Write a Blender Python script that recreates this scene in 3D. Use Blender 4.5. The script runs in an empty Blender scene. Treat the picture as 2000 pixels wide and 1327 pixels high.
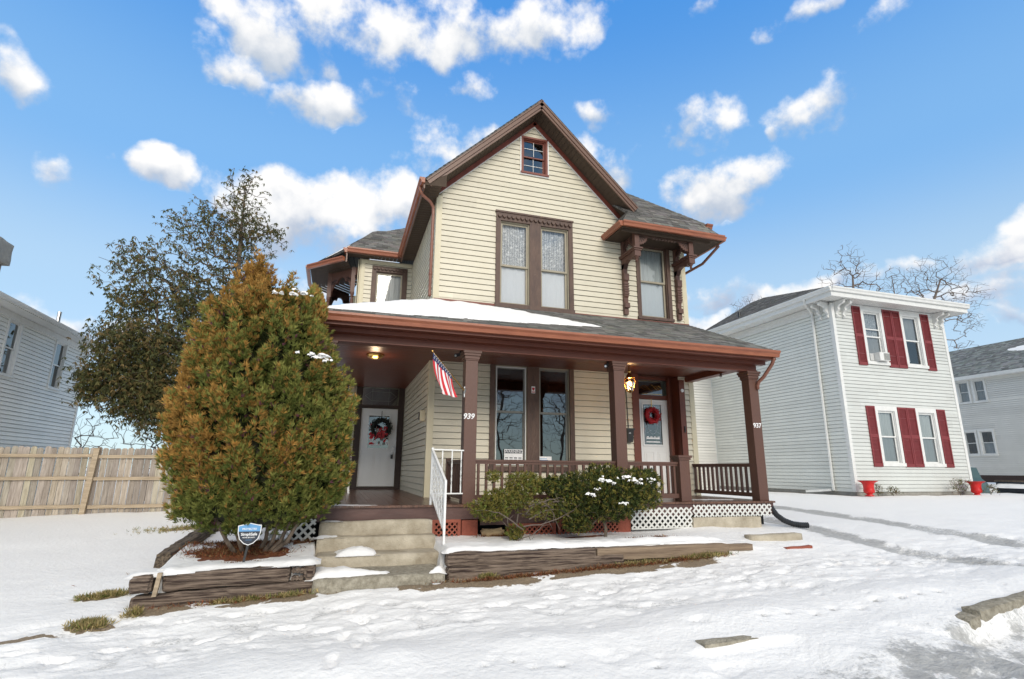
import bpy, math, random
import numpy as np
from mathutils import Vector, Matrix, noise as mn
random.seed(7); np.random.seed(7)
S = bpy.context.scene; C = S.collection
# ---------------------------------------------------------------- camera
cam_d = bpy.data.cameras.new('camera'); cam = bpy.data.objects.new('camera', cam_d); C.objects.link(cam)
S.camera = cam
EYE = 0.56                                   # metres above the porch floor (z = 0)
_p, _r, _y = math.radians(13.563), math.radians(.4545), math.radians(17.4334)
_Rr = Matrix(((math.cos(_r), -math.sin(_r), 0), (math.sin(_r), math.cos(_r), 0), (0, 0, 1)))
_Rp = Matrix(((1, 0, 0), (0, math.cos(_p), math.sin(_p)), (0, -math.sin(_p), math.cos(_p))))
_Ry = Matrix(((math.cos(_y), -math.sin(_y), 0), (0, 0, -1), (math.sin(_y), math.cos(_y), 0)))
_M = _Rr @ _Rp @ _Ry
cam.matrix_world = Matrix((( _M[0][0], -_M[1][0], -_M[2][0], 0), (_M[0][1], -_M[1][1], -_M[2][1], 0), (_M[0][2], -_M[1][2], -_M[2][2], EYE), (0, 0, 0, 1)))
cam_d.sensor_width = 36; cam_d.lens = 1051.5 / 2000 * 36; cam_d.clip_end = 2000; cam_d.clip_start = .05
S.render.resolution_x = 1024; S.render.resolution_y = 679
S.view_settings.view_transform = 'Standard'; S.view_settings.look = 'None'; S.view_settings.gamma = 1
S.view_settings.exposure = 0.70
# ---------------------------------------------------------------- sky with clouds, sun
SUN_AZ, SUN_EL = math.radians(181), math.radians(25)     # behind the camera, a little to the left
W = bpy.data.worlds.new('World'); S.world = W; W.use_nodes = True
def sky_world():
    nt = W.node_tree; nt.nodes.clear(); N = nt.nodes.new; L = nt.links.new
    out = N('ShaderNodeOutputWorld'); bg = N('ShaderNodeBackground'); L(bg.outputs[0], out.inputs[0])
    sky = N('ShaderNodeTexSky'); sky.sky_type = 'NISHITA'; sky.sun_disc = False
    sky.sun_elevation = SUN_EL; sky.sun_rotation = SUN_AZ; sky.ozone_density = 1.6; sky.air_density = 1.0; sky.dust_density = .4
    tc = N('ShaderNodeTexCoord')
    def math_(op, a, b=None, c=None, clamp=False):
        n = N('ShaderNodeMath'); n.operation = op; n.use_clamp = clamp
        for i, v in enumerate((a, b, c)):
            if v is None: continue
            if isinstance(v, (int, float)): n.inputs[i].default_value = v
            else: L(v, n.inputs[i])
        return n.outputs[0]
    def noise(vec, scale, detail, rough, off=(0, 0, 0)):
        m = N('ShaderNodeMapping'); L(vec, m.inputs[0]); m.inputs[1].default_value = off
        n = N('ShaderNodeTexNoise'); L(m.outputs[0], n.inputs[0]); n.inputs['Scale'].default_value = scale
        n.inputs['Detail'].default_value = detail; n.inputs['Roughness'].default_value = rough
        return n
    D = tc.outputs['Generated']
    w1 = noise(D, 9, 3, .5)                       # warps the cloud outlines
    sub = N('ShaderNodeVectorMath'); sub.operation = 'SUBTRACT'; L(w1.outputs['Color'], sub.inputs[0]); sub.inputs[1].default_value = (.5, .5, .5)
    sc = N('ShaderNodeVectorMath'); sc.operation = 'MULTIPLY_ADD'; L(sub.outputs[0], sc.inputs[0]); sc.inputs[1].default_value = (.13, .13, .13); L(D, sc.inputs[2])
    Dw = sc.outputs[0]
    # azimuth, elevation, half width, half height (degrees), density
    clouds = [(-30.2,29.6,2.3,2.2,1),(-25.9,23.3,2.0,1.2,.9),(-22.3,24.0,1.1,.9,.5),(-18.2,25.3,1.7,1.2,1),(-11.5,40.1,4.7,2.9,1),(-15.2,35.7,2.8,1.5,.8),(-2.2,41.6,6.2,3.2,1),(8.7,43.4,8.8,3.4,1.2),(22.3,43.3,4.7,2.5,1),(24.8,40.7,2.2,1.3,.8),(-5.1,35.5,3.9,1.8,1.1),(2.2,36.1,3.6,1.7,.9),(1.1,38.8,3.3,1.7,.6),(11.9,38.1,1.7,1.3,.5),(9.9,33.1,4.3,2.4,.8),(1.1,26.4,8.4,3.2,1.3),(-5.2,24.7,7.1,3.0,1.3),(-2.9,22.5,7.5,2.6,1.3),(-3.4,17.9,6.0,1.8,.9),(28.0,35.8,2.1,1.3,.8),(38.8,33.7,3.1,2.0,1),(49.5,31.9,3.6,2.1,1),(45.1,30.9,1.1,.7,.7),(28.7,31.2,3.3,2.3,.7),(39.3,27.3,5.4,2.6,1),(38.2,29.6,2.8,1.7,.7),(49.9,40.2,3.3,1.4,.9),(58.4,37.3,2.7,1.2,.8),(41.3,42.8,2.1,.6,.5),(61.5,17.2,3.8,1.8,1.1),(60.4,14.6,5.0,1.5,1.0),(50.2,17.3,9,.8,.9),(40.6,16.4,7,1.5,.7),(53.8,14.1,8,1.3,.9),(-23.7,11.0,6,2.0,.9),(36,13,7,1.5,.8),(62.0,12.6,1.7,1.0,.7),(31.9,35.9,1.0,.5,.5),
              (-80,30,16,9,2),(100,34,18,10,2),(150,50,24,14,2.4),(205,32,34,16,2.4),(250,52,24,14,2.4),(-95,58,18,10,2),(170,16,40,8,2),(70,62,10,6,1),(10,84,34,27,2.6),(180,62,40,18,2.4),(110,62,20,12,1),(-100,18,22,5,.8),(120,14,18,5,.8)]  # unseen clouds added overhead, beside and behind to whiten the ambient light
    best = None; num = None; den = None
    for az, el, ra, rb, w in clouds:
        a, e = math.radians(az), math.radians(el)
        r = Vector((math.cos(a), -math.sin(a), 0)); u = Vector((-math.sin(a) * math.sin(e), -math.cos(a) * math.sin(e), math.cos(e)))
        def dot(v, k):
            n = N('ShaderNodeVectorMath'); n.operation = 'DOT_PRODUCT'; L(Dw, n.inputs[0]); n.inputs[1].default_value = v / math.radians(k * 1.30); return n.outputs['Value']
        x, y = dot(r, ra), dot(u, rb)
        q = math_('MULTIPLY_ADD', y, y, math_('MULTIPLY', x, x))
        if ra > 9:                                   # big ones: keep them on their own side of the sky
            n = N('ShaderNodeVectorMath'); n.operation = 'DOT_PRODUCT'; L(D, n.inputs[0]); n.inputs[1].default_value = Vector((math.sin(a)*math.cos(e), math.cos(a)*math.cos(e), math.sin(e)))
            q = math_('ADD', q, math_('MULTIPLY', math_('LESS_THAN', n.outputs['Value'], 0), 50))
        f = math_('MULTIPLY_ADD', q, -w, w)
        best = f if best is None else math_('MAXIMUM', best, f)
        fc = math_('MAXIMUM', f, 0)
        den = fc if den is None else math_('ADD', den, fc)
        num = math_('MULTIPLY', fc, y) if num is None else math_('MULTIPLY_ADD', fc, y, num)
    n1 = noise(D, 12, 9, .57)
    n2 = noise(D, 12, 5, .5, (.035, .05, -.16))
    m = math_('ADD', math_('MAXIMUM', best, -2), math_('MULTIPLY_ADD', n1.outputs[0], 4.2, -2.28))
    mask = N('ShaderNodeMapRange'); mask.interpolation_type = 'SMOOTHSTEP'; L(m, mask.inputs[0]); mask.inputs[1].default_value = .0; mask.inputs[2].default_value = 1.0
    v = math_('DIVIDE', num, math_('ADD', den, .05))
    sh = math_('ADD', math_('MULTIPLY', v, .95), math_('MULTIPLY', math_('SUBTRACT', n1.outputs[0], n2.outputs[0]), 1.9))
    shr = N('ShaderNodeMapRange'); shr.interpolation_type = 'SMOOTHSTEP'; L(sh, shr.inputs[0]); shr.inputs[1].default_value = -.62; shr.inputs[2].default_value = .42
    # clouds near the horizon are greyer and more violet
    sep = N('ShaderNodeSeparateXYZ'); L(D, sep.inputs[0])
    lo = N('ShaderNodeMapRange'); L(sep.outputs[2], lo.inputs[0]); lo.inputs[1].default_value = .15; lo.inputs[2].default_value = .48
    cl = N('ShaderNodeMix'); cl.data_type = 'RGBA'; L(lo.outputs[0], cl.inputs[0]); cl.inputs[6].default_value = (.24, .285, .40, 1); cl.inputs[7].default_value = (.34, .385, .45, 1)
    col = N('ShaderNodeMix'); col.data_type = 'RGBA'; L(shr.outputs[0], col.inputs[0]); L(cl.outputs[2], col.inputs[6]); col.inputs[7].default_value = (.64, .635, .63, 1)
    # sky: Nishita, graded a little
    k = N('ShaderNodeVectorMath'); k.operation = 'MULTIPLY'; L(sky.outputs[0], k.inputs[0]); k.inputs[1].default_value = SKYGAIN
    ctop = N('ShaderNodeValToRGB'); L(sep.outputs[2], ctop.inputs[0]); cr_ = ctop.color_ramp; cr_.interpolation = 'EASE'
    for i, (p, c_) in enumerate(((0.0, (.46, .51, .54)), (.27, (.32, .44, .545)), (.47, (.155, .325, .565)), (.74, (.052, .21, .53)), (1.0, (.05, .17, .40)))):
        e_ = cr_.elements[i] if i < 2 else cr_.elements.new(p); e_.position = p; e_.color = (*c_, 1)
    hz = N('ShaderNodeMix'); hz.data_type = 'RGBA'; hz.inputs[0].default_value = .82; L(k.outputs[0], hz.inputs[6]); L(ctop.outputs[0], hz.inputs[7])
    fin = N('ShaderNodeMix'); fin.data_type = 'RGBA'; L(mask.outputs[0], fin.inputs[0]); L(hz.outputs[2], fin.inputs[6]); L(col.outputs[2], fin.inputs[7])
    L(fin.outputs[2], bg.inputs[0]); bg.inputs[1].default_value = 1.0
    W.cycles.sampling_method = 'MANUAL'; W.cycles.sample_map_resolution = 256
SKYGAIN = (.055, .10, .135)
sky_world()
sd = bpy.data.lights.new('sun', 'SUN'); sun = bpy.data.objects.new('sun', sd); C.objects.link(sun)
sd.energy = 1.45; sd.angle = math.radians(24); sd.color = (1, .93, .82)
_s = Vector((math.sin(SUN_AZ) * math.cos(SUN_EL), math.cos(SUN_AZ) * math.cos(SUN_EL), math.sin(SUN_EL)))
sun.rotation_euler = _s.to_track_quat('Z', 'Y').to_euler()
# ---------------------------------------------------------------- materials
MATS = {}
def mat(name, base, rough=.6, dark=None, scale=6, stretch=(1, 1, 1), amt=.5, bump=0, bscale=None, metal=0, detail=6, spec=None, att=None, coat=0, contrast=(.3, .7), chips=None):
    if name in MATS: return MATS[name]
    m = bpy.data.materials.new(name); m.use_nodes = True; nt = m.node_tree; N = nt.nodes.new; L = nt.links.new
    b = nt.nodes['Principled BSDF']; b.inputs['Roughness'].default_value = rough; b.inputs['Metallic'].default_value = metal
    if spec is not None: b.inputs['Specular IOR Level'].default_value = spec
    if coat: b.inputs['Coat Weight'].default_value = coat
    tc = N('ShaderNodeTexCoord'); mp = N('ShaderNodeMapping'); L(tc.outputs['Object'], mp.inputs[0]); mp.inputs[3].default_value = stretch
    nz = N('ShaderNodeTexNoise'); L(mp.outputs[0], nz.inputs[0]); nz.inputs['Scale'].default_value = scale; nz.inputs['Detail'].default_value = detail; nz.inputs['Roughness'].default_value = .65
    if dark is None: dark = tuple(c * .72 for c in base)
    rg = N('ShaderNodeMapRange'); L(nz.outputs[0], rg.inputs[0]); rg.inputs[1].default_value = contrast[0]; rg.inputs[2].default_value = contrast[1]; rg.inputs[4].default_value = amt; rg.inputs[3].default_value = 0
    mx = N('ShaderNodeMix'); mx.data_type = 'RGBA'; L(rg.outputs[0], mx.inputs[0]); mx.inputs[6].default_value = (*base, 1); mx.inputs[7].default_value = (*dark, 1)
    o = mx.outputs[2]
    if chips:                                     # worn flecks and scuffs in the paint
        cc_, th_ = chips; nc = N('ShaderNodeTexNoise'); m2 = N('ShaderNodeMapping'); L(tc.outputs['Object'], m2.inputs[0]); m2.inputs[3].default_value = (.5*stretch[0]+.5, 1, .5*stretch[2]+.5); L(m2.outputs[0], nc.inputs[0]); nc.inputs['Scale'].default_value = 13; nc.inputs['Detail'].default_value = 9; nc.inputs['Roughness'].default_value = .8
        rc = N('ShaderNodeMapRange'); L(nc.outputs[0], rc.inputs[0]); rc.inputs[1].default_value = th_; rc.inputs[2].default_value = th_+.06; rc.inputs[4].default_value = .75
        mc = N('ShaderNodeMix'); mc.data_type = 'RGBA'; L(rc.outputs[0], mc.inputs[0]); L(o, mc.inputs[6]); mc.inputs[7].default_value = (*cc_, 1); o = mc.outputs[2]
    if att:
        a = N('ShaderNodeAttribute'); a.attribute_name = att
        v = N('ShaderNodeVectorMath'); v.operation = 'MULTIPLY'; L(o, v.inputs[0]); L(a.outputs['Color'], v.inputs[1]); o = v.outputs[0]
    L(o, b.inputs['Base Color'])
    if bump:
        n2 = N('ShaderNodeTexNoise'); L(mp.outputs[0], n2.inputs[0]); n2.inputs['Scale'].default_value = bscale or scale * 3; n2.inputs['Detail'].default_value = 5
        bp = N('ShaderNodeBump'); L(n2.outputs[0], bp.inputs['Height']); bp.inputs['Strength'].default_value = bump; bp.inputs['Distance'].default_value = .02
        L(bp.outputs[0], b.inputs['Normal'])
    m['base'] = base; MATS[name] = m; return m
def brick_mat(name, cols, mortar, bw, bh, rough=.9, msize=.03, bump=.5):
    m = bpy.data.materials.new(name); m.use_nodes = True; nt = m.node_tree; N = nt.nodes.new; L = nt.links.new
    b = nt.nodes['Principled BSDF']; b.inputs['Roughness'].default_value = rough
    tc = N('ShaderNodeTexCoord'); br = N('ShaderNodeTexBrick'); L(tc.outputs['UV'], br.inputs[0])
    br.inputs['Color1'].default_value = (*cols[0], 1); br.inputs['Color2'].default_value = (*cols[1], 1); br.inputs['Mortar'].default_value = (*mortar, 1)
    br.inputs['Scale'].default_value = 1; br.inputs['Mortar Size'].default_value = msize * bh; br.inputs['Mortar Smooth'].default_value = .3
    br.inputs['Brick Width'].default_value = bw; br.inputs['Row Height'].default_value = bh; br.inputs['Bias'].default_value = 0
    nz = N('ShaderNodeTexNoise'); L(tc.outputs['UV'], nz.inputs[0]); nz.inputs['Scale'].default_value = 9; nz.inputs['Detail'].default_value = 8; nz.inputs['Roughness'].default_value = .8
    rg = N('ShaderNodeMapRange'); L(nz.outputs[0], rg.inputs[0]); rg.inputs[1].default_value = .3; rg.inputs[2].default_value = .7; rg.inputs[3].default_value = .55; rg.inputs[4].default_value = 1.45
    v = N('ShaderNodeVectorMath'); v.operation = 'SCALE'; L(br.outputs[0], v.inputs[0]); L(rg.outputs[0], v.inputs['Scale'])
    L(v.outputs[0], b.inputs['Base Color'])
    bp = N('ShaderNodeBump'); bp.invert = True; L(br.outputs['Fac'], bp.inputs['Height']); bp.inputs['Strength'].default_value = bump; bp.inputs['Distance'].default_value = .02
    L(bp.outputs[0], b.inputs['Normal']); MATS[name] = m; return m
def glass_mat(name, tint=(.55, .6, .62), refl=.12, rough=.0):
    m = bpy.data.materials.new(name); m.use_nodes = True; nt = m.node_tree; nt.nodes.clear(); N = nt.nodes.new; L = nt.links.new
    o = N('ShaderNodeOutputMaterial'); t = N('ShaderNodeBsdfTransparent'); t.inputs[0].default_value = (*tint, 1)
    g = N('ShaderNodeBsdfGlossy'); g.inputs['Roughness'].default_value = rough; g.inputs[0].default_value = (.88, .9, .9, 1)
    f = N('ShaderNodeFresnel'); f.inputs[0].default_value = 1.5
    nz = N('ShaderNodeTexNoise'); tc = N('ShaderNodeTexCoord'); L(tc.outputs['Object'], nz.inputs[0]); nz.inputs['Scale'].default_value = 2.5; nz.inputs['Detail'].default_value = 1
    bp = N('ShaderNodeBump'); L(nz.outputs[0], bp.inputs['Height']); bp.inputs['Strength'].default_value = .02; bp.inputs['Distance'].default_value = .05
    L(bp.outputs[0], g.inputs['Normal'])
    a = N('ShaderNodeMath'); a.operation = 'ADD'; L(f.outputs[0], a.inputs[0]); a.inputs[1].default_value = refl; a.use_clamp = True
    mx = N('ShaderNodeMixShader'); L(a.outputs[0], mx.inputs[0]); L(t.outputs[0], mx.inputs[1]); L(g.outputs[0], mx.inputs[2]); L(mx.outputs[0], o.inputs[0])
    MATS[name] = m; return m
def lace_mat(name, base=(.78, .79, .80), holes=(.34, .365, .40), scale=38, fold_shade=30):
    m = bpy.data.materials.new(name); m.use_nodes = True; nt = m.node_tree; N = nt.nodes.new; L = nt.links.new
    b = nt.nodes['Principled BSDF']; b.inputs['Roughness'].default_value = .9
    tc = N('ShaderNodeTexCoord')
    vo = N('ShaderNodeTexVoronoi'); L(tc.outputs['Object'], vo.inputs[0]); vo.inputs['Scale'].default_value = scale
    v2 = N('ShaderNodeTexVoronoi'); L(tc.outputs['Object'], v2.inputs[0]); v2.inputs['Scale'].default_value = 9
    r1 = N('ShaderNodeMapRange'); L(vo.outputs['Distance'], r1.inputs[0]); r1.inputs[1].default_value = .2; r1.inputs[2].default_value = .6
    r2 = N('ShaderNodeMapRange'); L(v2.outputs['Distance'], r2.inputs[0]); r2.inputs[1].default_value = .15; r2.inputs[2].default_value = .35
    mu = N('ShaderNodeMath'); mu.operation = 'MULTIPLY'; L(r1.outputs[0], mu.inputs[0]); L(r2.outputs[0], mu.inputs[1])
    wv = N('ShaderNodeTexWave'); wv.bands_direction = 'X'; L(tc.outputs['Object'], wv.inputs[0]); wv.inputs['Scale'].default_value = fold_shade / 6; wv.inputs['Distortion'].default_value = 2
    mx = N('ShaderNodeMix'); mx.data_type = 'RGBA'; L(mu.outputs[0], mx.inputs[0]); mx.inputs[6].default_value = (*base, 1); mx.inputs[7].default_value = (*holes, 1)
    m2 = N('ShaderNodeMix'); m2.data_type = 'RGBA'; m2.blend_type = 'MULTIPLY'; m2.inputs[0].default_value = .35; L(mx.outputs[2], m2.inputs[6]); L(wv.outputs[0], m2.inputs[7])  # wave bands paint the shade of curtain folds into the lace
    L(m2.outputs[2], b.inputs['Base Color']); MATS[name] = m; return m
def leaf_mat(name, rough=.65, sat=1):
    m = bpy.data.materials.new(name); m.use_nodes = True; nt = m.node_tree; N = nt.nodes.new; L = nt.links.new
    b = nt.nodes['Principled BSDF']; b.inputs['Roughness'].default_value = rough; b.inputs['Specular IOR Level'].default_value = .25
    a = N('ShaderNodeAttribute'); a.attribute_name = 'Col'; L(a.outputs['Color'], b.inputs['Base Color'])
    t = N('ShaderNodeBsdfTranslucent'); L(a.outputs['Color'], t.inputs[0]); mx = N('ShaderNodeMixShader'); mx.inputs[0].default_value = .35
    o = nt.nodes['Material Output']; L(b.outputs[0], mx.inputs[1]); L(t.outputs[0], mx.inputs[2]); L(mx.outputs[0], o.inputs[0])
    MATS[name] = m; return m
M = MATS
mat('siding_cream', (.65, .60, .48), .45, (.57, .515, .39), 2.2, (1, 1, .6), .55, .12, 40, att='Col')
mat('trim_cream', (.62, .56, .40), .5, (.5, .44, .3), 3)
mat('trim_white', (.72, .72, .70), .5, (.55, .55, .53), 5)
mat('brown_trim', (.115, .064, .043), .55, (.05, .026, .02), 9, (1, 1, .35), .8, .35, 30, chips=((.26, .19, .15), .64))
mat('brown_post', (.108, .048, .031), .5, (.095, .045, .035), 7, (1, 1, .4), .6, .2, 40, chips=((.22, .14, .11), .66))
mat('brown_beam', (.14, .036, .016), .5, (.10, .027, .017), 3.5, (.35, 1, 1), .8, .15, 30, chips=((.30, .17, .12), .68))
mat('frieze_brown', (.20, .05, .03), .5, (.1, .025, .017), 5)
mat('rake_brown', (.15, .078, .05), .45, (.10, .055, .042), 4, (1, 1, 1), .5)
mat('soffit_brown', (.075, .052, .036), .7, (.045, .03, .022), 5, spec=.2)
mat('copper_gutter', (.35, .125, .065), .38, (.20, .06, .033), 2.2, (1, 1, 6), .75, .15, 20, spec=.45, chips=((.16, .06, .035), .62))
mat('copper_dark', (.22, .085, .05), .4, (.12, .045, .03), 4, spec=.6)
mat('dark_wood', (.035, .016, .011), .55, (.015, .007, .005), 4, (.2, 1, 1))
mat('ceiling_wood', (.17, .042, .018), .4, (.06, .017, .009), 8, (.12, 3, 1), .9, .2)
mat('floor_wood', (.17, .085, .055), .28, (.06, .028, .018), 6, (3, .25, 1), .9, .15)
mat('fascia_wood', (.115, .055, .045), .5, (.055, .024, .02), 5, (.3, 1, 1), .8, .25)
mat('lattice_red', (.30, .072, .036), .6, (.18, .035, .02), 7)
mat('lattice_white', (.70, .70, .67), .5, (.48, .47, .43), 8, amt=.6)
mat('brick_red', (.32, .085, .05), .85, (.17, .05, .035), 9, bump=.6)
mat('stone_tan', (.38, .28, .16), .85, (.20, .13, .07), 5, bump=.6)
mat('stone_grey', (.38, .37, .34), .9, (.2, .19, .17), 6, bump=.8)
mat('concrete', (.55, .49, .385), .9, (.26, .215, .15), 3.2, amt=.9, bump=.8, bscale=55)
mat('concrete_rough', (.44, .40, .32), .95, (.16, .14, .10), 14, amt=.9, bump=1, bscale=60)
mat('white_metal', (.80, .80, .79), .3, (.6, .6, .58), 12, amt=.3)
mat('white_door', (.74, .74, .73), .35, (.66, .66, .64), 3, amt=.4)
mat('sash_tan', (.34, .30, .22), .5, (.22, .19, .14), 6)
mat('sash_white', (.75, .75, .73), .4)
mat('sash_grey', (.20, .20, .18), .45)
mat('unlit_dark', (.012, .012, .013), .9)  # near-black colour stands in for the shade of unlit interiors
mat('curtain_dim', (.34, .36, .38), .9, (.2, .22, .24), 4, (9, 1, .4))
mat('curtain_white', (.62, .63, .62), .9, (.35, .36, .37), 3.5, (9, 1, .25), .9)
mat('screen_grey', (.58, .60, .63), .9, (.50, .52, .56), 30, amt=.4)
mat('shingle_tab', (1, 1, 1), .95, (.6, .6, .6), 30, att='Col', bump=.4, bscale=120)
mat('siding_grey', (.60, .62, .60), .5, (.51, .505, .48), 1.5, (1, 1, .6), .5, .08, 30, att='Col')
mat('siding_side_lifted', (.72, .73, .69), .5, (.60, .61, .57), 1.5, (1, 1, .6), .5, .08, 30, att='Col')  # same grey siding, coloured lighter to offset the shade on the side walls
mat('siding_pale', (.69, .68, .65), .5, (.58, .57, .54), 1.5, att='Col')
mat('siding_blue', (.80, .79, .75), .5, (.68, .68, .65), 1.5, (1, 1, .6), att='Col')
mat('shutter_red', (.21, .030, .034), .6, (.13, .02, .022), 5)
mat('urn_red', (.62, .012, .010), .35, (.35, .005, .005), 7, amt=.5)
mat('fence_wood', (.50, .45, .385), .9, (.17, .14, .11), 5, (6, 6, .5), .8, .4, 20, att='Col')
mat('fence_rail', (.50, .40, .28), .85, (.2, .15, .10), 5, (.4, 4, 4), .7, .3)
mat('timber', (.22, .165, .125), .95, (.035, .02, .015), 4.5, (.35, 6, 9), 1.0, 1.2, 9, contrast=(.42, .6))
mat('timber_side', (.17, .13, .09), .95, (.035, .025, .018), 4, (6, .35, 9), 1.0, 1.2, 9, contrast=(.42, .6))
mat('timber_new', (.33, .245, .165), .9, (.12, .08, .055), 3, (.4, 6, 8), .9, .8, 10)
mat('black_plastic', (.014, .015, .017), .35)
mat('black_metal', (.02, .02, .02), .4)
mat('brass', (.62, .38, .12), .25, (.4, .22, .07), 20, metal=1)
mat('steel', (.5, .5, .5), .3, metal=1)
mat('bark', (.20, .155, .115), .95, (.05, .038, .03), 8, (1, 1, .3), .9, .8)
mat('bark_far', (.16, .125, .105), .95, (.09, .07, .06), 2)
mat('flag_red', (.6, .03, .04), .8); mat('navy', (.02, .03, .10), .8); mat('flag_white', (.8, .8, .8), .8)
mat('ribbon_red', (.45, .012, .02), .6, (.2, .005, .01), 20)
mat('text_white', (.85, .85, .85), .5); mat('text_dark', (.03, .03, .04), .5)
mat('sign_blue', (.13, .34, .62), .4); mat('sign_navy', (.02, .028, .045), .4); mat('sign_red', (.5, .02, .03), .4)
mat('tarp_dark', (.07, .08, .10), .5, (.03, .03, .04), 3)
mat('teal', (.06, .12, .13), .5)
brick_mat('shingle', ((.135, .128, .118), (.075, .07, .065)), (.035, .033, .03), .33, .135, msize=.10)
brick_mat('shingle_grey', ((.17, .185, .18), (.10, .11, .11)), (.05, .055, .055), .33, .14, msize=.08)
brick_mat('chimney_brick', ((.25, .11, .07), (.16, .07, .05)), (.3, .28, .25), .22, .075, msize=.15)
glass_mat('glass', (.8, .84, .85), .08); glass_mat('glass_clear', (.97, .98, .98), .04); glass_mat('glass_mirror', (.35, .42, .4), .13)
lace_mat('lace')
leaf_mat('leaf')
def snow_mat(name='snow'):
    m = bpy.data.materials.new(name); m.use_nodes = True; nt = m.node_tree; N = nt.nodes.new; L = nt.links.new
    b = nt.nodes['Principled BSDF']; b.inputs['Roughness'].default_value = .55; b.inputs['Specular IOR Level'].default_value = .3
    b.inputs['Base Color'].default_value = (.89, .88, .865, 1)
    tc = N('ShaderNodeTexCoord'); n = N('ShaderNodeTexNoise'); L(tc.outputs['Object'], n.inputs[0]); n.inputs['Scale'].default_value = 14; n.inputs['Detail'].default_value = 8; n.inputs['Roughness'].default_value = .6
    bp = N('ShaderNodeBump'); L(n.outputs[0], bp.inputs['Height']); bp.inputs['Strength'].default_value = .35; bp.inputs['Distance'].default_value = .03; L(bp.outputs[0], b.inputs['Normal'])
    MATS[name] = m; return m
snow_mat()
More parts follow.
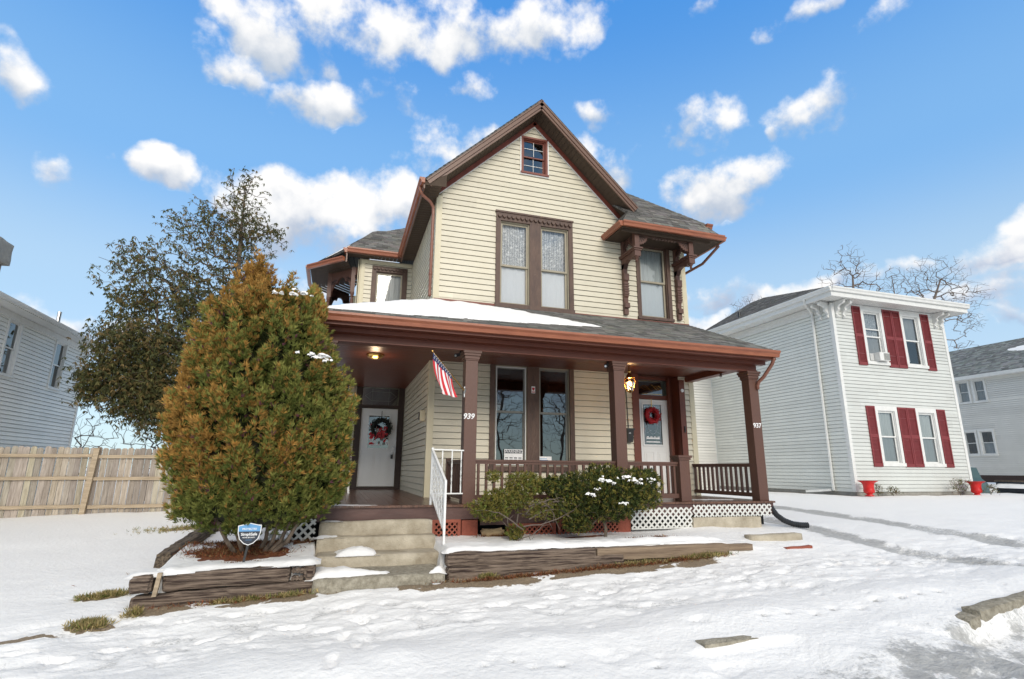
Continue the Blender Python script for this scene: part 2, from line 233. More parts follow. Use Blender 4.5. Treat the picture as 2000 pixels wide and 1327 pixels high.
# ---------------------------------------------------------------- mesh helpers
class MB:
    def split(s): s.marks.append((len(s.v), len(s.f)))
    def __init__(s): s.marks = []; s.v = []; s.f = []; s.uv = []; s.mi = []; s.cur = 0; s.col = None; s.cols = []
    def quad(s, *p, uv=None):
        n = len(s.v); s.v += [tuple(q) for q in p]; s.f.append(tuple(range(n, n + len(p)))); s.uv.append(uv); s.mi.append(s.cur); s.cols.append(s.col)
    def box(s, x0, x1, y0, y1, z0, z1):
        s.obox(((x0+x1)/2, (y0+y1)/2, (z0+z1)/2), ((x1-x0)/2, 0, 0), (0, (y1-y0)/2, 0), (0, 0, (z1-z0)/2))
    def obox(s, c, a, b, d):
        c, a, b, d = Vector(c), Vector(a), Vector(b), Vector(d)
        P = [c + i*a + j*b + k*d for i in (-1, 1) for j in (-1, 1) for k in (-1, 1)]
        fl = [(0, 1, 3, 2), (4, 6, 7, 5), (0, 4, 5, 1), (2, 3, 7, 6), (0, 2, 6, 4), (1, 5, 7, 3)]
        if a.cross(b).dot(d) < 0: fl = [f[::-1] for f in fl]
        n = len(s.v); s.v += [tuple(p) for p in P]
        for f in fl: s.f.append(tuple(n + i for i in f)); s.uv.append(None); s.mi.append(s.cur); s.cols.append(s.col)
    def bar(s, p, q, w, h, up=(0, 0, 1)):
        p, q = Vector(p), Vector(q); d = q - p; up = Vector(up)
        sx = d.cross(up); sx = sx.normalized() if sx.length > 1e-6 else Vector((1, 0, 0)); uz = sx.cross(d).normalized()
        s.obox((p+q)/2, sx*w/2, d/2, uz*h/2)
    def tube(s, pts, r, n=8, cap=True):
        pts = [Vector(p) for p in pts]; rr = r if isinstance(r, (list, tuple)) else [r]*len(pts); b = len(s.v); prev = None
        for i, p in enumerate(pts):
            t = (pts[min(i+1, len(pts)-1)] - pts[max(i-1, 0)]).normalized()
            if prev is None: a = t.orthogonal().normalized()
            else: a = (prev - t*prev.dot(t)); a = a.normalized() if a.length > 1e-6 else t.orthogonal().normalized()
            prev = a; c = t.cross(a)
            for k in range(n):
                th = 2*math.pi*k/n; s.v.append(tuple(p + (a*math.cos(th) + c*math.sin(th))*rr[i]))
        for i in range(len(pts)-1):
            for k in range(n):
                k2 = (k+1) % n; s.f.append((b+i*n+k, b+i*n+k2, b+(i+1)*n+k2, b+(i+1)*n+k)); s.uv.append(None); s.mi.append(s.cur); s.cols.append(s.col)
        if cap:
            for f in (tuple(b+k for k in range(n))[::-1], tuple(b+(len(pts)-1)*n+k for k in range(n))): s.f.append(f); s.uv.append(None); s.mi.append(s.cur); s.cols.append(s.col)
    def lathe(s, prof, c, n=24, flute=0, nf=12):
        b = len(s.v)
        for r, z in prof:
            for k in range(n):
                th = 2*math.pi*k/n; rr = r*(1 + flute*math.cos(nf*th)); s.v.append((c[0]+rr*math.cos(th), c[1]+rr*math.sin(th), c[2]+z))
        for i in range(len(prof)-1):
            for k in range(n):
                k2 = (k+1) % n; s.f.append((b+i*n+k, b+i*n+k2, b+(i+1)*n+k2, b+(i+1)*n+k)); s.uv.append(None); s.mi.append(s.cur); s.cols.append(s.col)
    def prism(s, poly, ext):
        poly = [Vector(p) for p in poly]; e = Vector(ext); n = len(poly)
        nrm = sum(((poly[i]-poly[0]).cross(poly[(i+1) % n]-poly[0]) for i in range(1, n)), Vector())
        if nrm.dot(e) > 0: poly = poly[::-1]
        s.quad(*poly); s.quad(*[p+e for p in poly[::-1]])
        for i in range(n):
            a, b2 = poly[i], poly[(i+1) % n]; s.quad(b2, a, a+e, b2+e)
    def slab(s, poly, th, u=None, side=None):
        """sloping roof plane: top face carries UVs in metres (u along the eave)"""
        poly = [Vector(p) for p in poly]; nrm = (poly[1]-poly[0]).cross(poly[2]-poly[0]).normalized()
        if nrm.z < 0: poly = poly[::-1]; nrm = -nrm
        u = Vector(u or (1, 0, 0)); u = (u - nrm*u.dot(nrm)).normalized(); w = nrm.cross(u)
        if w.z < 0: w = -w
        uvf = lambda p: (p.dot(u), p.dot(w))
        s.quad(*poly, uv=[uvf(p) for p in poly]); e = -nrm*th
        s.quad(*[p+e for p in poly[::-1]], uv=[uvf(p) for p in poly[::-1]])
        n = len(poly)
        for i in range(n):
            a, b = poly[i], poly[(i+1) % n]; q = [b, a, a+e, b+e]; s.quad(*q, uv=[uvf(p) for p in q])
    def tabs(s, poly, u, base=(.15, .142, .13), rnd=random.Random(2), row=.135, lift=.012):
        poly = [Vector(p) for p in poly]; nrm = (poly[1]-poly[0]).cross(poly[2]-poly[0]).normalized(); nrm = -nrm if nrm.z < 0 else nrm
        u = Vector(u); u = (u-nrm*u.dot(nrm)).normalized(); w = nrm.cross(u); w = -w if w.z < 0 else w; o = poly[0]
        Q = [((p-o).dot(u), (p-o).dot(w)) for p in poly]
        def rng(b):
            xs = []
            for (a0, b0), (a1, b1) in zip(Q, Q[1:]+Q[:1]):
                if (b0-b)*(b1-b) <= 0 and b0 != b1: xs.append(a0+(a1-a0)*(b-b0)/(b1-b0))
            return (min(xs), max(xs)) if len(xs) > 1 else None
        b = min(q[1] for q in Q)+1e-4; top = max(q[1] for q in Q); W_ = lambda a, b_, h: o+u*a+w*b_+nrm*h
        while b < top-.01:
            b1 = min(b+row, top-1e-4); r0, r1 = rng(b), rng(b1)
            if r0 and r1:
                a = min(r0[0], r1[0])-rnd.random()*.3
                while a < max(r0[1], r1[1]):
                    e = a+rnd.choice((.11, .17, .22, .33)); p0, p1 = max(a+.002, r0[0]), min(e-.002, r0[1]); q0, q1 = max(a+.002, r1[0]), min(e-.002, r1[1])
                    if p1 > p0 or q1 > q0:
                        p1, q1 = max(p0, p1), max(q0, q1); h = lift*rnd.uniform(.5, 1.3); k = rnd.uniform(.55, 1.4); s.col = tuple(c*k*rnd.uniform(.95, 1.05) for c in base); db = rnd.uniform(0, .012)
                        s.quad(W_(p0, b-db, h), W_(p1, b-db, h), W_(q1, b1, .004), W_(q0, b1, .004)); s.quad(W_(p0, b-db, 0), W_(p1, b-db, 0), W_(p1, b-db, h), W_(p0, b-db, h))
                    a = e
            b += row
        s.col = None
    def build(s, name, material, parent=None, smooth=False, bevel=0, seg=1):
        off = wloc(parent) if parent else Vector((0, 0, 0)); o3 = tuple(off)
        me = bpy.data.meshes.new(name); me.from_pydata([(v[0]-o3[0], v[1]-o3[1], v[2]-o3[2]) for v in s.v], [], s.f)
        for mm in (material if isinstance(material, (list, tuple)) else [material]): me.materials.append(MATS[mm] if isinstance(mm, str) else mm)
        if any(u is not None for u in s.uv):
            ul = me.uv_layers.new(name='UVMap'); d = []
            for f, u in zip(s.f, s.uv): d += [c for p in (u if u is not None else [(0, 0)]*len(f)) for c in p]
            ul.data.foreach_set('uv', d)
        if any(s.mi): me.polygons.foreach_set('material_index', s.mi)
        if any(c is not None for c in s.cols):
            ca = me.color_attributes.new('Col', 'FLOAT_COLOR', 'CORNER'); d = []
            for f, c in zip(s.f, s.cols): d += [*(c or (1, 1, 1)), 1]*len(f)
            ca.data.foreach_set('color', d)
        if smooth: me.polygons.foreach_set('use_smooth', [True]*len(s.f))
        me.update(); ob = bpy.data.objects.new(name, me); C.objects.link(ob)
        if parent: ob.parent = parent
        if bevel:
            bm_ = ob.modifiers.new('bevel', 'BEVEL'); bm_.width = bevel; bm_.segments = seg; bm_.limit_method = 'ANGLE'
        return ob
WL = {}
def wloc(o): return WL.get(o.name, Vector((0, 0, 0)))
_orig_build = MB.build
def build(s, name, material, parent=None, **k):
    if s.marks:                                   # one object per marked run of faces
        mk = [(0, 0)] + s.marks + [(len(s.v), len(s.f))]; out = []
        for (v0, f0), (v1, f1) in zip(mk[:-1], mk[1:]):
            if f1 == f0: continue
            t = MB(); t.v = s.v[v0:v1]; t.f = [tuple(i-v0 for i in f) for f in s.f[f0:f1]]; t.uv = s.uv[f0:f1]; t.mi = s.mi[f0:f1]; t.cols = s.cols[f0:f1]; out.append(t.build(name, material, parent, **k))
        return out[0]
    o = _orig_build(s, name, material, parent, **k); WL[o.name] = wloc(parent) if parent else Vector((0, 0, 0)); return o
MB.build = build
def tag(o, label=None, cat=None, group=None, kind=None):
    if label: o['label'] = label
    if cat: o['category'] = cat
    if group: o['group'] = group
    if kind: o['kind'] = kind
    return o
def thing(name, label, cat, loc=(0, 0, 0), group=None):
    o = bpy.data.objects.new(name, None); C.objects.link(o); o.location = loc; o.empty_display_size = .2; WL[o.name] = Vector(loc)
    return tag(o, label, cat, group)
def rebase(o, loc):
    """give a one-mesh thing an origin at its base"""
    loc = Vector(loc); o.data.transform(Matrix.Translation(-loc)); o.location = loc; WL[o.name] = loc; return o
def text_obj(txt, size, material, parent, M4, name, extrude=.002, bold=False):
    cu = bpy.data.curves.new(name, 'FONT'); cu.body = txt; cu.size = size; cu.extrude = extrude; cu.align_x = 'CENTER'; cu.align_y = 'CENTER'
    if bold: cu.offset = size*.02
    t = bpy.data.objects.new('tmp', cu); C.objects.link(t); dg = bpy.context.evaluated_depsgraph_get(); dg.update()
    me = bpy.data.meshes.new_from_object(t.evaluated_get(dg)); bpy.data.objects.remove(t)
    me.transform(M4); me.transform(Matrix.Translation(-wloc(parent))); me.materials.clear(); me.materials.append(MATS[material])
    me.name = name; o = bpy.data.objects.new(name, me); C.objects.link(o); o.parent = parent; WL[o.name] = wloc(parent); return o
def facing_front(x, y, z, shear=0):   # text readable from -Y
    return Matrix.Translation((x, y, z)) @ Matrix(((1, shear, 0, 0), (0, 0, -1, 0), (0, 1, 0, 0), (0, 0, 0, 1)))
# wall mappings: P(u, z, d) with d = distance outward
def wallY(y, s=-1): return lambda u, z, d=0: (u, y + s*d, z)        # wall along X, faces -Y
def wallX(x, s=-1): return lambda u, z, d=0: (x + s*d, u, z)        # wall along Y, faces s*X
def pbox(mb, P, u0, u1, z0, z1, d0, d1):
    a, b, c_ = Vector(P(u0, z0, d0)), Vector(P(u1, z0, d0)), Vector(P(u0, z1, d0)); e = Vector(P(u0, z0, d1))
    mb.obox((a + (b-a)/2 + (c_-a)/2 + (e-a)/2), (b-a)/2, (c_-a)/2, (e-a)/2)
GR = .014
def siding(mb, P, u0, u1, z0, z1, e=.133, holes=(), ul=None, lap=.017, flip=False):
    z = z0
    while z < z1 - 1e-4:
        zt = min(z+e, z1); cuts = sorted({z, zt} | {h for H in holes for h in (H[2], H[3]) if z < h < zt})
        for a, b in zip(cuts[:-1], cuts[1:]):
            m = (a+b)/2; segs = [(u0, u1)]
            for H in holes:
                if H[2] < m < H[3]:
                    ns = []
                    for s0, s1 in segs:
                        if H[0] > s0: ns.append((s0, min(s1, H[0])))
                        if H[1] < s1: ns.append((max(s0, H[1]), s1))
                    segs = [q for q in ns if q[1]-q[0] > 1e-4]
            da, db = lap - (lap-.002)*(a-z)/e, lap - (lap-.002)*(b-z)/e
            gt = GR if abs(b-zt) < 1e-6 and b-a > 2*GR else 0
            if gt:
                for s0, s1 in segs:
                    b0, b1 = s0, s1
                    if ul: lb, rb = ul(b); b0, b1 = max(s0, lb), min(s1, rb)
                    if b1 <= b0: continue
                    q = [P(b0, b-gt, -.040), P(b1, b-gt, -.040), P(b1, b, -.040), P(b0, b, -.040)]; mb.quad(*(q[::-1] if flip else q))
                b = b-gt
            jr = random.Random(int((z-z0)/e/2+.01)*7+int(u0*13)); js = []; ju = min(u0, u1)-jr.random()*3.6
            while ju < u1: js.append((ju, ju+3.66, jr.uniform(.93, 1.02), jr.choice((0, .0025)))); ju += 3.66
            seg2 = [(max(s0, j0), min(s1, j1), jk, jd) for s0, s1 in segs for j0, j1, jk, jd in js if min(s1, j1)-max(s0, j0) > 1e-3]
            da0, db0 = da, db
            for s0, s1, jk, jd in seg2:
                mb.col = (jk, jk, jk*.99); da, db = da0+jd, db0+jd
                a0, a1, b0, b1 = s0, s1, s0, s1
                if ul:
                    la, ra = ul(a); lb, rb = ul(b); a0, a1, b0, b1 = max(s0, la), min(s1, ra), max(s0, lb), min(s1, rb)
                    if a1 <= a0: continue
                    if b1 < b0: b0 = b1 = (b0+b1)/2
                q = [P(a0, a, da), P(a1, a, da), P(b1, b, db), P(b0, b, db)]; mb.quad(*(q[::-1] if flip else q))
                if abs(a-z) < 1e-6:
                    q = [P(a0, a, -.04), P(a1, a, -.04), P(a1, a, da), P(a0, a, da)]; mb.quad(*(q[::-1] if flip else q))
            mb.col = None
        z = zt
def rough_box(name, material, parent, x0, x1, y0, y1, z0, z1, step=.08, amp=.012, seed=0, taper=None, bend=None, sc=4, smooth=False, build_=True, mb=None):
    """box with a subdivided, noise-worn surface"""
    mb = mb or MB(); nx, ny, nz = (max(1, round((b-a)/step)) for a, b in ((x0, x1), (y0, y1), (z0, z1)))
    idx = {}
    def vid(i, j, k):
        if (i, j, k) in idx: return idx[(i, j, k)]
        p = Vector((x0+(x1-x0)*i/nx, y0+(y1-y0)*j/ny, z0+(z1-z0)*k/nz))
        q = p*sc + Vector((seed*7.3, seed*3.1, 0)); d = Vector((mn.noise(q), mn.noise(q+Vector((31, 0, 0))), mn.noise(q+Vector((0, 47, 0)))))*amp
        cx, cy, cz = (i in (0, nx)) + 0, (j in (0, ny)) + 0, (k in (0, nz)) + 0
        if cx+cy+cz >= 2:
            ce = Vector(((x0+x1)/2, (y0+y1)/2, (z0+z1)/2)); m = (p-ce); d -= Vector((math.copysign(amp*.8*cx, m.x), math.copysign(amp*.8*cy, m.y), math.copysign(amp*.8*cz, m.z)))
        p = p + d
        if bend: p = Vector(bend(p))
        idx[(i, j, k)] = len(mb.v); mb.v.append(tuple(p)); return idx[(i, j, k)]
    def face(a, b, c_, d): mb.f.append((a, b, c_, d)); mb.uv.append(None); mb.mi.append(mb.cur); mb.cols.append(mb.col)
    for i in range(nx):
        for j in range(ny):
            face(vid(i, j, 0), vid(i, j+1, 0), vid(i+1, j+1, 0), vid(i+1, j, 0)); face(vid(i, j, nz), vid(i+1, j, nz), vid(i+1, j+1, nz), vid(i, j+1, nz))
        for k in range(nz):
            face(vid(i, 0, k), vid(i+1, 0, k), vid(i+1, 0, k+1), vid(i, 0, k+1)); face(vid(i, ny, k), vid(i, ny, k+1), vid(i+1, ny, k+1), vid(i+1, ny, k))
    for j in range(ny):
        for k in range(nz):
            face(vid(0, j, k), vid(0, j, k+1), vid(0, j+1, k+1), vid(0, j+1, k)); face(vid(nx, j, k), vid(nx, j+1, k), vid(nx, j+1, k+1), vid(nx, j, k+1))
    return mb.build(name, material, parent, smooth=smooth) if build_ else mb
def gutter(mb, pts, w=.12, h=.12, out=(0, -1, 0)):
    """K-style gutter swept along pts; pts are the back top edge; out is outward per segment"""
    pts = [Vector(p) for p in pts]
    for i in range(len(pts)-1):
        o = Vector(out[i] if isinstance(out[0], (tuple, list)) else out)
        p, q = pts[i], pts[i+1]
        prof = [(0, 0), (0, -h), (w*.6, -h), (w*.72, -h*.55), (w, -h*.28), (w, 0), (w*.93, 0), (w*.93, -h*.2)]
        P = [(p + o*a + Vector((0, 0, b)), q + o*a + Vector((0, 0, b))) for a, b in prof]
        for a, b in zip(P[:-1], P[1:]): mb.quad(a[0], b[0], b[1], a[1])
        mb.quad(*[a[0] for a in P[:6]]); mb.quad(*[a[1] for a in P[:6]][::-1])
def lattice(mb, P, u0, u1, z0, z1, pitch=.1, w=.03, d=.0, th=.008, border=.0, zlow=None):
    H = z1-z0
    for sgn in (1, -1):
        k = u0 - H - pitch
        while k < u1 + H + pitch:
            # line u = k + sgn*t , z = z0 + t   (sgn -1: u = k - t + H)
            pts = []
            ua, ub = (k, k+H) if sgn > 0 else (k+H, k)
            za, zb = z0, z1
            # clip in u
            def clip(ua, za, ub, zb):
                if ua == ub: return None
                f = lambda u: za + (zb-za)*(u-ua)/(ub-ua)
                lo, hi = (ua, ub) if ua < ub else (ub, ua)
                lo2, hi2 = max(lo, u0), min(hi, u1)
                if hi2-lo2 < .012: return None
                return (lo2, f(lo2), hi2, f(hi2))
            c_ = clip(ua, za, ub, zb)
            if c_:
                dd = d + (th if sgn > 0 else 0)
                a, b = Vector(P(c_[0], c_[1], dd)), Vector(P(c_[2], c_[3], dd)); n = Vector(P(0, 0, 1)) - Vector(P(0, 0, 0))
                mb.bar(a, b, w, th*.96, up=n)
            k += pitch
    if border:
        for (a, b, c_, e) in ((u0, u1, z0-border*.5, z0+border*.5), (u0, u1, z1-border*.5, z1+border*.5), (u0-.0, u0+border, z0+border*.5, z1-border*.5), (u1-border, u1, z0+border*.5, z1-border*.5)):
            pbox(mb, P, a, b, c_, e, d-.01, d+th*2+.004)
def window(parent, P, u0, u1, z0, z1, casing='brown_trim', cw=.12, head=.16, sill=.08, proj=.04, sash='sash_tan', sw=.045, lower='screen_grey', upper='lace', glass='glass_clear', storm=False, munt=None, name='window', label=None, nocase=False, frame_white=False, room=.5, meet=None):
    """double-hung window: casing (the part), sashes, panes and curtains as sub-parts"""
    mb = MB()
    if not nocase:
        pbox(mb, P, u0-cw, u0, z0, z1, -.01, proj); pbox(mb, P, u1, u1+cw, z0, z1, -.01, proj)
        pbox(mb, P, u0-cw, u1+cw, z1, z1+head, -.01, proj); pbox(mb, P, u0-cw-.02, u1+cw+.02, z0-sill, z0, -.01, proj+.03)
    for a, b, c_, d in ((u0-.004, u0+.02, z0, z1), (u1-.02, u1+.004, z0, z1), (u0+.02, u1-.02, z1-.02, z1+.004), (u0+.02, u1-.02, z0-.004, z0+.02)): pbox(mb, P, a, b, c_, d, -.12, .0)
    w = mb.build(name, casing, parent)
    if label: w['label'] = label
    zm = meet if meet is not None else (z0+z1)/2
    a0, a1, b0, b1 = u0+.02, u1-.02, z0+.02, z1-.02
    sb = MB()
    for (za, zb, d) in ((b0, zm+.02, -.075), (zm-.02, b1, -.045)):
        pbox(sb, P, a0, a0+sw, za, zb, d-.025, d); pbox(sb, P, a1-sw, a1, za, zb, d-.025, d)
        pbox(sb, P, a0+sw, a1-sw, za, za+sw, d-.025, d); pbox(sb, P, a0+sw, a1-sw, zb-sw, zb, d-.025, d)
        if munt:
            for i in range(1, munt[0]): uu = a0+(a1-a0)*i/munt[0]; pbox(sb, P, uu-.008, uu+.008, za+sw, zb-sw, d-.018, d-.004)
            for i in range(1, munt[1]): zz = za+(zb-za)*i/munt[1]; pbox(sb, P, a0+sw, a1-sw, zz-.008, zz+.008, d-.0175, d-.0045)
    sb.build('sash', sash, w)
    gb = MB()
    for (za, zb, d) in ((b0+sw, zm+.02-sw, -.088), (zm-.02+sw, b1-sw, -.058)):
        gb.quad(P(a0+sw, za, d), P(a1-sw, za, d), P(a1-sw, zb, d), P(a0+sw, zb, d))
    gb.build('pane', glass, w)
    if upper:
        cb = MB(); n = 16
        for i in range(n):
            ua, ub = a0+(a1-a0)*i/n, a0+(a1-a0)*(i+1)/n; da, db = -.13+.014*math.sin(i*1.9), -.13+.014*math.sin((i+1)*1.9)
            cb.quad(P(ua, zm, da), P(ub, zm, db), P(ub, b1, db), P(ua, b1, da))
        cb.build('curtain', upper, w)
    if lower:
        cb = MB(); n = 10
        for i in range(n):
            ua, ub = a0+(a1-a0)*i/n, a0+(a1-a0)*(i+1)/n; da, db = -.125+.008*math.sin(i*2.3), -.125+.008*math.sin((i+1)*2.3)
            cb.quad(P(ua, b0, da), P(ub, b0, db), P(ub, zm, db), P(ua, zm, da))
        cb.build('screen' if lower == 'screen_grey' else 'curtain', lower, w)
    if room:
        rb = MB(); r0, r1, q0, q1 = u0-.03, u1+.03, z0-.03, z1+.03; D0, D1 = -.125, -.125-room
        rb.quad(P(r0, q0, D1), P(r1, q0, D1), P(r1, q1, D1), P(r0, q1, D1))
        rb.quad(P(r0, q0, D0), P(r0, q0, D1), P(r0, q1, D1), P(r0, q1, D0)); rb.quad(P(r1, q0, D0), P(r1, q0, D1), P(r1, q1, D1), P(r1, q1, D0))
        rb.quad(P(r0, q0, D0), P(r1, q0, D0), P(r1, q0, D1), P(r0, q0, D1)); rb.quad(P(r0, q1, D0), P(r1, q1, D0), P(r1, q1, D1), P(r0, q1, D1))
        rb.build('room_shade', 'unlit_dark', w)  # box coloured near-black in place of the room's own shade
    return w
# ================================================================= MAIN HOUSE
XL, XR, YW = 1.72, 8.20, 11.24       # left/right corners and the plane of the front wall
YR = 15.7                            # recess / wing wall
CEIL = 2.87
house = thing('house', 'cream house with brown trim, steep front gable and a full-width front porch', 'house', (5, 11.24, -.5))
FW = wallY(YW)
H_UP = (3.22, 4.94, 4.22, 6.26); H_AT = (3.77, 4.37, 7.64, 8.58); H_HD = (6.88, 7.66, 4.25, 6.12)
H_DN = (3.14, 4.90, .62, 2.80); H_DR = (6.68, 7.80, 0, 2.80)
GX, GP, GS = 4.07, 9.36, .968        # gable apex x, roof peak z, slope
def gable_lim(z):                     # siding limits below the rake
    top = 8.93; k = (top-z)/GS
    return (GX-k, GX+k)
mb = MB()
siding(mb, FW, XL+.1, XR-.1, -.02, CEIL, holes=[H_DN, H_DR])
mb.build('wall', 'siding_cream', house)
mb = MB()
siding(mb, FW, XL+.1, XR-.1, 4.1, 6.76, holes=[H_UP, H_HD])
siding(mb, FW, XL, XR, 6.76, 8.95, holes=[H_AT], ul=gable_lim)
mb.build('wall', 'siding_cream', house)
# sheathing behind the siding so nothing shows through, with holes for the openings
mb = MB()
def sheet(mb, P, u0, u1, z0, z1, holes, d=-.045):
    us = sorted({u0, u1} | {h for H in holes for h in H[:2] if u0 < h < u1}); zs = sorted({z0, z1} | {h for H in holes for h in H[2:] if z0 < h < z1})
    for a, b in zip(us[:-1], us[1:]):
        for c_, e in zip(zs[:-1], zs[1:]):
            if any(H[0] < (a+b)/2 < H[1] and H[2] < (c_+e)/2 < H[3] for H in holes): continue
            mb.quad(P(a, c_, d), P(b, c_, d), P(b, e, d), P(a, e, d))
sheet(mb, FW, XL, XR, -.5, 6.76, [H_UP, H_HD, H_DN, H_DR])
mb.prism([(GX-2.3, YW+.045, 6.76), (GX+2.3, YW+.045, 6.76), (GX+2.3, YW+.045, 6.9), (GX, YW+.045, 9.1), (GX-2.3, YW+.045, 6.9)], (0, .01, 0)) if False else None
hz0, hz1, hx0, hx1 = H_AT[2], H_AT[3], H_AT[0], H_AT[1]
mb.quad((GX-2.3, YW+.045, 6.76), (GX+2.3, YW+.045, 6.76), (GX+1.5, YW+.045, hz0), (GX-1.5, YW+.045, hz0))
mb.quad((GX-1.5, YW+.045, hz0), (hx0, YW+.045, hz0), (hx0, YW+.045, hz1), (GX-.62, YW+.045, hz1)); mb.quad((hx1, YW+.045, hz0), (GX+1.5, YW+.045, hz0), (GX+.62, YW+.045, hz1), (hx1, YW+.045, hz1))
mb.quad((GX-.62, YW+.045, hz1), (GX+.62, YW+.045, hz1), (GX, YW+.045, 9.15))
# side and back walls
mb.quad((XR-.045, YW+.05, -.5), (XR-.045, 20, -.5), (XR-.045, 20, 6.8), (XR-.045, YW+.05, 6.8)); mb.quad((XL+.045, YW+.01, -.5), (XL+.045, YR, -.5), (XL+.045, YR, 6.7), (XL+.045, YW+.01, 6.7))
mb.quad((0, 20, -.5), (XR, 20, -.5), (XR, 20, 6.8), (0, 20, 6.8))
mb.build('sheathing', 'trim_cream', house)
mb = MB(); SW = wallX(XL); siding(mb, SW, YW+.02, YR, -.02, CEIL, flip=True); mb.split(); siding(mb, SW, YW+.02, YR, 4.1, 6.62, flip=True)
mb.build('wall', 'siding_cream', house)
mb = MB(); siding(mb, wallX(XR, 1), YW+.02, 20, -.3, 6.7); mb.build('wall', 'siding_cream', house)
# corner boards and gable trim
mb = MB()
for z0, z1 in ((-.02, CEIL), (4.12, 6.66)):
    mb.split() if z0 > 0 else None; pbox(mb, FW, XL-.022, XL+.11, z0, z1, -.01, .024); mb.box(XL-.0225, XL-.001, YW, YW+.11, z0, z1)
mb.split(); pbox(mb, FW, XR-.11, XR+.022, -.02, CEIL, -.01, .024); mb.split(); pbox(mb, FW, XR-.11, XR+.022, 4.12, 6.6, -.01, .024)
mb.build('corner_board', 'trim_cream', house)
mb = MB()
for sx in (-1, 1):
    a, b = Vector((GX, YW-.018, 8.955)), Vector((GX+sx*2.33, YW-.018, 8.955-2.33*GS)); mb.bar(a, b, .03, .035, up=(0, 1, 0))
pbox(mb, FW, H_AT[0]-.075, H_AT[0]-.045, H_AT[2]-.075, H_AT[3]+.055, .0, .036); pbox(mb, FW, H_AT[1]+.045, H_AT[1]+.075, H_AT[2]-.075, H_AT[3]+.055, .0, .036)
pbox(mb, FW, H_AT[0]-.045, H_AT[1]+.045, H_AT[2]-.075, H_AT[2]-.045, .0, .036)
mb.build('white_trim', 'trim_white', house)
mb = MB()
for sx in (-1, 1):
    P0 = Vector((GX, YW-.03, 9.055)); P1 = Vector((GX+sx*2.36, YW-.03, 9.055-2.36*GS)); mb.bar(P0 + Vector((-sx*.0, 0, 0)), P1, .055, .15, up=(sx*GS, 0, 1))
mb.build('frieze_board', 'frieze_brown', house)
# gable roof with rakes
gr = MB(); YF = 10.68; YB = 19.0
gz = lambda x: GP - abs(x-GX)*GS
xl, xr = 1.34, 6.62
gr.slab([(GX, YF, GP), (GX, YB, GP), (xl, YB, gz(xl)), (xl, YF, gz(xl))], .05, u=(0, 1, 0))
gr.slab([(GX, YF, GP), (xr, YF, gz(xr)), (xr, 14, gz(xr)), (GX, 14, GP)], .05, u=(0, 1, 0))
# main hipped roof (front and right slopes) and the wing roof
E0 = (8.68, 10.68, 6.70); R0 = (5.75, 13.6, 9.52)
gr.slab([(6.30, 10.68, 6.70), E0, R0, (5.2, 13.6, 9.52)], .05, u=(1, 0, 0)); gr.slab([E0, (8.68, 20, 6.7), (5.75, 18, 9.52), R0], .05, u=(0, 1, 0))
R1, R2, R3 = (.54, 16.7, 7.97), (.86, 16.75, 8.0), (2.3, 17.8, 9.0)
gr.slab([(-.20, 15.27, 6.76), (1.34, 15.27, 6.76), (2.3, 15.27, 6.76), (2.3, 17.8, 9.0), R2, R1], .05, u=(1, 0, 0))
gr.slab([(-.20, 15.27, 6.74), R1, (-1.24, 16.45, 6.5)], .05, u=(-1, 1, 0)); gr.slab([(-1.24, 16.45, 6.5), R1, R2, (.2, 19.6, 7.3), (-1.24, 18.3, 6.5)], .05, u=(0, 1, 0))
roof_ = gr.build('roof', 'shingle', house)
tb_ = MB()
tb_.tabs([(GX, YF, GP), (GX, 17, GP), (xl, 15.3, gz(xl)), (xl, YF, gz(xl))], (0, 1, 0)); tb_.tabs([(6.30, 10.68, 6.70), E0, R0, (5.2, 13.6, 9.52)], (1, 0, 0))
tb_.tabs([(-.20, 15.27, 6.76), (2.3, 15.27, 6.76), (2.3, 17.8, 9.0), R2, R1], (1, 0, 0)); tb_.tabs([(-.20, 15.27, 6.74), R1, (-1.24, 16.45, 6.5)], (-1, 1, 0)); tb_.build('shingles', 'shingle_tab', roof_)
# rake fascia + soffit under the rakes
mb = MB(); sf = MB()
for sx, xe in ((-1, xl), (1, xr)):
    n = Vector((sx*GS, 0, 1)).normalized(); a, b = Vector((GX, YF+.014, GP)), Vector((xe, YF+.014, gz(xe)))
    mb.bar(a - n*.10, b - n*.10, .03, .10, up=n); mb.bar(a - n*.165 + Vector((0, .028, 0)), b - n*.165 + Vector((0, .028, 0)), .035, .07, up=n)
    mb.bar(a - n*.055 - Vector((0, .02, 0)), b - n*.055 - Vector((0, .02, 0)), .03, .03, up=n)
    a2, b2 = a - n*.195 + Vector((0, .04, 0)), b - n*.195 + Vector((0, .04, 0))
    k = 28
    for i in range(k):                                         # soffit boards run across the rake
        p, q = a2.lerp(b2, i/k), a2.lerp(b2, (i+.93)/k); sf.quad(p, q, q + Vector((0, .55, 0)), p + Vector((0, .55, 0)))
        p2 = a2.lerp(b2, (i+1)/k); sf.quad(q, q + n*.012, q + n*.012 + Vector((0, .55, 0)), q + Vector((0, .55, 0))); sf.quad(q + n*.012, p2 + n*.012, p2 + n*.012 + Vector((0, .55, 0)), q + n*.012 + Vector((0, .55, 0)))
mb.build('rake_board', 'rake_brown', house)
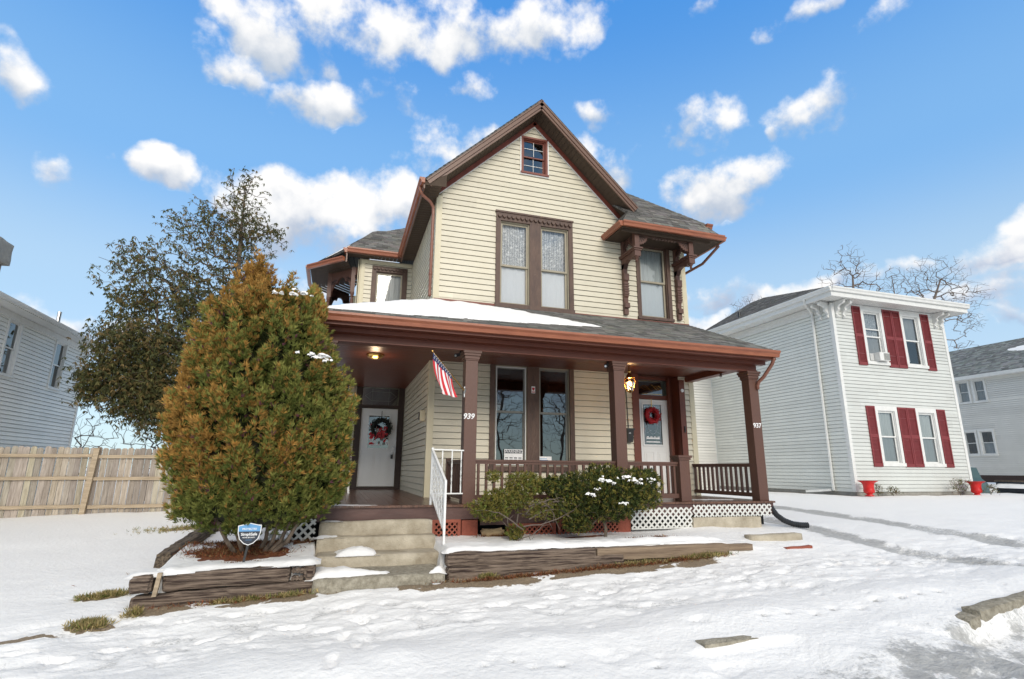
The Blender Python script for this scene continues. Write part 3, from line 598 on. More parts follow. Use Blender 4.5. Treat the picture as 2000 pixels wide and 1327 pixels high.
# flat soffits: left eave, wing eave
for i in range(36):
    y = YF+.02+i*.128; sf.quad((xl, y, 6.58), (xl, y+.118, 6.58), (XL, y+.118, 6.6), (XL, y, 6.6)); sf.quad((xl, y+.118, 6.59), (xl, y+.128, 6.59), (XL, y+.128, 6.61), (XL, y+.118, 6.61))
sf.quad((xl, YF+.02, 6.58), (XL+.1, YF+.02, 6.6), (XL+.1, YF+.02, 6.9), (xl, YF+.02, 6.66))
for i in range(14):
    x = -.2+i*.11; sf.quad((x, 15.27, 6.62), (x+.1, 15.27, 6.62), (x+.1, 15.72, 6.66), (x, 15.72, 6.66)); sf.quad((x+.1, 15.27, 6.63), (x+.11, 15.27, 6.63), (x+.11, 15.72, 6.67), (x+.1, 15.72, 6.67))
for i in range(20):                                             # main roof front soffit, right of the gable
    x = 6.5+i*.11; sf.quad((x, 10.7, 6.58), (x+.1, 10.7, 6.58), (x+.1, YW, 6.58), (x, YW, 6.58))
sf.quad((XR, 10.7, 6.585), (8.68, 10.7, 6.585), (8.68, 20, 6.585), (XR, 20, 6.585))
sf.build('soffit', 'soffit_brown', house)
mb = MB()
gutter(mb, [(xl, YF-.02, 6.73), (xl, 15.2, 6.73)], out=(-1, 0, 0)); mb.split(); gutter(mb, [(-.2, 15.27, 6.75), (1.24, 15.27, 6.75)], w=.12, h=.13)
gutter(mb, [(-.2, 15.27, 6.75), (-.2, 15.5, 6.75)], out=(-1, 0, 0), h=.13)
mb.split(); gutter(mb, [(-.25, 15.32, 6.48), (-1.26, 16.45, 6.5), (-1.28, 18.3, 6.5)], out=[(-.72, -.69, 0), (-1, 0, 0)], h=.12)
mb.split(); gutter(mb, [(8.68, 10.75, 6.69), (8.68, 19.9, 6.69)], out=(1, 0, 0))
gutter(mb, [(8.5, 10.68, 6.69), (8.68, 10.68, 6.69)])
mb.build('gutter', 'copper_gutter', house)
mb = MB(); mb.box(-.23, -.19, 15.3, 15.36, 6.34, 6.62); mb.split(); mb.box(-.19, 1.32, 15.272, 15.30, 6.60, 6.74); mb.split(); mb.box(xl-.02, xl+.012, YF+.03, 15.25, 6.5, 6.66); mb.split(); mb.box(6.5, 8.66, 10.7, 10.72, 6.5, 6.64)
mb.build('fascia_board', 'rake_brown', house)
mb = MB(); mb.tube([(1.26, 10.86, 6.62), (1.26, 10.86, 6.52), (1.34, 10.9, 6.42), (1.52, 11.02, 6.36), (1.60, 11.08, 6.27), (1.61, 11.09, 6.15), (1.61, 11.09, 4.3), (1.60, 11.0, 4.16)], .036, 8)
mb.tube([(1.61, 11.09, 4.72), (1.61, 11.09, 4.66)], .044, 8)
mb.build('downspout', 'copper_dark', house, smooth=True)
# --- front windows
def scallop(mb, P, u0, u1, z, w=.115):
    n = max(3, round((u1-u0)/w)); w = (u1-u0)/n
    for i in range(n):
        a = u0+i*w; pts = [P(a+.012, z+.03, .042)]
        for k in range(9):
            t = math.pi*k/8; pts.append(P(a+w/2-(w/2-.012)*math.cos(t), z+.012-.042*math.sin(t)-(.014 if k == 4 else 0), .042))
        pts.append(P(a+w-.012, z+.03, .042)); e = Vector(P(0, 0, .095)) - Vector(P(0, 0, .042)); mb.prism(pts, e)
def double_window(P, H, head, **k):
    u0, u1, z0, z1 = H; m = (u0+u1)/2; cw = .11; mull = .14
    c_ = MB()
    pbox(c_, P, u0-cw, u0, z0, z1, -.01, .045); pbox(c_, P, u1, u1+cw, z0, z1, -.01, .045); pbox(c_, P, m-mull, m+mull, z0, z1, -.12, .045)
    pbox(c_, P, u0-cw, u1+cw, z1, z1+head, -.01, .048); pbox(c_, P, u0-cw-.01, u1+cw+.01, z0-.1, z0, -.1, .075)
    cas = c_.build('window_casing', 'brown_trim', house)
    if head > .15:
        s_ = MB(); scallop(s_, P, u0-cw+.02, u1+cw-.02, z1+head*.42); pbox(s_, P, u0-cw-.02, u1+cw+.02, z1+head-.03, z1+head+.012, -.01, .07); s_.build('scalloped_moulding', 'brown_trim', cas)
    ws = [window(house, P, u0, m-mull, z0, z1, nocase=True, casing='sash_tan', **k), window(house, P, m+mull, u1, z0, z1, nocase=True, casing='sash_tan', **k)]
    return cas, ws
double_window(FW, H_UP, .23, meet=5.17)
window(house, FW, *H_AT, casing='frieze_brown', cw=.045, head=.045, sill=.045, sash='frieze_brown', sw=.03, lower=None, upper=None, glass='glass_mirror', munt=None, room=.6)
mb = MB()
for za, zb, d in ((7.70, 8.08, -.084), (8.14, 8.53, -.052)):
    pbox(mb, FW, 4.064, 4.076, za, zb, d, d+.008); pbox(mb, FW, 3.82, 4.32, (za+zb)/2-.006, (za+zb)/2+.006, d+.001, d+.0075)
mb.build('muntin', 'trim_white', house)
window(house, FW, *H_HD, head=.12, cw=.10, sill=.07, upper='curtain_white', lower='screen_grey', meet=5.2, glass='glass')
cas, ws = double_window(FW, H_DN, .12, upper=None, lower=None, glass='glass_mirror', sash='sash_grey', room=1.2, meet=1.78)
mb = MB()                                                        # pale storm frame on the left pane
u0, u1, z0, z1 = 3.17, 3.86, .65, 2.77
for a, b, c_, d in ((u0, u0+.02, z0, z1), (u1-.02, u1, z0, z1), (u0+.02, u1-.02, z0, z0+.02), (u0+.02, u1-.02, z1-.02, z1)): pbox(mb, FW, a, b, c_, d, -.03, .012)
mb.build('storm_frame', 'trim_white', ws[0])
def sticker(parent, x, z, w, h, P=FW, d=.046, y=None, txt='', red=True, name='sticker'):
    b = MB(); pbox(b, P, x-w/2, x+w/2, z-h/2, z+h/2, d, d+.003); o = b.build(name, 'text_white', parent); return o
st = sticker(house, 4.02, 2.28, .085, .15)
b = MB(); Pf = FW; b.prism([Pf(4.02+x, 2.30+z, .0495) for x, z in ((-.03, .03), (.03, .03), (.032, 0), (.016, -.03), (0, -.04), (-.016, -.03), (-.032, 0))], (0, -.002, 0)); pbox(b, Pf, 3.985, 4.055, 2.22, 2.242, .0495, .0515); b.build('printed_shield', 'sign_red', st)
st = sticker(house, 3.60, .83, .42, .30, d=-.055, name='warning_sign')
b = MB(); pbox(b, FW, 3.40, 3.80, .895, .965, -.0515, -.0495); [pbox(b, FW, 3.41+.10*(i%4), 3.48+.10*(i%4), .70+.045*(i//4), .72+.045*(i//4), -.0515, -.0495) for i in range(12)]; b.build('printed_band', 'sign_navy', st)
text_obj('WARNING', .085, 'text_white', st, facing_front(3.60, YW+.049, .93), 'lettering', .001)
st = sticker(house, 4.33, .76, .30, .16, d=-.055, name='window_notice'); b = MB(); [pbox(b, FW, 4.20, 4.46-.03*i, .70+.03*i, .71+.03*i, -.0515, -.0495) for i in range(4)]; b.build('printed_lines', 'sign_blue', st)
mb = MB(); pbox(mb, FW, XL, H_UP[0]-.115, 4.10, 4.19, .0, .035); pbox(mb, FW, H_UP[0]-.115, H_UP[1]+.115, 4.06, 4.118, .0, .05); pbox(mb, FW, H_UP[1]+.115, XR+.02, 4.08, 4.165, .0, .035)
mb.build('wall_flashing', 'frieze_brown', house)
# --- wing (left, set back)
RW = wallY(YR); H_WG = (.66, 1.46, 5.0, 6.28); H_DL = (.50, 1.56, 0, 2.92)
mb = MB(); siding(mb, RW, .24, XL, -.02, CEIL, holes=[H_DL]); mb.split(); siding(mb, RW, .30, XL, 4.1, 6.5, holes=[H_WG]); mb.build('wall', 'siding_cream', house)
mb = MB(); sheet(mb, RW, .17, XL, -.5, 6.65, [H_WG, H_DL]); mb.quad((.17, YR+.01, -.5), (.17, 20, -.5), (.17, 20, 6.65), (.17, YR+.01, 6.65)); mb.build('sheathing', 'trim_cream', house)
mb = MB(); pbox(mb, RW, .15, .29, -.02, CEIL, -.02, .024); mb.split(); pbox(mb, RW, .22, .33, 4.2, 6.6, -.02, .024); pbox(mb, RW, .33, XL-.02, 6.5, 6.6, 0, .03); mb.box(.135, .15, YR, YR+.5, 4.2, 6.6); mb.build('corner_board', 'trim_cream', house)
w = window(house, RW, *H_WG, head=.17, cw=.12, upper='curtain_white', lower='curtain_white', meet=5.3)
s_ = MB(); scallop(s_, RW, .56, 1.56, 6.36); s_.build('scalloped_moulding', 'brown_trim', w)
mb = MB(); mb.box(-.05, .14, YR-.02, YR+.1, -.02, CEIL); mb.build('dark_corner_board', 'dark_wood', house)
# --- balcony at the wing's corner: posts, arched spandrels, soffit
bal = []
def turned_post(x, y, z0, z1):
    m = MB(); m.box(x-.06, x+.06, y-.06, y+.06, z1-.78, z1); m.box(x-.06, x+.06, y-.06, y+.06, z0, z0+.5)
    zt, zb = z1-.78, z0+.5; h = zt-zb
    m.lathe([(.06, 0), (.07, .02), (.045, .05), (.058, .10), (.066, h*.35), (.05, h*.7), (.042, h-.16), (.062, h-.13), (.045, h-.10), (.062, h-.05), (.06, h)], (x, y, zb), 12)
    return m.build('balcony_post', 'brown_post', house)
pA, pB, pC, pD = (.02, 15.96), (-.66, 16.72), (-.66, 18.1), (0, 18.8)
for p in (pA, pB, pC): turned_post(p[0], p[1], 4.3, 6.42)
def spandrel(p, q, z1=6.40, drop=.72):
    m = MB(); a, b = Vector((*p, 0)), Vector((*q, 0)); d = b-a; Lh = d.length; d.normalize(); n = Vector((-d.y, d.x, 0))*.05
    prof = [(.06, -drop), (.10, -drop+.05), (.09, -drop+.10), (.17, -.42), (.27, -.33), (.33, -.36), (.36, -.27), (.42, -.22), (.5, -.17)]
    L_ = [(u*Lh/1.0, v) for u, v in prof]; R_ = [(Lh-u, v) for u, v in L_[::-1]][1:]
    bot = L_ + R_
    for (u0, v0), (u1, v1) in zip(bot[:-1], bot[1:]):
        m.prism([a+d*u0+Vector((0, 0, z1+v0)), a+d*u1+Vector((0, 0, z1+v1)), a+d*u1+Vector((0, 0, z1)), a+d*u0+Vector((0, 0, z1))], n)
    m2 = MB()
    for cu in (.2*Lh, .8*Lh):
        sg = 1 if cu < Lh/2 else -1
        for k in range(5):
            t = math.radians(-15-k*22); c0 = a+d*(cu-sg*.06)+Vector((0, 0, z1-.22)); v = d*sg*math.cos(t)+Vector((0, 0, math.sin(t))); m2.bar(c0+v*.06-n*.15, c0+v*.17-n*.15, .018, .012, up=n)
    o = m.build('balcony_spandrel', 'brown_post', house); m2.build('carved_fan', 'dark_wood', o)
spandrel(pB, pA); spandrel(pB, pC); spandrel(pA, (.17, 15.8+.0), drop=.5); spandrel(pC, pD)
mb = MB()
cen = Vector((.2, 17.2, 6.40))
ring = [(-.2, 15.3), (-1.24, 16.45), (-1.24, 18.3), (-.2, 19.4)]
for (p, q) in zip(ring[:-1], ring[1:]):
    a, b = Vector((*p, 6.40)), Vector((*q, 6.40))
    for i in range(10):
        s0, s1 = a.lerp(cen, i/10), a.lerp(cen, (i+.9)/10); t0, t1 = b.lerp(cen, i/10), b.lerp(cen, (i+.9)/10); mb.quad(s0, t0, t1, s1)
        u0_ = a.lerp(cen, (i+1)/10)+Vector((0, 0, .01)); v0_ = b.lerp(cen, (i+1)/10)+Vector((0, 0, .01)); mb.quad(s1+Vector((0, 0, .01)), t1+Vector((0, 0, .01)), v0_, u0_)
mb.build('balcony_soffit', 'soffit_brown', house)
mb = MB(); mb.box(-.66, .17, 15.9, 19, 4.1, 4.3); mb.quad((.16, 15.75, 4.2), (.16, 19, 4.2), (.16, 19, 6.4), (.16, 15.75, 6.4)); mb.build('balcony_floor_and_shade', 'dark_wood', house)  # floor, plus a dark sheet over the wall painting the shaded balcony interior
# --- bracketed window hood
HY, HZ, HX0, HX1 = 10.33, 6.24, 5.93, 8.74
mb = MB()
mb.slab([(HX0, HY, HZ), (HX1, HY, HZ), (8.50, 10.72, 6.74), (6.33, 10.72, 6.76)], .04, u=(1, 0, 0)); mb.slab([(HX0, HY, HZ), (6.33, 10.72, 6.76), (6.33, YW, 6.76), (HX0, YW, HZ)], .04, u=(0, 1, 0))
mb.slab([(HX1, HY, HZ), (HX1, 11.7, HZ), (8.50, 11.7, 6.74), (8.50, 10.72, 6.74)], .04, u=(0, 1, 0)); mb.slab([(6.32, 10.715, 6.755), (6.7, 10.715, 6.755), (6.6, 10.9, 7.0), (6.32, 10.95, 6.95)], .03)
hood = mb.build('window_hood', 'shingle', house)
tb_ = MB(); tb_.tabs([(HX0, HY, HZ), (HX1, HY, HZ), (8.50, 10.72, 6.74), (6.33, 10.72, 6.76)], (1, 0, 0)); tb_.tabs([(HX0, HY, HZ), (6.33, 10.72, 6.76), (6.33, YW, 6.76), (HX0, YW, HZ)], (0, 1, 0)); tb_.build('shingles', 'shingle_tab', hood)
mb = MB(); gutter(mb, [(HX0, HY, HZ+.01), (HX1, HY, HZ+.01)], w=.10, h=.12); gutter(mb, [(HX0, YW, HZ+.01), (HX0, HY-.03, HZ+.01)], out=(-1, 0, 0), w=.10, h=.12); gutter(mb, [(HX1, HY-.03, HZ+.01), (HX1, 11.7, HZ+.01)], out=(1, 0, 0), w=.10, h=.12)
mb.build('gutter', 'copper_gutter', hood)
mb = MB(); mb.box(HX0+.02, HX1-.02, HY+.02, YW, HZ-.12, HZ-.09); mb.box(HX0+.06, HX1-.3, HY+.12, HY+.16, HZ-.18, HZ-.12); mb.build('soffit', 'soffit_brown', hood)
mb = MB(); mb.tube([(8.78, 10.55, 6.1), (8.76, 11.2, 5.86), (8.5, 11.9, 5.7), (8.26, 12.0, 5.5), (8.26, 12.0, 4.2)], .036, 8); mb.build('downspout', 'copper_dark', hood, smooth=True)
def bracket(x, label):
    """tall scroll bracket: wall leg, curved arm, drop post and fans"""
    yp = 10.58; t = .055; m = MB()
    leg = [(YW-.02, 4.24), (YW-.10, 4.24), (YW-.10, 4.40), (YW-.13, 4.42), (YW-.13, 4.5), (YW-.09, 4.56), (YW-.10, 4.66), (YW-.13, 4.70), (YW-.13, 5.06), (YW-.15, 5.10), (YW-.15, 5.26), (YW-.11, 5.30), (YW-.11, 5.40), (YW-.18, 5.52), (YW-.30, 5.57), (YW-.42, 5.54), (YW-.50, 5.50), (yp-.04, 5.52), (yp-.05, 5.66), (YW-.02, 5.66)]
    # split into convex-ish strips by height
    for (y0, z0), (y1, z1) in zip(leg[1:13], leg[2:14]):
        if z1 > z0: m.prism([(x-t, YW-.02, z0), (x-t, y0, z0), (x-t, y1, z1), (x-t, YW-.02, z1)], (2*t, 0, 0))
    arm = leg[13:18]
    for (y0, z0), (y1, z1) in zip(arm[:-1], arm[1:]): m.prism([(x-t, y0, z0), (x-t, y1, z1), (x-t, y1, 5.66), (x-t, y0, 5.66)], (2*t, 0, 0))
    m.prism([(x-t, YW-.02, 5.40), (x-t, YW-.11, 5.40), (x-t, YW-.18, 5.52), (x-t, YW-.18, 5.66), (x-t, YW-.02, 5.66)], (2*t, 0, 0))
    for k in range(5): m.box(x-t-.012, x+t+.012, YW-.15, YW-.12, 4.74+.065*k, 4.775+.065*k)
    m.box(x-t-.01, x+t+.01, YW-.17, YW-.10, 5.10, 5.27); m.box(x-t-.01, x+t+.01, YW-.155, YW-.09, 4.40, 4.52)
    m.box(x-.10, x+.10, yp-.09, YW-.02, 5.66, 5.70); m.box(x-.12, x+.12, yp-.115, YW-.02, 5.70, 5.735); m.box(x-.08, x+.08, yp-.07, yp+.07, 5.52, 5.66)
    m.lathe([(.0, -.16), (.02, -.13), (.035, -.10), (.025, -.07), (.05, -.03), (.07, 0)], (x, yp, 5.52), 10)
    m.box(x-.062, x+.062, yp-.062, yp+.062, 5.735, HZ-.12)
    m.box(x-.055, x+.055, YW-.12, YW-.02, 5.735, HZ-.12)
    o = m.build('hood_bracket', 'brown_post', house); o['label'] = label
    def fan(c, du, r=.27):
        f = MB(); d = Vector(du); c = Vector(c); n = d.cross(Vector((0, 0, 1)))*.02; pts = [c]
        for i in range(13):
            a = math.radians(-90*i/12); rr = r*(1+.05*math.cos(i*math.pi)); pts.append(c + d*rr*math.cos(a) + Vector((0, 0, rr*math.sin(a))))
        for i in range(1, len(pts)-1): f.prism([pts[0]-n, pts[i]-n, pts[i+1]-n], n*2)
        fo = f.build('fan_spandrel', 'brown_post', o)
        g = MB()
        for i in range(5):
            a = math.radians(-12-i*17); v = d*math.cos(a)+Vector((0, 0, math.sin(a)))
            for sg in (-1, 1): g.bar(c+v*.07+n*1.15*sg, c+v*.22+n*1.15*sg, .022, .006, up=n)
        g.build('carved_grooves', 'dark_wood', o)
    zt = HZ-.13
    if x < 7: fan((x+.06, yp, zt), (1, 0, 0)); fan((x, yp+.06, zt), (0, 1, 0)); fan((x, YW-.12, zt), (0, -1, 0), .2)
    else: fan((x-.06, yp, zt), (-1, 0, 0)); fan((x, yp+.06, zt), (0, 1, 0)); fan((x, YW-.12, zt), (0, -1, 0), .2)
bracket(6.42, 'left hood bracket'); bracket(7.93, 'right hood bracket')
mb = MB(); mb.box(6.48, 7.87, 10.54, 10.60, HZ-.19, HZ-.115)
for i in range(8): mb.lathe([(0, -.03), (.03, -.02), (.04, .0), (.03, .02)], (6.9+i*.085, 10.57, HZ-.20), 8)
mb.build('spandrel_rail', 'brown_trim', hood)
# --- porch
PE = 8.95                                                       # front edge of the floor
def deck(mb, x0, x1, y0, y1):
    n = round((x1-x0)/.09); w = (x1-x0)/n
    for i in range(n): mb.box(x0+i*w+.0015, x0+(i+1)*w-.0015, y0, y1, -.035, -.002*(i % 3 == 0))
mb = MB(); deck(mb, -.62, 8.22, PE-.04, YW-.002); deck(mb, -.62, XL, YW, YR-.002)
mb.build('porch_floor', 'floor_wood', house)
mb = MB(); mb.box(-.6, 8.2, PE, PE+.04, -.23, -.037); mb.box(-.6, -.56, PE+.04, YR, -.23, -.037); mb.box(8.16, 8.2, PE+.04, YW, -.26, -.037); mb.box(2.3, 5.1, PE-.005+.03, PE+.06, -.33, -.232)
mb.build('porch_fascia', 'fascia_wood', house)
mb = MB(); mb.quad((-.6, PE+.3, -.9), (8.2, PE+.3, -.9), (8.2, PE+.3, -.05), (-.6, PE+.3, -.05)); mb.build('crawlspace_shade', 'unlit_dark', house)  # near-black sheet painted in for the shade under the porch
# lattice and piers
PF = wallY(PE+.02)
mb = MB(); lattice(mb, PF, 1.5, 1.97, -.52, -.25, .085, .022, 0, border=.05); mb.split(); lattice(mb, PF, 2.75, 3.62, -.56, -.34, .085, .022, 0, border=.05); mb.split(); lattice(mb, PF, 3.66, 5.0, -.56, -.25, .085, .022, 0, border=.05)
mb.build('red_lattice', 'lattice_red', house)
mb = MB(); lattice(mb, PF, 5.05, 6.32, -.44, -.10, .115, .032, .03); pbox(mb, PF, 5.05, 6.32, -.46, -.44, .03, .046); mb.build('white_lattice', 'lattice_white', house)
mb = MB(); lattice(mb, PF, 6.34, 8.12, -.27, -.06, .115, .032, .032); mb.build('white_lattice', 'lattice_white', house)
mb = MB(); lattice(mb, PF, -.92, -.24, -.58, -.12, .125, .034, .05); mb.build('white_lattice', 'lattice_white', house)
for i, (a, b) in enumerate(((1.98, 2.26), (4.80, 5.06))): rough_box('brick_pier', 'brick_red', house, a, b, PE+.0, PE+.25, -.75, -.235, .06, .01, i)
rough_box('concrete_footing', 'concrete', house, 6.31, 7.83, PE-.06, PE+.24, -.6, -.275, .1, .006, 4)
# posts
def porch_post(x0, x1, y0, y1, z1, cap=True, num=None, nm='porch_post', base=0):
    m = MB(); m.box(x0, x1, y0, y1, base, z1)
    if cap:
        for k, (e, a, b) in enumerate(((.012, z1-.17, z1-.145), (.022, z1-.145, z1-.09), (.04, z1-.09, z1-.045), (.055, z1-.045, z1+.001))): m.box(x0-e, x1+e, y0-e, y1+e, a, b)
    o = m.build(nm, 'brown_post', house, bevel=.004)
    return o
BZ = 2.575
p939 = porch_post(1.995, 2.215, 9.02, 9.24, BZ); pmid = porch_post(4.86, 5.08, 9.02, 9.24, BZ); p937 = porch_post(7.96, 8.18, 9.02, 9.24, BZ)
pl = porch_post(-.42, -.20, 9.02, 9.24, BZ); pn = porch_post(6.18, 6.40, 9.02, 9.24, .80, cap=False, nm='newel_post')
mb = MB(); mb.box(6.14, 6.44, 8.98, 9.28, .80, .845); mb.box(6.16, 6.42, 9.0, 9.26, .76, .80); mb.build('newel_cap', 'brown_post', pn, bevel=.004)
text_obj('939', .13, 'text_white', p939, facing_front(2.075, 9.018, 1.43, .2), 'house_number', .006, True)
text_obj('937', .13, 'text_white', p937, facing_front(8.06, 9.018, 1.46, 0), 'house_number', .006, True)
# beam, mouldings, soffit, ceiling
mb = MB(); mb.box(-.44, 8.19, 9.03, 9.23, BZ+.002, 2.80); mb.box(-.44, 8.19, 8.985, 9.03, 2.70, 2.80); mb.box(-.44, 8.19, 9.0, 9.03, BZ+.0, BZ+.025)
mb.box(7.99, 8.19, 9.232, YW, BZ+.10, 2.80); mb.box(-.44, -.24, 9.232, YR, BZ, 2.80)
mb.build('porch_beam', 'brown_beam', house, bevel=.004)
mb = MB(); mb.box(-.60, 8.28, 8.66, 8.985, 2.775, 2.80); mb.box(-.6, 8.28, 8.86, 8.985, 2.70, 2.772); mb.box(8.19, 8.30, 8.7, YW, 2.77, 2.795)
mb.build('porch_soffit', 'brown_beam', house)
mb = MB(); n = 46
for i in range(n):
    y = 9.23+i*(YR-9.23)/n; w = (YR-9.23)/n; x1 = 8.1 if y < YW else XL
    mb.box(-.3, x1, y+.004, y+w-.008, 2.80, 2.83)
mb.box(-.3, 8.1, 9.23, YW, 2.832, 2.85); mb.box(-.3, XL, YW, YR, 2.832, 2.85); mb.build('porch_ceiling', 'ceiling_wood', house)
# porch roof
pr_ = MB(); EZ = 2.945; EY = 8.62; WZ = 4.15
pr_.slab([(-.64, EY, EZ), (8.36, EY, EZ), (7.30+.9, YW, WZ), (XL, YW, WZ)], .06, u=(1, 0, 0))
pr_.slab([(-.64, EY, EZ), (XL, YW, WZ), (XL, YR, WZ), (-.64, YR+2, EZ)], .06, u=(0, 1, 0))
pr_.slab([(8.36, EY, EZ), (8.36, YW+.3, EZ+.02), (8.2, YW+.3, WZ), (8.2, YW, WZ)], .06, u=(0, 1, 0))
proof = pr_.build('porch_roof', 'shingle', house)
tb_ = MB(); tb_.tabs([(-.64, EY-.02, EZ), (8.38, EY-.02, EZ), (8.2, YW, WZ), (XL, YW, WZ)], (1, 0, 0), base=(.165, .16, .145)); tb_.tabs([(-.64, EY, EZ), (XL, YW, WZ), (XL, YR, WZ), (-.64, YR, EZ)], (0, 1, 0)); tb_.build('shingles', 'shingle_tab', proof)
mb = MB(); gutter(mb, [(-.66, EY, EZ-.01), (8.36, EY, EZ-.01)], w=.12, h=.13); gutter(mb, [(-.66, EY-.04, EZ-.01), (-.66, YR, EZ-.01)], out=(-1, 0, 0)); gutter(mb, [(8.36, EY-.04, EZ-.01), (8.36, YW, EZ-.01)], out=(1, 0, 0), w=.03)
mb.build('gutter', 'copper_gutter', proof)
mb = MB(); mb.box(-.64, 8.34, EY+.005, EY+.03, 2.76, EZ-.06); mb.box(-.64, 8.3, EY+.03, EY+.07, 2.80, 2.84); mb.build('fascia_board', 'brown_beam', proof)
mb = MB(); mb.tube([(8.27, 8.60, 2.83), (8.27, 8.62, 2.76), (8.26, 8.66, 2.68), (8.20, 8.86, 2.44), (8.16, 8.96, 2.36), (8.15, 9.0, 2.28), (8.15, 9.0, 2.2)], .036, 8); mb.build('downspout', 'copper_dark', proof, smooth=True)
# railings: rails as the part, each baluster a sub-part
def railing(p, q, n, top=.72, bot=(.06, .14), bw=.042):
    p, q = Vector(p), Vector(q); d = q-p; m = MB(); z = Vector((0, 0, 1))
    m.bar(p+z*(top-.018), q+z*(top-.018), .085, .036); m.bar(p+z*(top-.055), q+z*(top-.055), .05, .038); m.bar(p+z*sum(bot)/2, q+z*sum(bot)/2, .05, bot[1]-bot[0])
    o = m.build('railing', 'brown_post', house)
    for i in range(n):
        c_ = p + d*(i+.5)/n; b = MB(); u = d.normalized()*bw/2; w = Vector((-u.y, u.x, 0))
        b.obox(c_+z*(bot[1]+top-.074)/2, u, w, z*(top-.074-bot[1])/2); b.build('baluster', 'brown_post', o)
railing((2.215, 9.12, 0), (4.86, 9.12, 0), 19); railing((5.08, 9.12, 0), (6.18, 9.12, 0), 8); railing((8.07, 9.24, 0), (8.07, YW, 0), 13); railing((2.06, 9.24, 0), (2.06, 10.55, 0), 9)
mb = MB(); mb.box(2.01, 2.11, 10.55, 10.65, 0, .76); mb.build('newel_post', 'brown_post', house)
# --- door 937 (right, recessed)
DY = 11.58
mb = MB(); pbox(mb, FW, 6.50, 6.68, -.02, 2.80, -.02, .03); pbox(mb, FW, 7.80, 7.95, -.02, 2.72, -.02, .03); pbox(mb, FW, 6.50, 7.95, 2.80, 2.87, -.02, .03)
mb.quad((6.68, YW, 0), (6.68, DY, 0), (6.68, DY, 2.8), (6.68, YW, 2.8)); mb.quad((7.80, YW, 0), (7.80, DY, 0), (7.80, DY, 2.8), (7.80, YW, 2.8)); mb.quad((6.68, YW, 2.8), (7.8, YW, 2.8), (7.8, DY, 2.8), (6.68, DY, 2.8))
mb.box(6.68, 6.86, DY-.03, DY+.05, 0, 2.8); mb.box(7.72, 7.80, DY-.03, DY+.05, 0, 2.8); mb.box(6.86, 7.72, DY-.03, DY+.05, 2.26, 2.36); mb.box(7.66, 7.70, DY-.12, DY-.03, 0, 2.8); mb.box(6.86, 7.72, DY-.03, DY+.05, 2.74, 2.8)
mb.box(6.66, 7.82, YW-.02, DY+.1, -.02, .035)
mb.build('door_frame', 'brown_beam', house)
def door(u0, u1, z0, z1, P, g0, g1, gz0, gz1, name_label, glass_m='glass_mirror', panels=()):
    m = MB(); m2 = MB(); T = .0
    pbox(m, P, u0, g0, z0, z1, -.045, T); pbox(m, P, g1, u1, z0, z1, -.045, T); pbox(m, P, g0, g1, z0, gz0, -.045, T); pbox(m, P, g0, g1, gz1, z1, -.045, T)
    for a, b, c_, d in panels:
        for (x0, x1, q0, q1) in ((a, b, c_, c_+.018), (a, b, d-.018, d), (a, a+.018, c_+.018, d-.018), (b-.018, b, c_+.018, d-.018)): pbox(m, P, x0, x1, q0, q1, T, .008)
        pbox(m, P, a+.05, b-.05, c_+.05, d-.05, T, .010)
    o = m.build('door', 'white_door', house); o['label'] = name_label
    for (x0, x1, q0, q1) in ((g0-.03, g1+.03, gz0-.03, gz0+.01), (g0-.03, g1+.03, gz1-.01, gz1+.03), (g0-.03, g0+.01, gz0+.01, gz1-.01), (g1-.01, g1+.03, gz0+.01, gz1-.01)): pbox(m2, P, x0, x1, q0, q1, T+.001, .016)
    m2.build('glass_frame', 'white_door', o)
    g = MB(); g.quad(P(g0, gz0, -.01), P(g1, gz0, -.01), P(g1, gz1, -.01), P(g0, gz1, -.01)); g.build('door_glass', glass_m, o)
    r = MB(); r.quad(P(g0, gz0, -.3), P(g1, gz0, -.3), P(g1, gz1, -.3), P(g0, gz1, -.3)); r.build('room_shade', 'unlit_dark', o)  # black sheet behind the glass stands for the unlit room
    return o
DP = wallY(DY)
d937 = door(6.87, 7.71, .04, 2.25, DP, 6.98, 7.50, 1.16, 2.14, 'white door with leaded glass', panels=((6.98, 7.24, .2, 1.0), (7.34, 7.60, .2, 1.0)))
mb = MB()                                                       # leaded pattern in the glass
for x in (7.03, 7.45): mb.bar(DP(x, 1.17, -.004), DP(x, 2.13, -.004), .008, .006, up=(0, 1, 0))
for z in (1.22, 2.08): mb.bar(DP(6.99, z, -.003), DP(7.49, z, -.003), .006, .008)
for i in range(6):
    for sx in (-1, 1): mb.bar(DP(7.24+sx*.19, 1.28+i*.15, -.005), DP(7.24+sx*(.19-.15*(1 if i % 2 else .4)), 1.36+i*.15, -.005), .006, .006)
for i in range(18): a, b = 2*math.pi*i/18, 2*math.pi*(i+1)/18; mb.bar(DP(7.24+.13*math.cos(a), 1.62+.2*math.sin(a), -.005), DP(7.24+.13*math.cos(b), 1.62+.2*math.sin(b), -.005), .006, .006)
mb.build('leaded_glazing', 'steel', d937)
mb = MB(); pbox(mb, DP, 7.05, 7.42, 1.30, 1.335, -.004, .001); pbox(mb, DP, 7.05, 7.42, 1.22, 1.245, -.004, .001); [pbox(mb, DP, 7.06+.1*i, 7.12+.1*i, 1.342, 1.36, -.004, .001) for i in range(4)]; mb.build('door_sticker', 'text_white', d937)
mb = MB(); mb.quad(DP(6.86, 2.36, 0), DP(7.72, 2.36, 0), DP(7.72, 2.74, 0), DP(6.86, 2.74, 0)); tr = mb.build('transom_pane', 'glass_mirror', house)
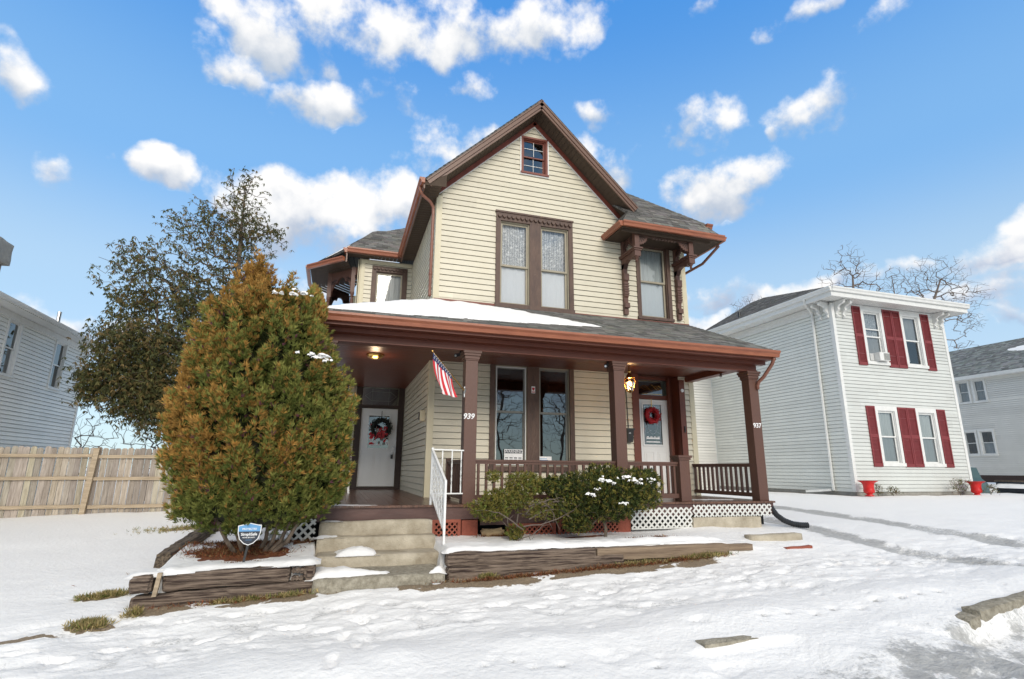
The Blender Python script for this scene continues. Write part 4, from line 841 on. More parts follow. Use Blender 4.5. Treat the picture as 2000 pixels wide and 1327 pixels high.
mb = MB(); mb.quad(DP(6.86, 2.36, -.3), DP(7.72, 2.36, -.3), DP(7.72, 2.74, -.3), DP(6.86, 2.74, -.3)); mb.build('room_shade', 'unlit_dark', tr)
mb = MB()
for s0 in (0, math.pi):
    pts = [DP(6.95+.6*i/40, 2.55+.07*math.sin(2*math.pi*i/20*.75+s0)*math.sin(math.pi*i/40)**.5, .006) for i in range(41)]; mb.tube(pts, .007, 5)
pts = [DP(6.99+.52*i/40, 2.55+.035*math.sin(2*math.pi*i/20*.75+1.57)*1.4, .008) for i in range(41)]; mb.tube(pts, .005, 5)
mb.bar(DP(7.0, 2.39, .004), DP(7.55, 2.39, .004), .008, .012); mb.bar(DP(6.92, 2.72, .004), DP(7.5, 2.72, .004), .008, .012); mb.build('scroll_glazing', 'brass', tr)
# --- door 939 (left, dark frame)
mb = MB(); pbox(mb, RW, .36, .53, 0, 2.87, -.06, .03); pbox(mb, RW, 1.54, 1.70, 0, 2.87, -.06, .03); pbox(mb, RW, .53, 1.54, 2.21, 2.30, -.06, .03); pbox(mb, RW, .53, 1.54, 2.82, 2.87, -.06, .03); pbox(mb, RW, .53, 1.54, -.01, .07, -.06, .05)
mb.build('door_frame', 'dark_wood', house)
RD = wallY(YR+.02)
d939 = door(.54, 1.53, .08, 2.20, RD, .74, 1.32, 1.10, 2.01, 'white door behind the evergreen, black wreath on its glass', panels=((.66, .96, .25, .95), (1.08, 1.38, .25, .95)))
mb = MB(); mb.quad(RD(.53, 2.30, 0), RD(1.54, 2.30, 0), RD(1.54, 2.82, 0), RD(.53, 2.82, 0)); tr2 = mb.build('transom_pane', 'glass_mirror', house)
mb = MB(); mb.quad(RD(.53, 2.3, -.3), RD(1.54, 2.3, -.3), RD(1.54, 2.82, -.3), RD(.53, 2.82, -.3)); mb.build('room_shade', 'unlit_dark', tr2)
mb = MB()
for a, b in (((.6, 2.56), (.78, 2.68)), ((.78, 2.68), (1.3, 2.68)), ((1.3, 2.68), (1.47, 2.56)), ((1.47, 2.56), (1.3, 2.42)), ((1.3, 2.42), (.78, 2.42)), ((.78, 2.42), (.6, 2.56)), ((.8, 2.3), (.8, 2.82)), ((1.26, 2.3), (1.26, 2.82))): mb.bar(RD(*a, .004), RD(*b, .004), .006, .01, up=(0, 1, 0))
mb.build('leaded_glazing', 'sash_grey', tr2)
mb = MB(); c_ = Vector(RD(1.44, 1.14, .03)); mb.tube([RD(1.44, 1.14, 0), RD(1.44, 1.14, .02)], .03, 12); mb.tube([RD(1.43, .98, 0), RD(1.43, .98, .05)], [.022, .03], 12); mb.build('door_knob', 'steel', d939)
mb = MB(); pbox(mb, RD, 1.40, 1.46, .82, .93, .02, .055); mb.tube([RD(1.41, .93, .035), RD(1.41, .97, .035), RD(1.45, .97, .035), RD(1.45, .93, .035)], .006, 5); mb.build('lock_box', 'black_plastic', d939)
# red, white and grey poster behind the door glass
mb = MB()
for i in range(40):
    x = .78+random.random()*.5; z = 1.16+random.random()*.78; r = .02+.05*random.random(); mb.cur = random.choice((0, 0, 1, 1, 2)); mb.prism([RD(x-r, z-r*.4, -.0095+.0002*i), RD(x+r*.7, z-r, -.0095+.0002*i), RD(x+r, z+r*.6, -.0095+.0002*i), RD(x-r*.2, z+r, -.0095+.0002*i)], (0, -.0001, 0))
mb.cur = 1; pbox(mb, RD, .80, 1.16, 1.18, 1.205, -.001, .0)
mb.build('door_poster', ['flag_red', 'flag_white', 'sash_grey'], d939)
# ================================================================= GROUND
def vnoise(x, y, seed=0):
    xi = np.floor(x).astype(np.int64); yi = np.floor(y).astype(np.int64); xf = x-xi; yf = y-yi
    def h(a, b):
        n = (a*374761393 + b*668265263 + seed*974711) & 0x7fffffff; n = ((n ^ (n >> 13))*1274126177) & 0x7fffffff; return ((n ^ (n >> 16)) & 0xffff)/65535.0
    u = xf*xf*xf*(xf*(xf*6-15)+10); v = yf*yf*yf*(yf*(yf*6-15)+10)
    return (h(xi, yi)*(1-u)+h(xi+1, yi)*u)*(1-v) + (h(xi, yi+1)*(1-u)+h(xi+1, yi+1)*u)*v
def fbm(x, y, oct=4, seed=0, gain=.5):
    s = 0; a = 1; t = 0
    for i in range(oct): s = s + a*vnoise(x*2**i, y*2**i, seed+i*17); t += a; a *= gain
    return s/t*2-1
def sstep(a, b, x): t = np.clip((x-a)/(b-a), 0, 1); return t*t*(3-2*t)
GX_ = np.array([-60, -12, -4, -2.2, -.2, 1.5, 6, 8.6, 12, 18, 26, 60.])
GY_ = np.array([-40, 3.4, 4.3, 5.6, 7.3, 9, 11, 13, 17, 25, 80.])
def s_(x): return -.895 + .034*(np.clip(x, -12, 14)-.5)
_rows = []
for yy in GY_:
    r = []
    for xx in GX_:
        s0 = float(s_(np.array(xx)))
        if yy <= 3.4: z = s0-.24
        elif yy < 5: z = s0-.10
        elif yy < 6: z = s0-.02
        elif yy < 8: z = s0
        elif yy < 10: z = {-60: -1.05, -12: -1.05, -4: -.95, -2.2: -.82, -.2: -.62, 1.5: -.55, 6: -.42, 8.6: -.46, 12: -.42, 18: -.34, 26: -.32, 60: -.3}[xx]
        elif yy < 12: z = {-60: -1, -12: -1, -4: -.86, -2.2: -.72, -.2: -.6, 1.5: -.55, 6: -.45, 8.6: -.40, 12: -.36, 18: -.28, 26: -.28, 60: -.2}[xx]
        elif yy < 15: z = {-60: -.95, -12: -.95, -4: -.76, -2.2: -.68, -.2: -.6, 1.5: -.55, 6: -.45, 8.6: -.36, 12: -.33, 18: -.27, 26: -.22, 60: .1}[xx]
        elif yy < 20: z = {-60: -.85, -12: -.85, -4: -.58, -2.2: -.56}.get(xx, -.28)
        else: z = -.7 if xx < -1 else (-.3 if xx < 20 else .1)
        r.append(z)
    _rows.append(r)
_rows = np.array(_rows)
def base_h(x, y):
    x = np.clip(x, -60, 60); y = np.clip(y, -40, 80)
    i = np.clip(np.searchsorted(GX_, x)-1, 0, len(GX_)-2); j = np.clip(np.searchsorted(GY_, y)-1, 0, len(GY_)-2)
    u = (x-GX_[i])/(GX_[i+1]-GX_[i]); v = (y-GY_[j])/(GY_[j+1]-GY_[j]); u = u*u*(3-2*u)*.5+u*.5
    return (_rows[j, i]*(1-u)+_rows[j, i+1]*u)*(1-v)+(_rows[j+1, i]*(1-u)+_rows[j+1, i+1]*u)*v
def bed_mask(x, y):
    left = sstep(-2.05, -1.9, x)*(1-sstep(-.22, -.16, x)); right = sstep(1.44, 1.50, x)*(1-sstep(5.6, 6.9, x))
    return left, right
_pr = random.Random(77); PITS = [(_pr.uniform(.2, 1.6)+.25*k_, 4.75-.1*k_+_pr.uniform(-.25, .25), _pr.uniform(.02, .04)) for k_ in range(6)] + [(_pr.uniform(-2.5, 8), _pr.uniform(4.35, 5.5), _pr.uniform(.015, .035)) for k_ in range(22)] + [(4.1+.3*k_, 4.75+.04*math.sin(k_*9), .035) for k_ in range(9)]
FEET = [(-3.2+.36*k_, 6.05+.11*(-1)**k_+.05*_pr.uniform(-1, 1)+.012*k_, _pr.uniform(-.2, .25)) for k_ in range(30)] + [(.1+.07*(-1)**k_+.05*k_, 4.5+.42*k_, 1.4+_pr.uniform(-.2, .2)) for k_ in range(6)] + [(6.9+.4*k_, 6.4-.08*k_+.1*(-1)**k_, _pr.uniform(-.4, .2)) for k_ in range(9)]
KERBS = [(5.6, 8.2, 4.0, 4.40, .14), (3.12, 3.85, 4.36, 4.32, .05)]
def ground_h(x, y, fine=True):
    x = np.asarray(x, float); y = np.asarray(y, float); z = base_h(x, y); L_, R_ = bed_mask(x, y)
    t = sstep(7.52, 7.62, y)
    bz_l = -.60 + .12*sstep(7.7, 8.9, y); bz_r = -.52 + .03*sstep(7.6, 9, y)
    near = 1-sstep(9.0, 9.6, y)
    z = z*(1-L_*t*near) + bz_l*L_*t*near; z = z*(1-R_*t*near) + bz_r*R_*t*near
    st = (sstep(-.22, -.12, x)*(1-sstep(1.40, 1.50, x)))*sstep(7.30, 7.40, y)*(1-sstep(9.3, 9.6, y)); z = z*(1-st) + (-1.0)*st     # hollow under the steps
    for kx0, kx1, ky0, ky1, dz in KERBS:
        yk = ky0+(ky1-ky0)*(x-kx0)/(kx1-kx0); inx = sstep(kx0-.25, kx0+.02, x)*(1-sstep(kx1-.02, kx1+.3, x)); fr_ = (1-sstep(yk-.05, yk+.03, y))*sstep(yk-.9, yk-.3, y)*inx; z = z-fr_*dz
    fr = 1-sstep(7.25, 7.5, y); open_ = 1-np.clip(L_*t+R_*t+st, 0, 1)
    if fine:
        lowf = .35+.65*sstep(4.9, 5.5, y); z = z + .05*fbm(x*.8+3, y*.8, 3, 1)*fr + \
            .022*fbm(x*1.9+.6*y, y*2.6+9, 4, 5, .6)*fr*lowf
        tr = sstep(5.2, 5.6, y)*(1-sstep(6.9, 7.3, y))            # the trodden pavement
        ridg = fbm(x*1.6+.35*y, y*6.5-.2*x, 4, 11, .6)
        z = z + tr*(.026*ridg - .03) + .010*fbm(x*5, y*9, 4, 21, .6)*(fr*.6*(.4+.6*tr)+.4*open_)
        foot = fbm(x*4.2, y*5.2, 2, 41); z = z - tr*.018*sstep(.14, .36, foot); pits = fbm(x*2.9+5, y*3.3, 2, 43); z = z - fr*(1-tr)*.018*sstep(.45, .62, pits)
        z = z + (1-fr)*(.03*fbm(x*1.1, y*1.1, 4, 31)+.008*fbm(x*7, y*7, 3, 33))
        # shovelled ridge between pavement and street; gutter slush at the right
        z = z + .06*np.exp(-((y-4.95-.1*fbm(x*1.2, y*0, 2, 51))/.28)**2)*(.6+.5*fbm(x*1.7, y*.6, 3, 52))
        st2 = (1-sstep(3.9, 4.5, y-.16*(x-6)*(x > 2)))*sstep(-1, 5, x); z = z + st2*.03*fbm(x*4, y*5, 5, 61, .7)
        for fx_, fy_, fa_ in FEET:
            near_ = (np.abs(x-fx_) < .4) & (np.abs(y-fy_) < .4); dx_, dy_ = x-fx_, y-fy_; ca_, sa_ = math.cos(fa_), math.sin(fa_); q_ = np.sqrt(((dx_*ca_+dy_*sa_)/.155)**2+((-dx_*sa_+dy_*ca_)/.062)**2); z = z - np.where(near_, .032*(1-sstep(.75, 1.05, q_))-.010*np.exp(-((q_-1.25)/.18)**2), 0)
        for px_, py_, pr_ in PITS:
            near_ = (np.abs(x-px_) < .2) & (np.abs(y-py_) < .2); q_ = ((x-px_)/(pr_*1.5))**2+((y-py_)/pr_)**2; z = z - np.where(near_, .035*np.exp(-q_), 0)
        # wheel tracks on the drive
        for cx0, k in ((8.75, .0), (10.9, .0)):
            d = np.abs(x - cx0 - .03*(y-9)**2*.5); z = z - .035*(1-sstep(.12, .3, d))*sstep(4.6, 5.4, y)*(1-sstep(16, 20, y))
    return z
def gh(x, y): return float(ground_h(np.array([float(x)]), np.array([float(y)]))[0])
def axis(segs):
    out = []
    for a, b, st in segs: n = max(1, round((b-a)/st)); out += [a+(b-a)*i/n for i in range(n)]
    return np.array(out+[segs[-1][1]])
ax = axis([(-300, -60, 30), (-60, -12, 3), (-12, -5, .3), (-5, -2.1, .06), (-2.1, 9.5, .034), (9.5, 14, .08), (14, 28, .3), (28, 60, 3), (60, 300, 30)])
ay = axis([(-300, -40, 30), (-40, -2, 3), (-2, 2.6, .3), (2.6, 8.6, .034), (8.6, 10, .08), (10, 18, .2), (18, 30, 1), (30, 80, 5), (80, 400, 30)])
XX, YY = np.meshgrid(ax, ay); ZZ = ground_h(XX.ravel(), YY.ravel()).reshape(XX.shape)
# wear masks: r = bare earth/litter, g = dirty slush, b = mulch
def masks(x, y, z):
    L_, R_ = bed_mask(x, y); n = fbm(x*2.2, y*4.5, 5, 71, .65); n2 = fbm(x*5, y*5, 4, 81, .65)
    bare = np.zeros_like(x)
    inY = sstep(7.02, 7.22, y+.10*n)*(1-sstep(7.5, 7.6, y)); bare = np.maximum(bare, inY*sstep(-2.4, -1.6, x)*(1-sstep(-.3, .1, x))*sstep(-.35, .1, n+.15))
    bare = np.maximum(bare, sstep(6.95, 7.2, y+.14*n)*(1-sstep(7.5, 7.6, y))*sstep(.4, 1.1, x)*(1-sstep(5.0, 6.0, x))*sstep(-.55, .0, n+n2*.6+.28))
    bare = np.maximum(bare, sstep(15.12, 15.32, y+.15*n)*(1-sstep(15.6, 15.8, y))*sstep(17.7, 17.9, x)*(1-sstep(24, 24.2, x))); bare = np.maximum(bare, sstep(17.6, 17.8, x+.1*n)*(1-sstep(18, 18.1, x))*sstep(15.1, 15.4, y)*(1-sstep(22, 23, y)))
    for cx, cy, rx, ry in ((-2.5, 8.0, .35, .15), (-2.25, 6.9, .22, .16), (-2.7, 13.3, .7, .35), (-3.1, 6.75, .9, .05)):
        bare = np.maximum(bare, sstep(.0, .5, 1-((x-cx)/rx)**2-((y-cy)/ry)**2+.8*n2))
    mulch = np.zeros_like(x)
    for cx, cy, rx, ry in ((-1.15, 8.3, .62, .38), (-1.0, 9.1, 1.0, .5), (4.9, 8.05, .65, .10), (2.6, 8.85, .35, .12), (4.0, 8.55, .5, .10), (-.95, 7.78, .42, .045)):
        mulch = np.maximum(mulch, sstep(.0, .45, 1-((x-cx)/rx)**2-((y-cy)/ry)**2+.9*n2))
    sl = (1-sstep(3.75, 4.5, y-.16*(x-6)*(x > 2)+.25*n))*sstep(.5, 5, x)*(.45+.55*sstep(-.4, .3, n2+n*.4))
    for cx0 in (8.75, 10.9):
        d = np.abs(x - cx0 - .015*(y-9)**2) + .26*n; sl = np.maximum(sl, (1-sstep(.10, .60, d))*(.85+.45*fbm(x*1.6, y*.9, 3, 97))*sstep(4.4, 5.0, y)*(1-sstep(12, 18, y)))
    tr = sstep(5.3, 5.7, y)*(1-sstep(6.9, 7.2, y)); foot = fbm(x*4.2, y*5.2, 2, 41); sl = np.maximum(sl, tr*.42*sstep(.2, .5, foot)); sl = np.maximum(sl, .35*sstep(.35, .6, fbm(x*1.1, y*2.2, 4, 95, .6))*(1-sstep(7, 7.3, y)))
    sl = np.maximum(sl, .3*sstep(.42, .6, fbm(x*2.4, y*9, 4, 91, .6))*tr)
    for px_, py_, pr_ in PITS:
        near_ = (np.abs(x-px_) < .2) & (np.abs(y-py_) < .2); q_ = ((x-px_)/(pr_*1.3))**2+((y-py_)/(pr_*.8))**2; sl = np.maximum(sl, np.where(near_, np.exp(-q_), 0))
    return np.stack([bare, sl, mulch, np.ones_like(x)], -1)
MK = masks(XX.ravel(), YY.ravel(), ZZ.ravel())
ny, nx = XX.shape; idx = np.arange(nx*ny).reshape(ny, nx)
F = np.stack([idx[:-1, :-1], idx[:-1, 1:], idx[1:, 1:], idx[1:, :-1]], -1).reshape(-1, 4)
me = bpy.data.meshes.new('snowy_ground'); me.vertices.add(nx*ny); me.vertices.foreach_set('co', np.stack([XX.ravel(), YY.ravel(), ZZ.ravel()], -1).ravel())
me.loops.add(F.size); me.loops.foreach_set('vertex_index', F.ravel()); me.polygons.add(len(F)); me.polygons.foreach_set('loop_start', np.arange(0, F.size, 4)); me.polygons.foreach_set('loop_total', np.full(len(F), 4)); me.polygons.foreach_set('use_smooth', np.ones(len(F), bool))
me.update(); me.validate(); ca = me.color_attributes.new('wear', 'FLOAT_COLOR', 'POINT'); ca.data.foreach_set('color', MK.ravel())
def ground_mat():
    m = bpy.data.materials.new('ground_snow'); m.use_nodes = True; nt = m.node_tree; N = nt.nodes.new; L = nt.links.new
    b = nt.nodes['Principled BSDF']; b.inputs['Specular IOR Level'].default_value = .3
    tc = N('ShaderNodeTexCoord'); at = N('ShaderNodeAttribute'); at.attribute_name = 'wear'; sp = N('ShaderNodeSeparateColor'); L(at.outputs['Color'], sp.inputs[0])
    def noise(sc, det=7, ro=.65, st=(1, 1, 1)):
        mp = N('ShaderNodeMapping'); mp.inputs[3].default_value = st; L(tc.outputs['Object'], mp.inputs[0]); n = N('ShaderNodeTexNoise'); L(mp.outputs[0], n.inputs[0]); n.inputs['Scale'].default_value = sc; n.inputs['Detail'].default_value = det; n.inputs['Roughness'].default_value = ro; return n
    def thr(src, nz, lo, hi, k=.6):
        a = N('ShaderNodeMath'); a.operation = 'MULTIPLY_ADD'; L(nz.outputs[0], a.inputs[0]); a.inputs[1].default_value = k; L(src, a.inputs[2]); s = N('ShaderNodeMath'); s.operation = 'SUBTRACT'; L(a.outputs[0], s.inputs[0]); s.inputs[1].default_value = k/2
        r = N('ShaderNodeMapRange'); r.interpolation_type = 'SMOOTHSTEP'; L(s.outputs[0], r.inputs[0]); r.inputs[1].default_value = lo; r.inputs[2].default_value = hi; return r.outputs[0]
    def mix(f, a, c):
        x = N('ShaderNodeMix'); x.data_type = 'RGBA'
        (L(f, x.inputs[0]) if not isinstance(f, float) else None)
        for i, v in ((6, a), (7, c)):
            if isinstance(v, tuple): x.inputs[i].default_value = (*v, 1)
            else: L(v, x.inputs[i])
        return x.outputs[2]
    nf = noise(26, 8, .7); nm = noise(5, 6); nb0 = noise(48, 8, .85); nb = N('ShaderNodeMapRange'); L(nb0.outputs[0], nb.inputs[0]); nb.inputs[1].default_value = .38; nb.inputs[2].default_value = .62; ns = noise(9, 8, .72, (1, 2.2, 1))
    snow = mix(nm.outputs[0], (.885, .875, .86), (.90, .89, .875))
    slush = mix(ns.outputs[0], (.30, .295, .28), (.72, .72, .71))
    litter = mix(nb.outputs[0], (.075, .045, .025), (.36, .27, .17)); lt_ = N('ShaderNodeMath'); lt_.operation = 'MULTIPLY'; L(noise(3.5).outputs[0], lt_.inputs[0]); lt_.inputs[1].default_value = .5; litter = mix(lt_.outputs[0], litter, (.30, .26, .20))
    mul = mix(nb.outputs[0], (.07, .025, .012), (.34, .13, .06))
    c = mix(thr(sp.outputs[1], nf, .30, .72, 1.5), snow, slush); c = mix(thr(sp.outputs[0], nf, .42, .58), c, litter); c = mix(thr(sp.outputs[2], nf, .42, .58), c, mul)
    L(c, b.inputs['Base Color']); b.inputs['Roughness'].default_value = .6
    bp = N('ShaderNodeBump'); bp.inputs['Strength'].default_value = .7; bp.inputs['Distance'].default_value = .03; L(noise(16, 9, .62).outputs[0], bp.inputs['Height'])
    bp2 = N('ShaderNodeBump'); bp2.inputs['Strength'].default_value = .9; bp2.inputs['Distance'].default_value = .04; L(noise(11, 9, .7, (1, 1.8, 1)).outputs[0], bp2.inputs['Height']); L(bp.outputs[0], bp2.inputs['Normal'])
    mu = N('ShaderNodeMath'); mu.operation = 'MULTIPLY'; L(sp.outputs[1], mu.inputs[0]); mu.inputs[1].default_value = 1.2; mu.use_clamp = True; L(mu.outputs[0], bp2.inputs['Strength']); L(bp2.outputs[0], b.inputs['Normal'])
    MATS['ground_snow'] = m; return m
me.materials.append(ground_mat()); go = bpy.data.objects.new('snowy_ground', me); C.objects.link(go); tag(go, 'trodden snow over the lawns, pavement and drive', None, kind='structure')
# ================================================================= STEPS AND TIMBERS
st = thing('front_steps', 'four worn concrete steps with melting snow leading up to the porch', 'steps', (.65, 8.0, -.9))
SX0, SX1 = -.19, 1.50
for i, (yf, z1, x0, x1) in enumerate(((8.80, -.205, SX0, SX1), (8.58, -.412, SX0-.02, SX1+.02), (8.13, -.60, SX0, SX1+.0), (7.36, -.752, SX0-.0, SX1-.06))):
    yb = (8.97, 8.80, 8.58, 8.13)[i]
    rough_box('step', 'concrete' if i < 3 else 'concrete_rough', st, x0, x1, yf, yb+.1 if i else yb, -1.05, z1, .07, .014, 10+i, sc=2.6, smooth=True)
def timber(name, label, cat, spans, mats, group=None, seed=0, bend=None, loc=None):
    o = thing(name, label, cat, loc or (spans[0][0], spans[0][2], spans[0][4]), group)
    for i, (x0, x1, y0, y1, z0, z1) in enumerate(spans): rough_box('timber', mats[i], o, x0, x1, y0, y1, z0, z1, .045, .02, seed+i*3, sc=5, bend=bend)
    return o
slope = lambda x: .034*(x-.5)
tl = thing('left_retaining_wall', 'cracked old timber bed edging left of the steps, split ends and a wooden stake', 'retaining wall', (-1.1, 7.4, -.98))
rough_box('timber', 'timber', tl, -2.07, -.16, 7.40, 7.60, -1.02, -.80, .045, .016, 1, sc=5, bend=lambda p: (p.x, p.y, p.z+.045*(p.x+1)))
rough_box('timber', 'timber', tl, -1.78, -.44, 7.42, 7.60, -.795, -.60, .04, .016, 4, sc=5, bend=lambda p: (p.x, p.y, p.z+.03*(p.x+1)))
rough_box('split_end', 'timber', tl, -2.10, -1.87, 7.38, 7.62, -.82, -.63, .035, .024, 7, sc=9)
rough_box('split_end', 'timber', tl, -.29, -.155, 7.40, 7.58, -.765, -.585, .035, .026, 9, sc=9)
for i in range(6): rough_box('rotten_chunk', 'timber', tl, -.43+.045*(i % 3), -.38+.05*(i % 3), 7.42, 7.50, -.77+.085*(i//3), -.70+.085*(i//3), .03, .014, 20+i, sc=12)
rough_box('stake', 'fence_rail', tl, -1.86, -1.81, 7.375, 7.43, -.85, -.60, .06, .004, 3, bend=lambda p: (p.x+.12*(p.z+.85), p.y, p.z))
tr_ = thing('right_retaining_wall', 'long stacked timber bed edging right of the steps, dark logs with a newer paler end', 'retaining wall', (3.5, 7.45, -.85))
rough_box('timber', 'timber', tr_, 1.47, 4.05, 7.40, 7.60, -.93, -.695, .05, .016, 31, sc=5, bend=lambda p: (p.x, p.y, p.z+.034*(p.x-1.47)))
rough_box('timber', 'timber', tr_, 1.46, 3.62, 7.415, 7.60, -.70, -.515, .05, .016, 34, sc=5)
o = rough_box('timber', 'timber_new', tr_, 3.63, 5.88, 7.42, 7.60, -.70, -.53, .06, .009, 37, sc=4); o['label'] = 'pale newer timber'
rough_box('timber', 'timber_new', tr_, 5.91, 6.40, 7.50, 7.66, -.66, -.56, .06, .008, 39, sc=4)
ts = thing('side_timber', 'weathered timber edging running back beside the evergreen bed', 'timber edging', (-2.2, 9.0, -.86))
def along(a, b):
    a, b = Vector(a), Vector(b); d = (b-a); L_ = d.length; d.normalize(); s = Vector((-d.y, d.x, 0)).normalized()
    return L_, lambda p: tuple(a + d*p.x + s*p.y + Vector((0, 0, p.z)))
for i, (a, b, w) in enumerate((((-2.18, 8.95, -.60), (-2.30, 12.4, -.52), .22), ((-2.26, 12.5, -.50), (-1.7, 13.6, -.46), .2))):
    L_, f = along(a, b); rough_box('timber', 'timber_side', ts, 0, L_, -w/2, w/2, -.26, .0, .06, .018, 51+i, sc=5, bend=f)
blk = tag(rebase(rough_box('concrete_block', 'concrete', None, 0, .98, 0, .22, -.2, 0, .07, .012, 61, bend=along((6.75, 7.95, -.50), (7.8, 7.8, -.46))[1], smooth=True), (7.25, 7.9, -.68)), 'wedge of old concrete kerb in the snow below the porch corner', 'concrete block')
tag(rebase(rough_box('brick_edging', 'brick_red', None, 0, .5, 0, .1, -.08, 0, .06, .01, 63, bend=along((7.0, 7.45, -.63), (7.55, 7.4, -.60))[1]), (7.25, 7.45, -.7)), 'short row of red brick edging half buried in snow', 'bricks')
# kerb stones
k1 = tag(rebase(rough_box('kerb_stone', 'concrete_rough', None, 0, .72, 0, .16, -.16, 0, .05, .010, 65, bend=along((3.12, 4.36, -.885), (3.84, 4.33, -.868))[1]), (3.5, 4.4, -1.0)), 'thin sliver of kerb showing through the foreground snow', 'kerb stone', 'kerb stones along the street')
k2 = tag(rebase(rough_box('kerb_stone', 'concrete_rough', None, 0, 2.3, 0, .17, -.3, 0, .05, .012, 66, bend=along((6.12, 4.10, -.745), (8.15, 4.42, -.68))[1]), (7, 4.2, -1.0)), 'big grey kerb block exposed at the right edge of the street', 'kerb stone', 'kerb stones along the street')
k3 = tag(rebase(rough_box('kerb_stone', 'concrete_rough', None, 0, .22, 0, .17, -.2, 0, .05, .012, 67, bend=along((5.88, 4.04, -.81), (6.09, 4.08, -.78))[1]), (5.8, 4.1, -1.0)), 'small broken kerb piece beside the big grey kerb block', 'kerb stone', 'kerb stones along the street')
st_ = tag(rebase(rough_box('boulder', 'stone_tan', None, 2.30, 2.68, 8.78, 8.98, -.60, -.36, .05, .05, 71, sc=4, smooth=True), (2.5, 8.88, -.6)), 'tan boulder wedged under the porch between the red lattice panels', 'boulder')
# snow lying on things
def snow_patch(poly, zf, label, th=.03, name='snow_patch', res=.035, seed=0, edge=.10):
    """melting patch: heightfield whose edge thins to nothing"""
    xs = [p[0] for p in poly]; ys = [p[1] for p in poly]
    ax_ = np.arange(min(xs)-.05, max(xs)+.05+res, res); ay_ = np.arange(min(ys)-.05, max(ys)+.05+res, res); X_, Y_ = np.meshgrid(ax_, ay_)
    P_ = np.array(poly); d = np.full(X_.shape, 1e9); ins = np.zeros(X_.shape, bool)
    for i in range(len(P_)):
        a, b = P_[i], P_[(i+1) % len(P_)]; ab = b-a; t = np.clip(((X_-a[0])*ab[0]+(Y_-a[1])*ab[1])/(ab@ab), 0, 1); d = np.minimum(d, np.hypot(X_-a[0]-t*ab[0], Y_-a[1]-t*ab[1]))
        c_ = (a[1] > Y_) != (b[1] > Y_); xi = (b[0]-a[0])*(Y_-a[1])/(b[1]-a[1]+1e-12)+a[0]; ins ^= c_ & (X_ < xi)
    sd_ = np.where(ins, d, -d) + .05*fbm(X_*5, Y_*5, 4, seed, .6)
    h = th*np.sqrt(np.clip(sd_/edge, 0, 1))*(1+.35*fbm(X_*4, Y_*4, 3, seed+3)) - .012
    Zb = np.vectorize(zf)(X_, Y_); Z_ = Zb+h
    m = MB(); n_x = len(ax_); keep = sd_ > -.02
    m.v = list(zip(X_.ravel().tolist(), Y_.ravel().tolist(), Z_.ravel().tolist()))
    for j in range(len(ay_)-1):
        for i in range(n_x-1):
            if keep[j, i] or keep[j+1, i] or keep[j, i+1] or keep[j+1, i+1]: a = j*n_x+i; m.f.append((a, a+1, a+n_x+1, a+n_x)); m.uv.append(None); m.mi.append(0); m.cols.append(None)
    used = sorted({i for f in m.f for i in f}); rm = {o: k for k, o in enumerate(used)}; m.v = [m.v[o] for o in used]; m.f = [tuple(rm[i] for i in f) for f in m.f]
    o = m.build(name, 'snow', None, smooth=True); return tag(rebase(o, (sum(xs)/len(xs), sum(ys)/len(ys), min(v[2] for v in m.v))), label, 'snow', None, 'stuff')
stepz = lambda x, y: -.205 if y > 8.80 else (-.412 if y > 8.58 else (-.60 if y > 8.13 else -.752))
snow_patch([(-.15, 8.81), (.12, 8.80), (.10, 8.93), (-.15, 8.93)], lambda x, y: -.207, 'thin snow in the corner of the top step', .02, seed=1)
snow_patch([(-.2, 8.60), (.14, 8.62), (.1, 8.75), (-.2, 8.75)], lambda x, y: -.412, 'small snow lump on the second step', .045, seed=2)
snow_patch([(.10, 8.14), (.62, 8.16), (.60, 8.50), (.34, 8.56), (.05, 8.5)], lambda x, y: -.60, 'thick clump of snow on the third step', .11, seed=3, edge=.2)
snow_patch([(-.22, 7.46), (.25, 7.44), (.72, 7.56), (.74, 7.66), (.35, 7.72), (.1, 8.02), (-.22, 8.05)], lambda x, y: -.755, 'broad snow drift across the left of the lowest step', .09, seed=4, edge=.15)
snow_patch([(1.24, 7.42), (1.46, 7.44), (1.50, 7.75), (1.38, 7.72)], lambda x, y: -.755, 'little snow heap on the right end of the lowest step', .13, seed=5, edge=.14)
snow_patch([(-.5, 8.93), (.45, 8.93), (.85, 8.99), (.3, 9.22), (-.2, 9.5), (-.55, 9.5)], lambda x, y: .0, 'wet snow film on the left front of the porch floor', .018, seed=6)
snow_patch([(6.6, 9.45), (7.6, 9.3), (7.9, 9.6), (7.3, 9.75), (6.7, 9.7)], lambda x, y: .0, 'thin snow on the porch floor by the right railing', .016, seed=7)
# snow slab over the bed edging timbers
def tz(x, y): return max(-.60+.03*(x+1)-.002, gh(x, max(y, 7.66))) if y > 7.45 else -.60+.03*(x+1)
snow_patch([(-2.12, 7.44), (-1.9, 7.48), (-1.75, 7.46), (-1.2, 7.50), (-.45, 7.46), (-.14, 7.44), (-.14, 7.85), (-.9, 7.85), (-2.15, 7.85)], lambda x, y: tz(x, y) if x > -1.8 else -.64, 'soft snow draped over the left bed edging', .05, seed=8, edge=.09)
snow_patch([(1.46, 7.50), (2.4, 7.50), (3.3, 7.54), (4.2, 7.60), (5.2, 7.68), (5.9, 7.72), (6.2, 7.9), (4, 8.0), (1.48, 8.1)], lambda x, y: max(-.515, gh(x, max(7.66, y))) if y < 7.66 else gh(x, y), 'smooth snow bank draped over the right bed edging', .07, seed=9, edge=.12)
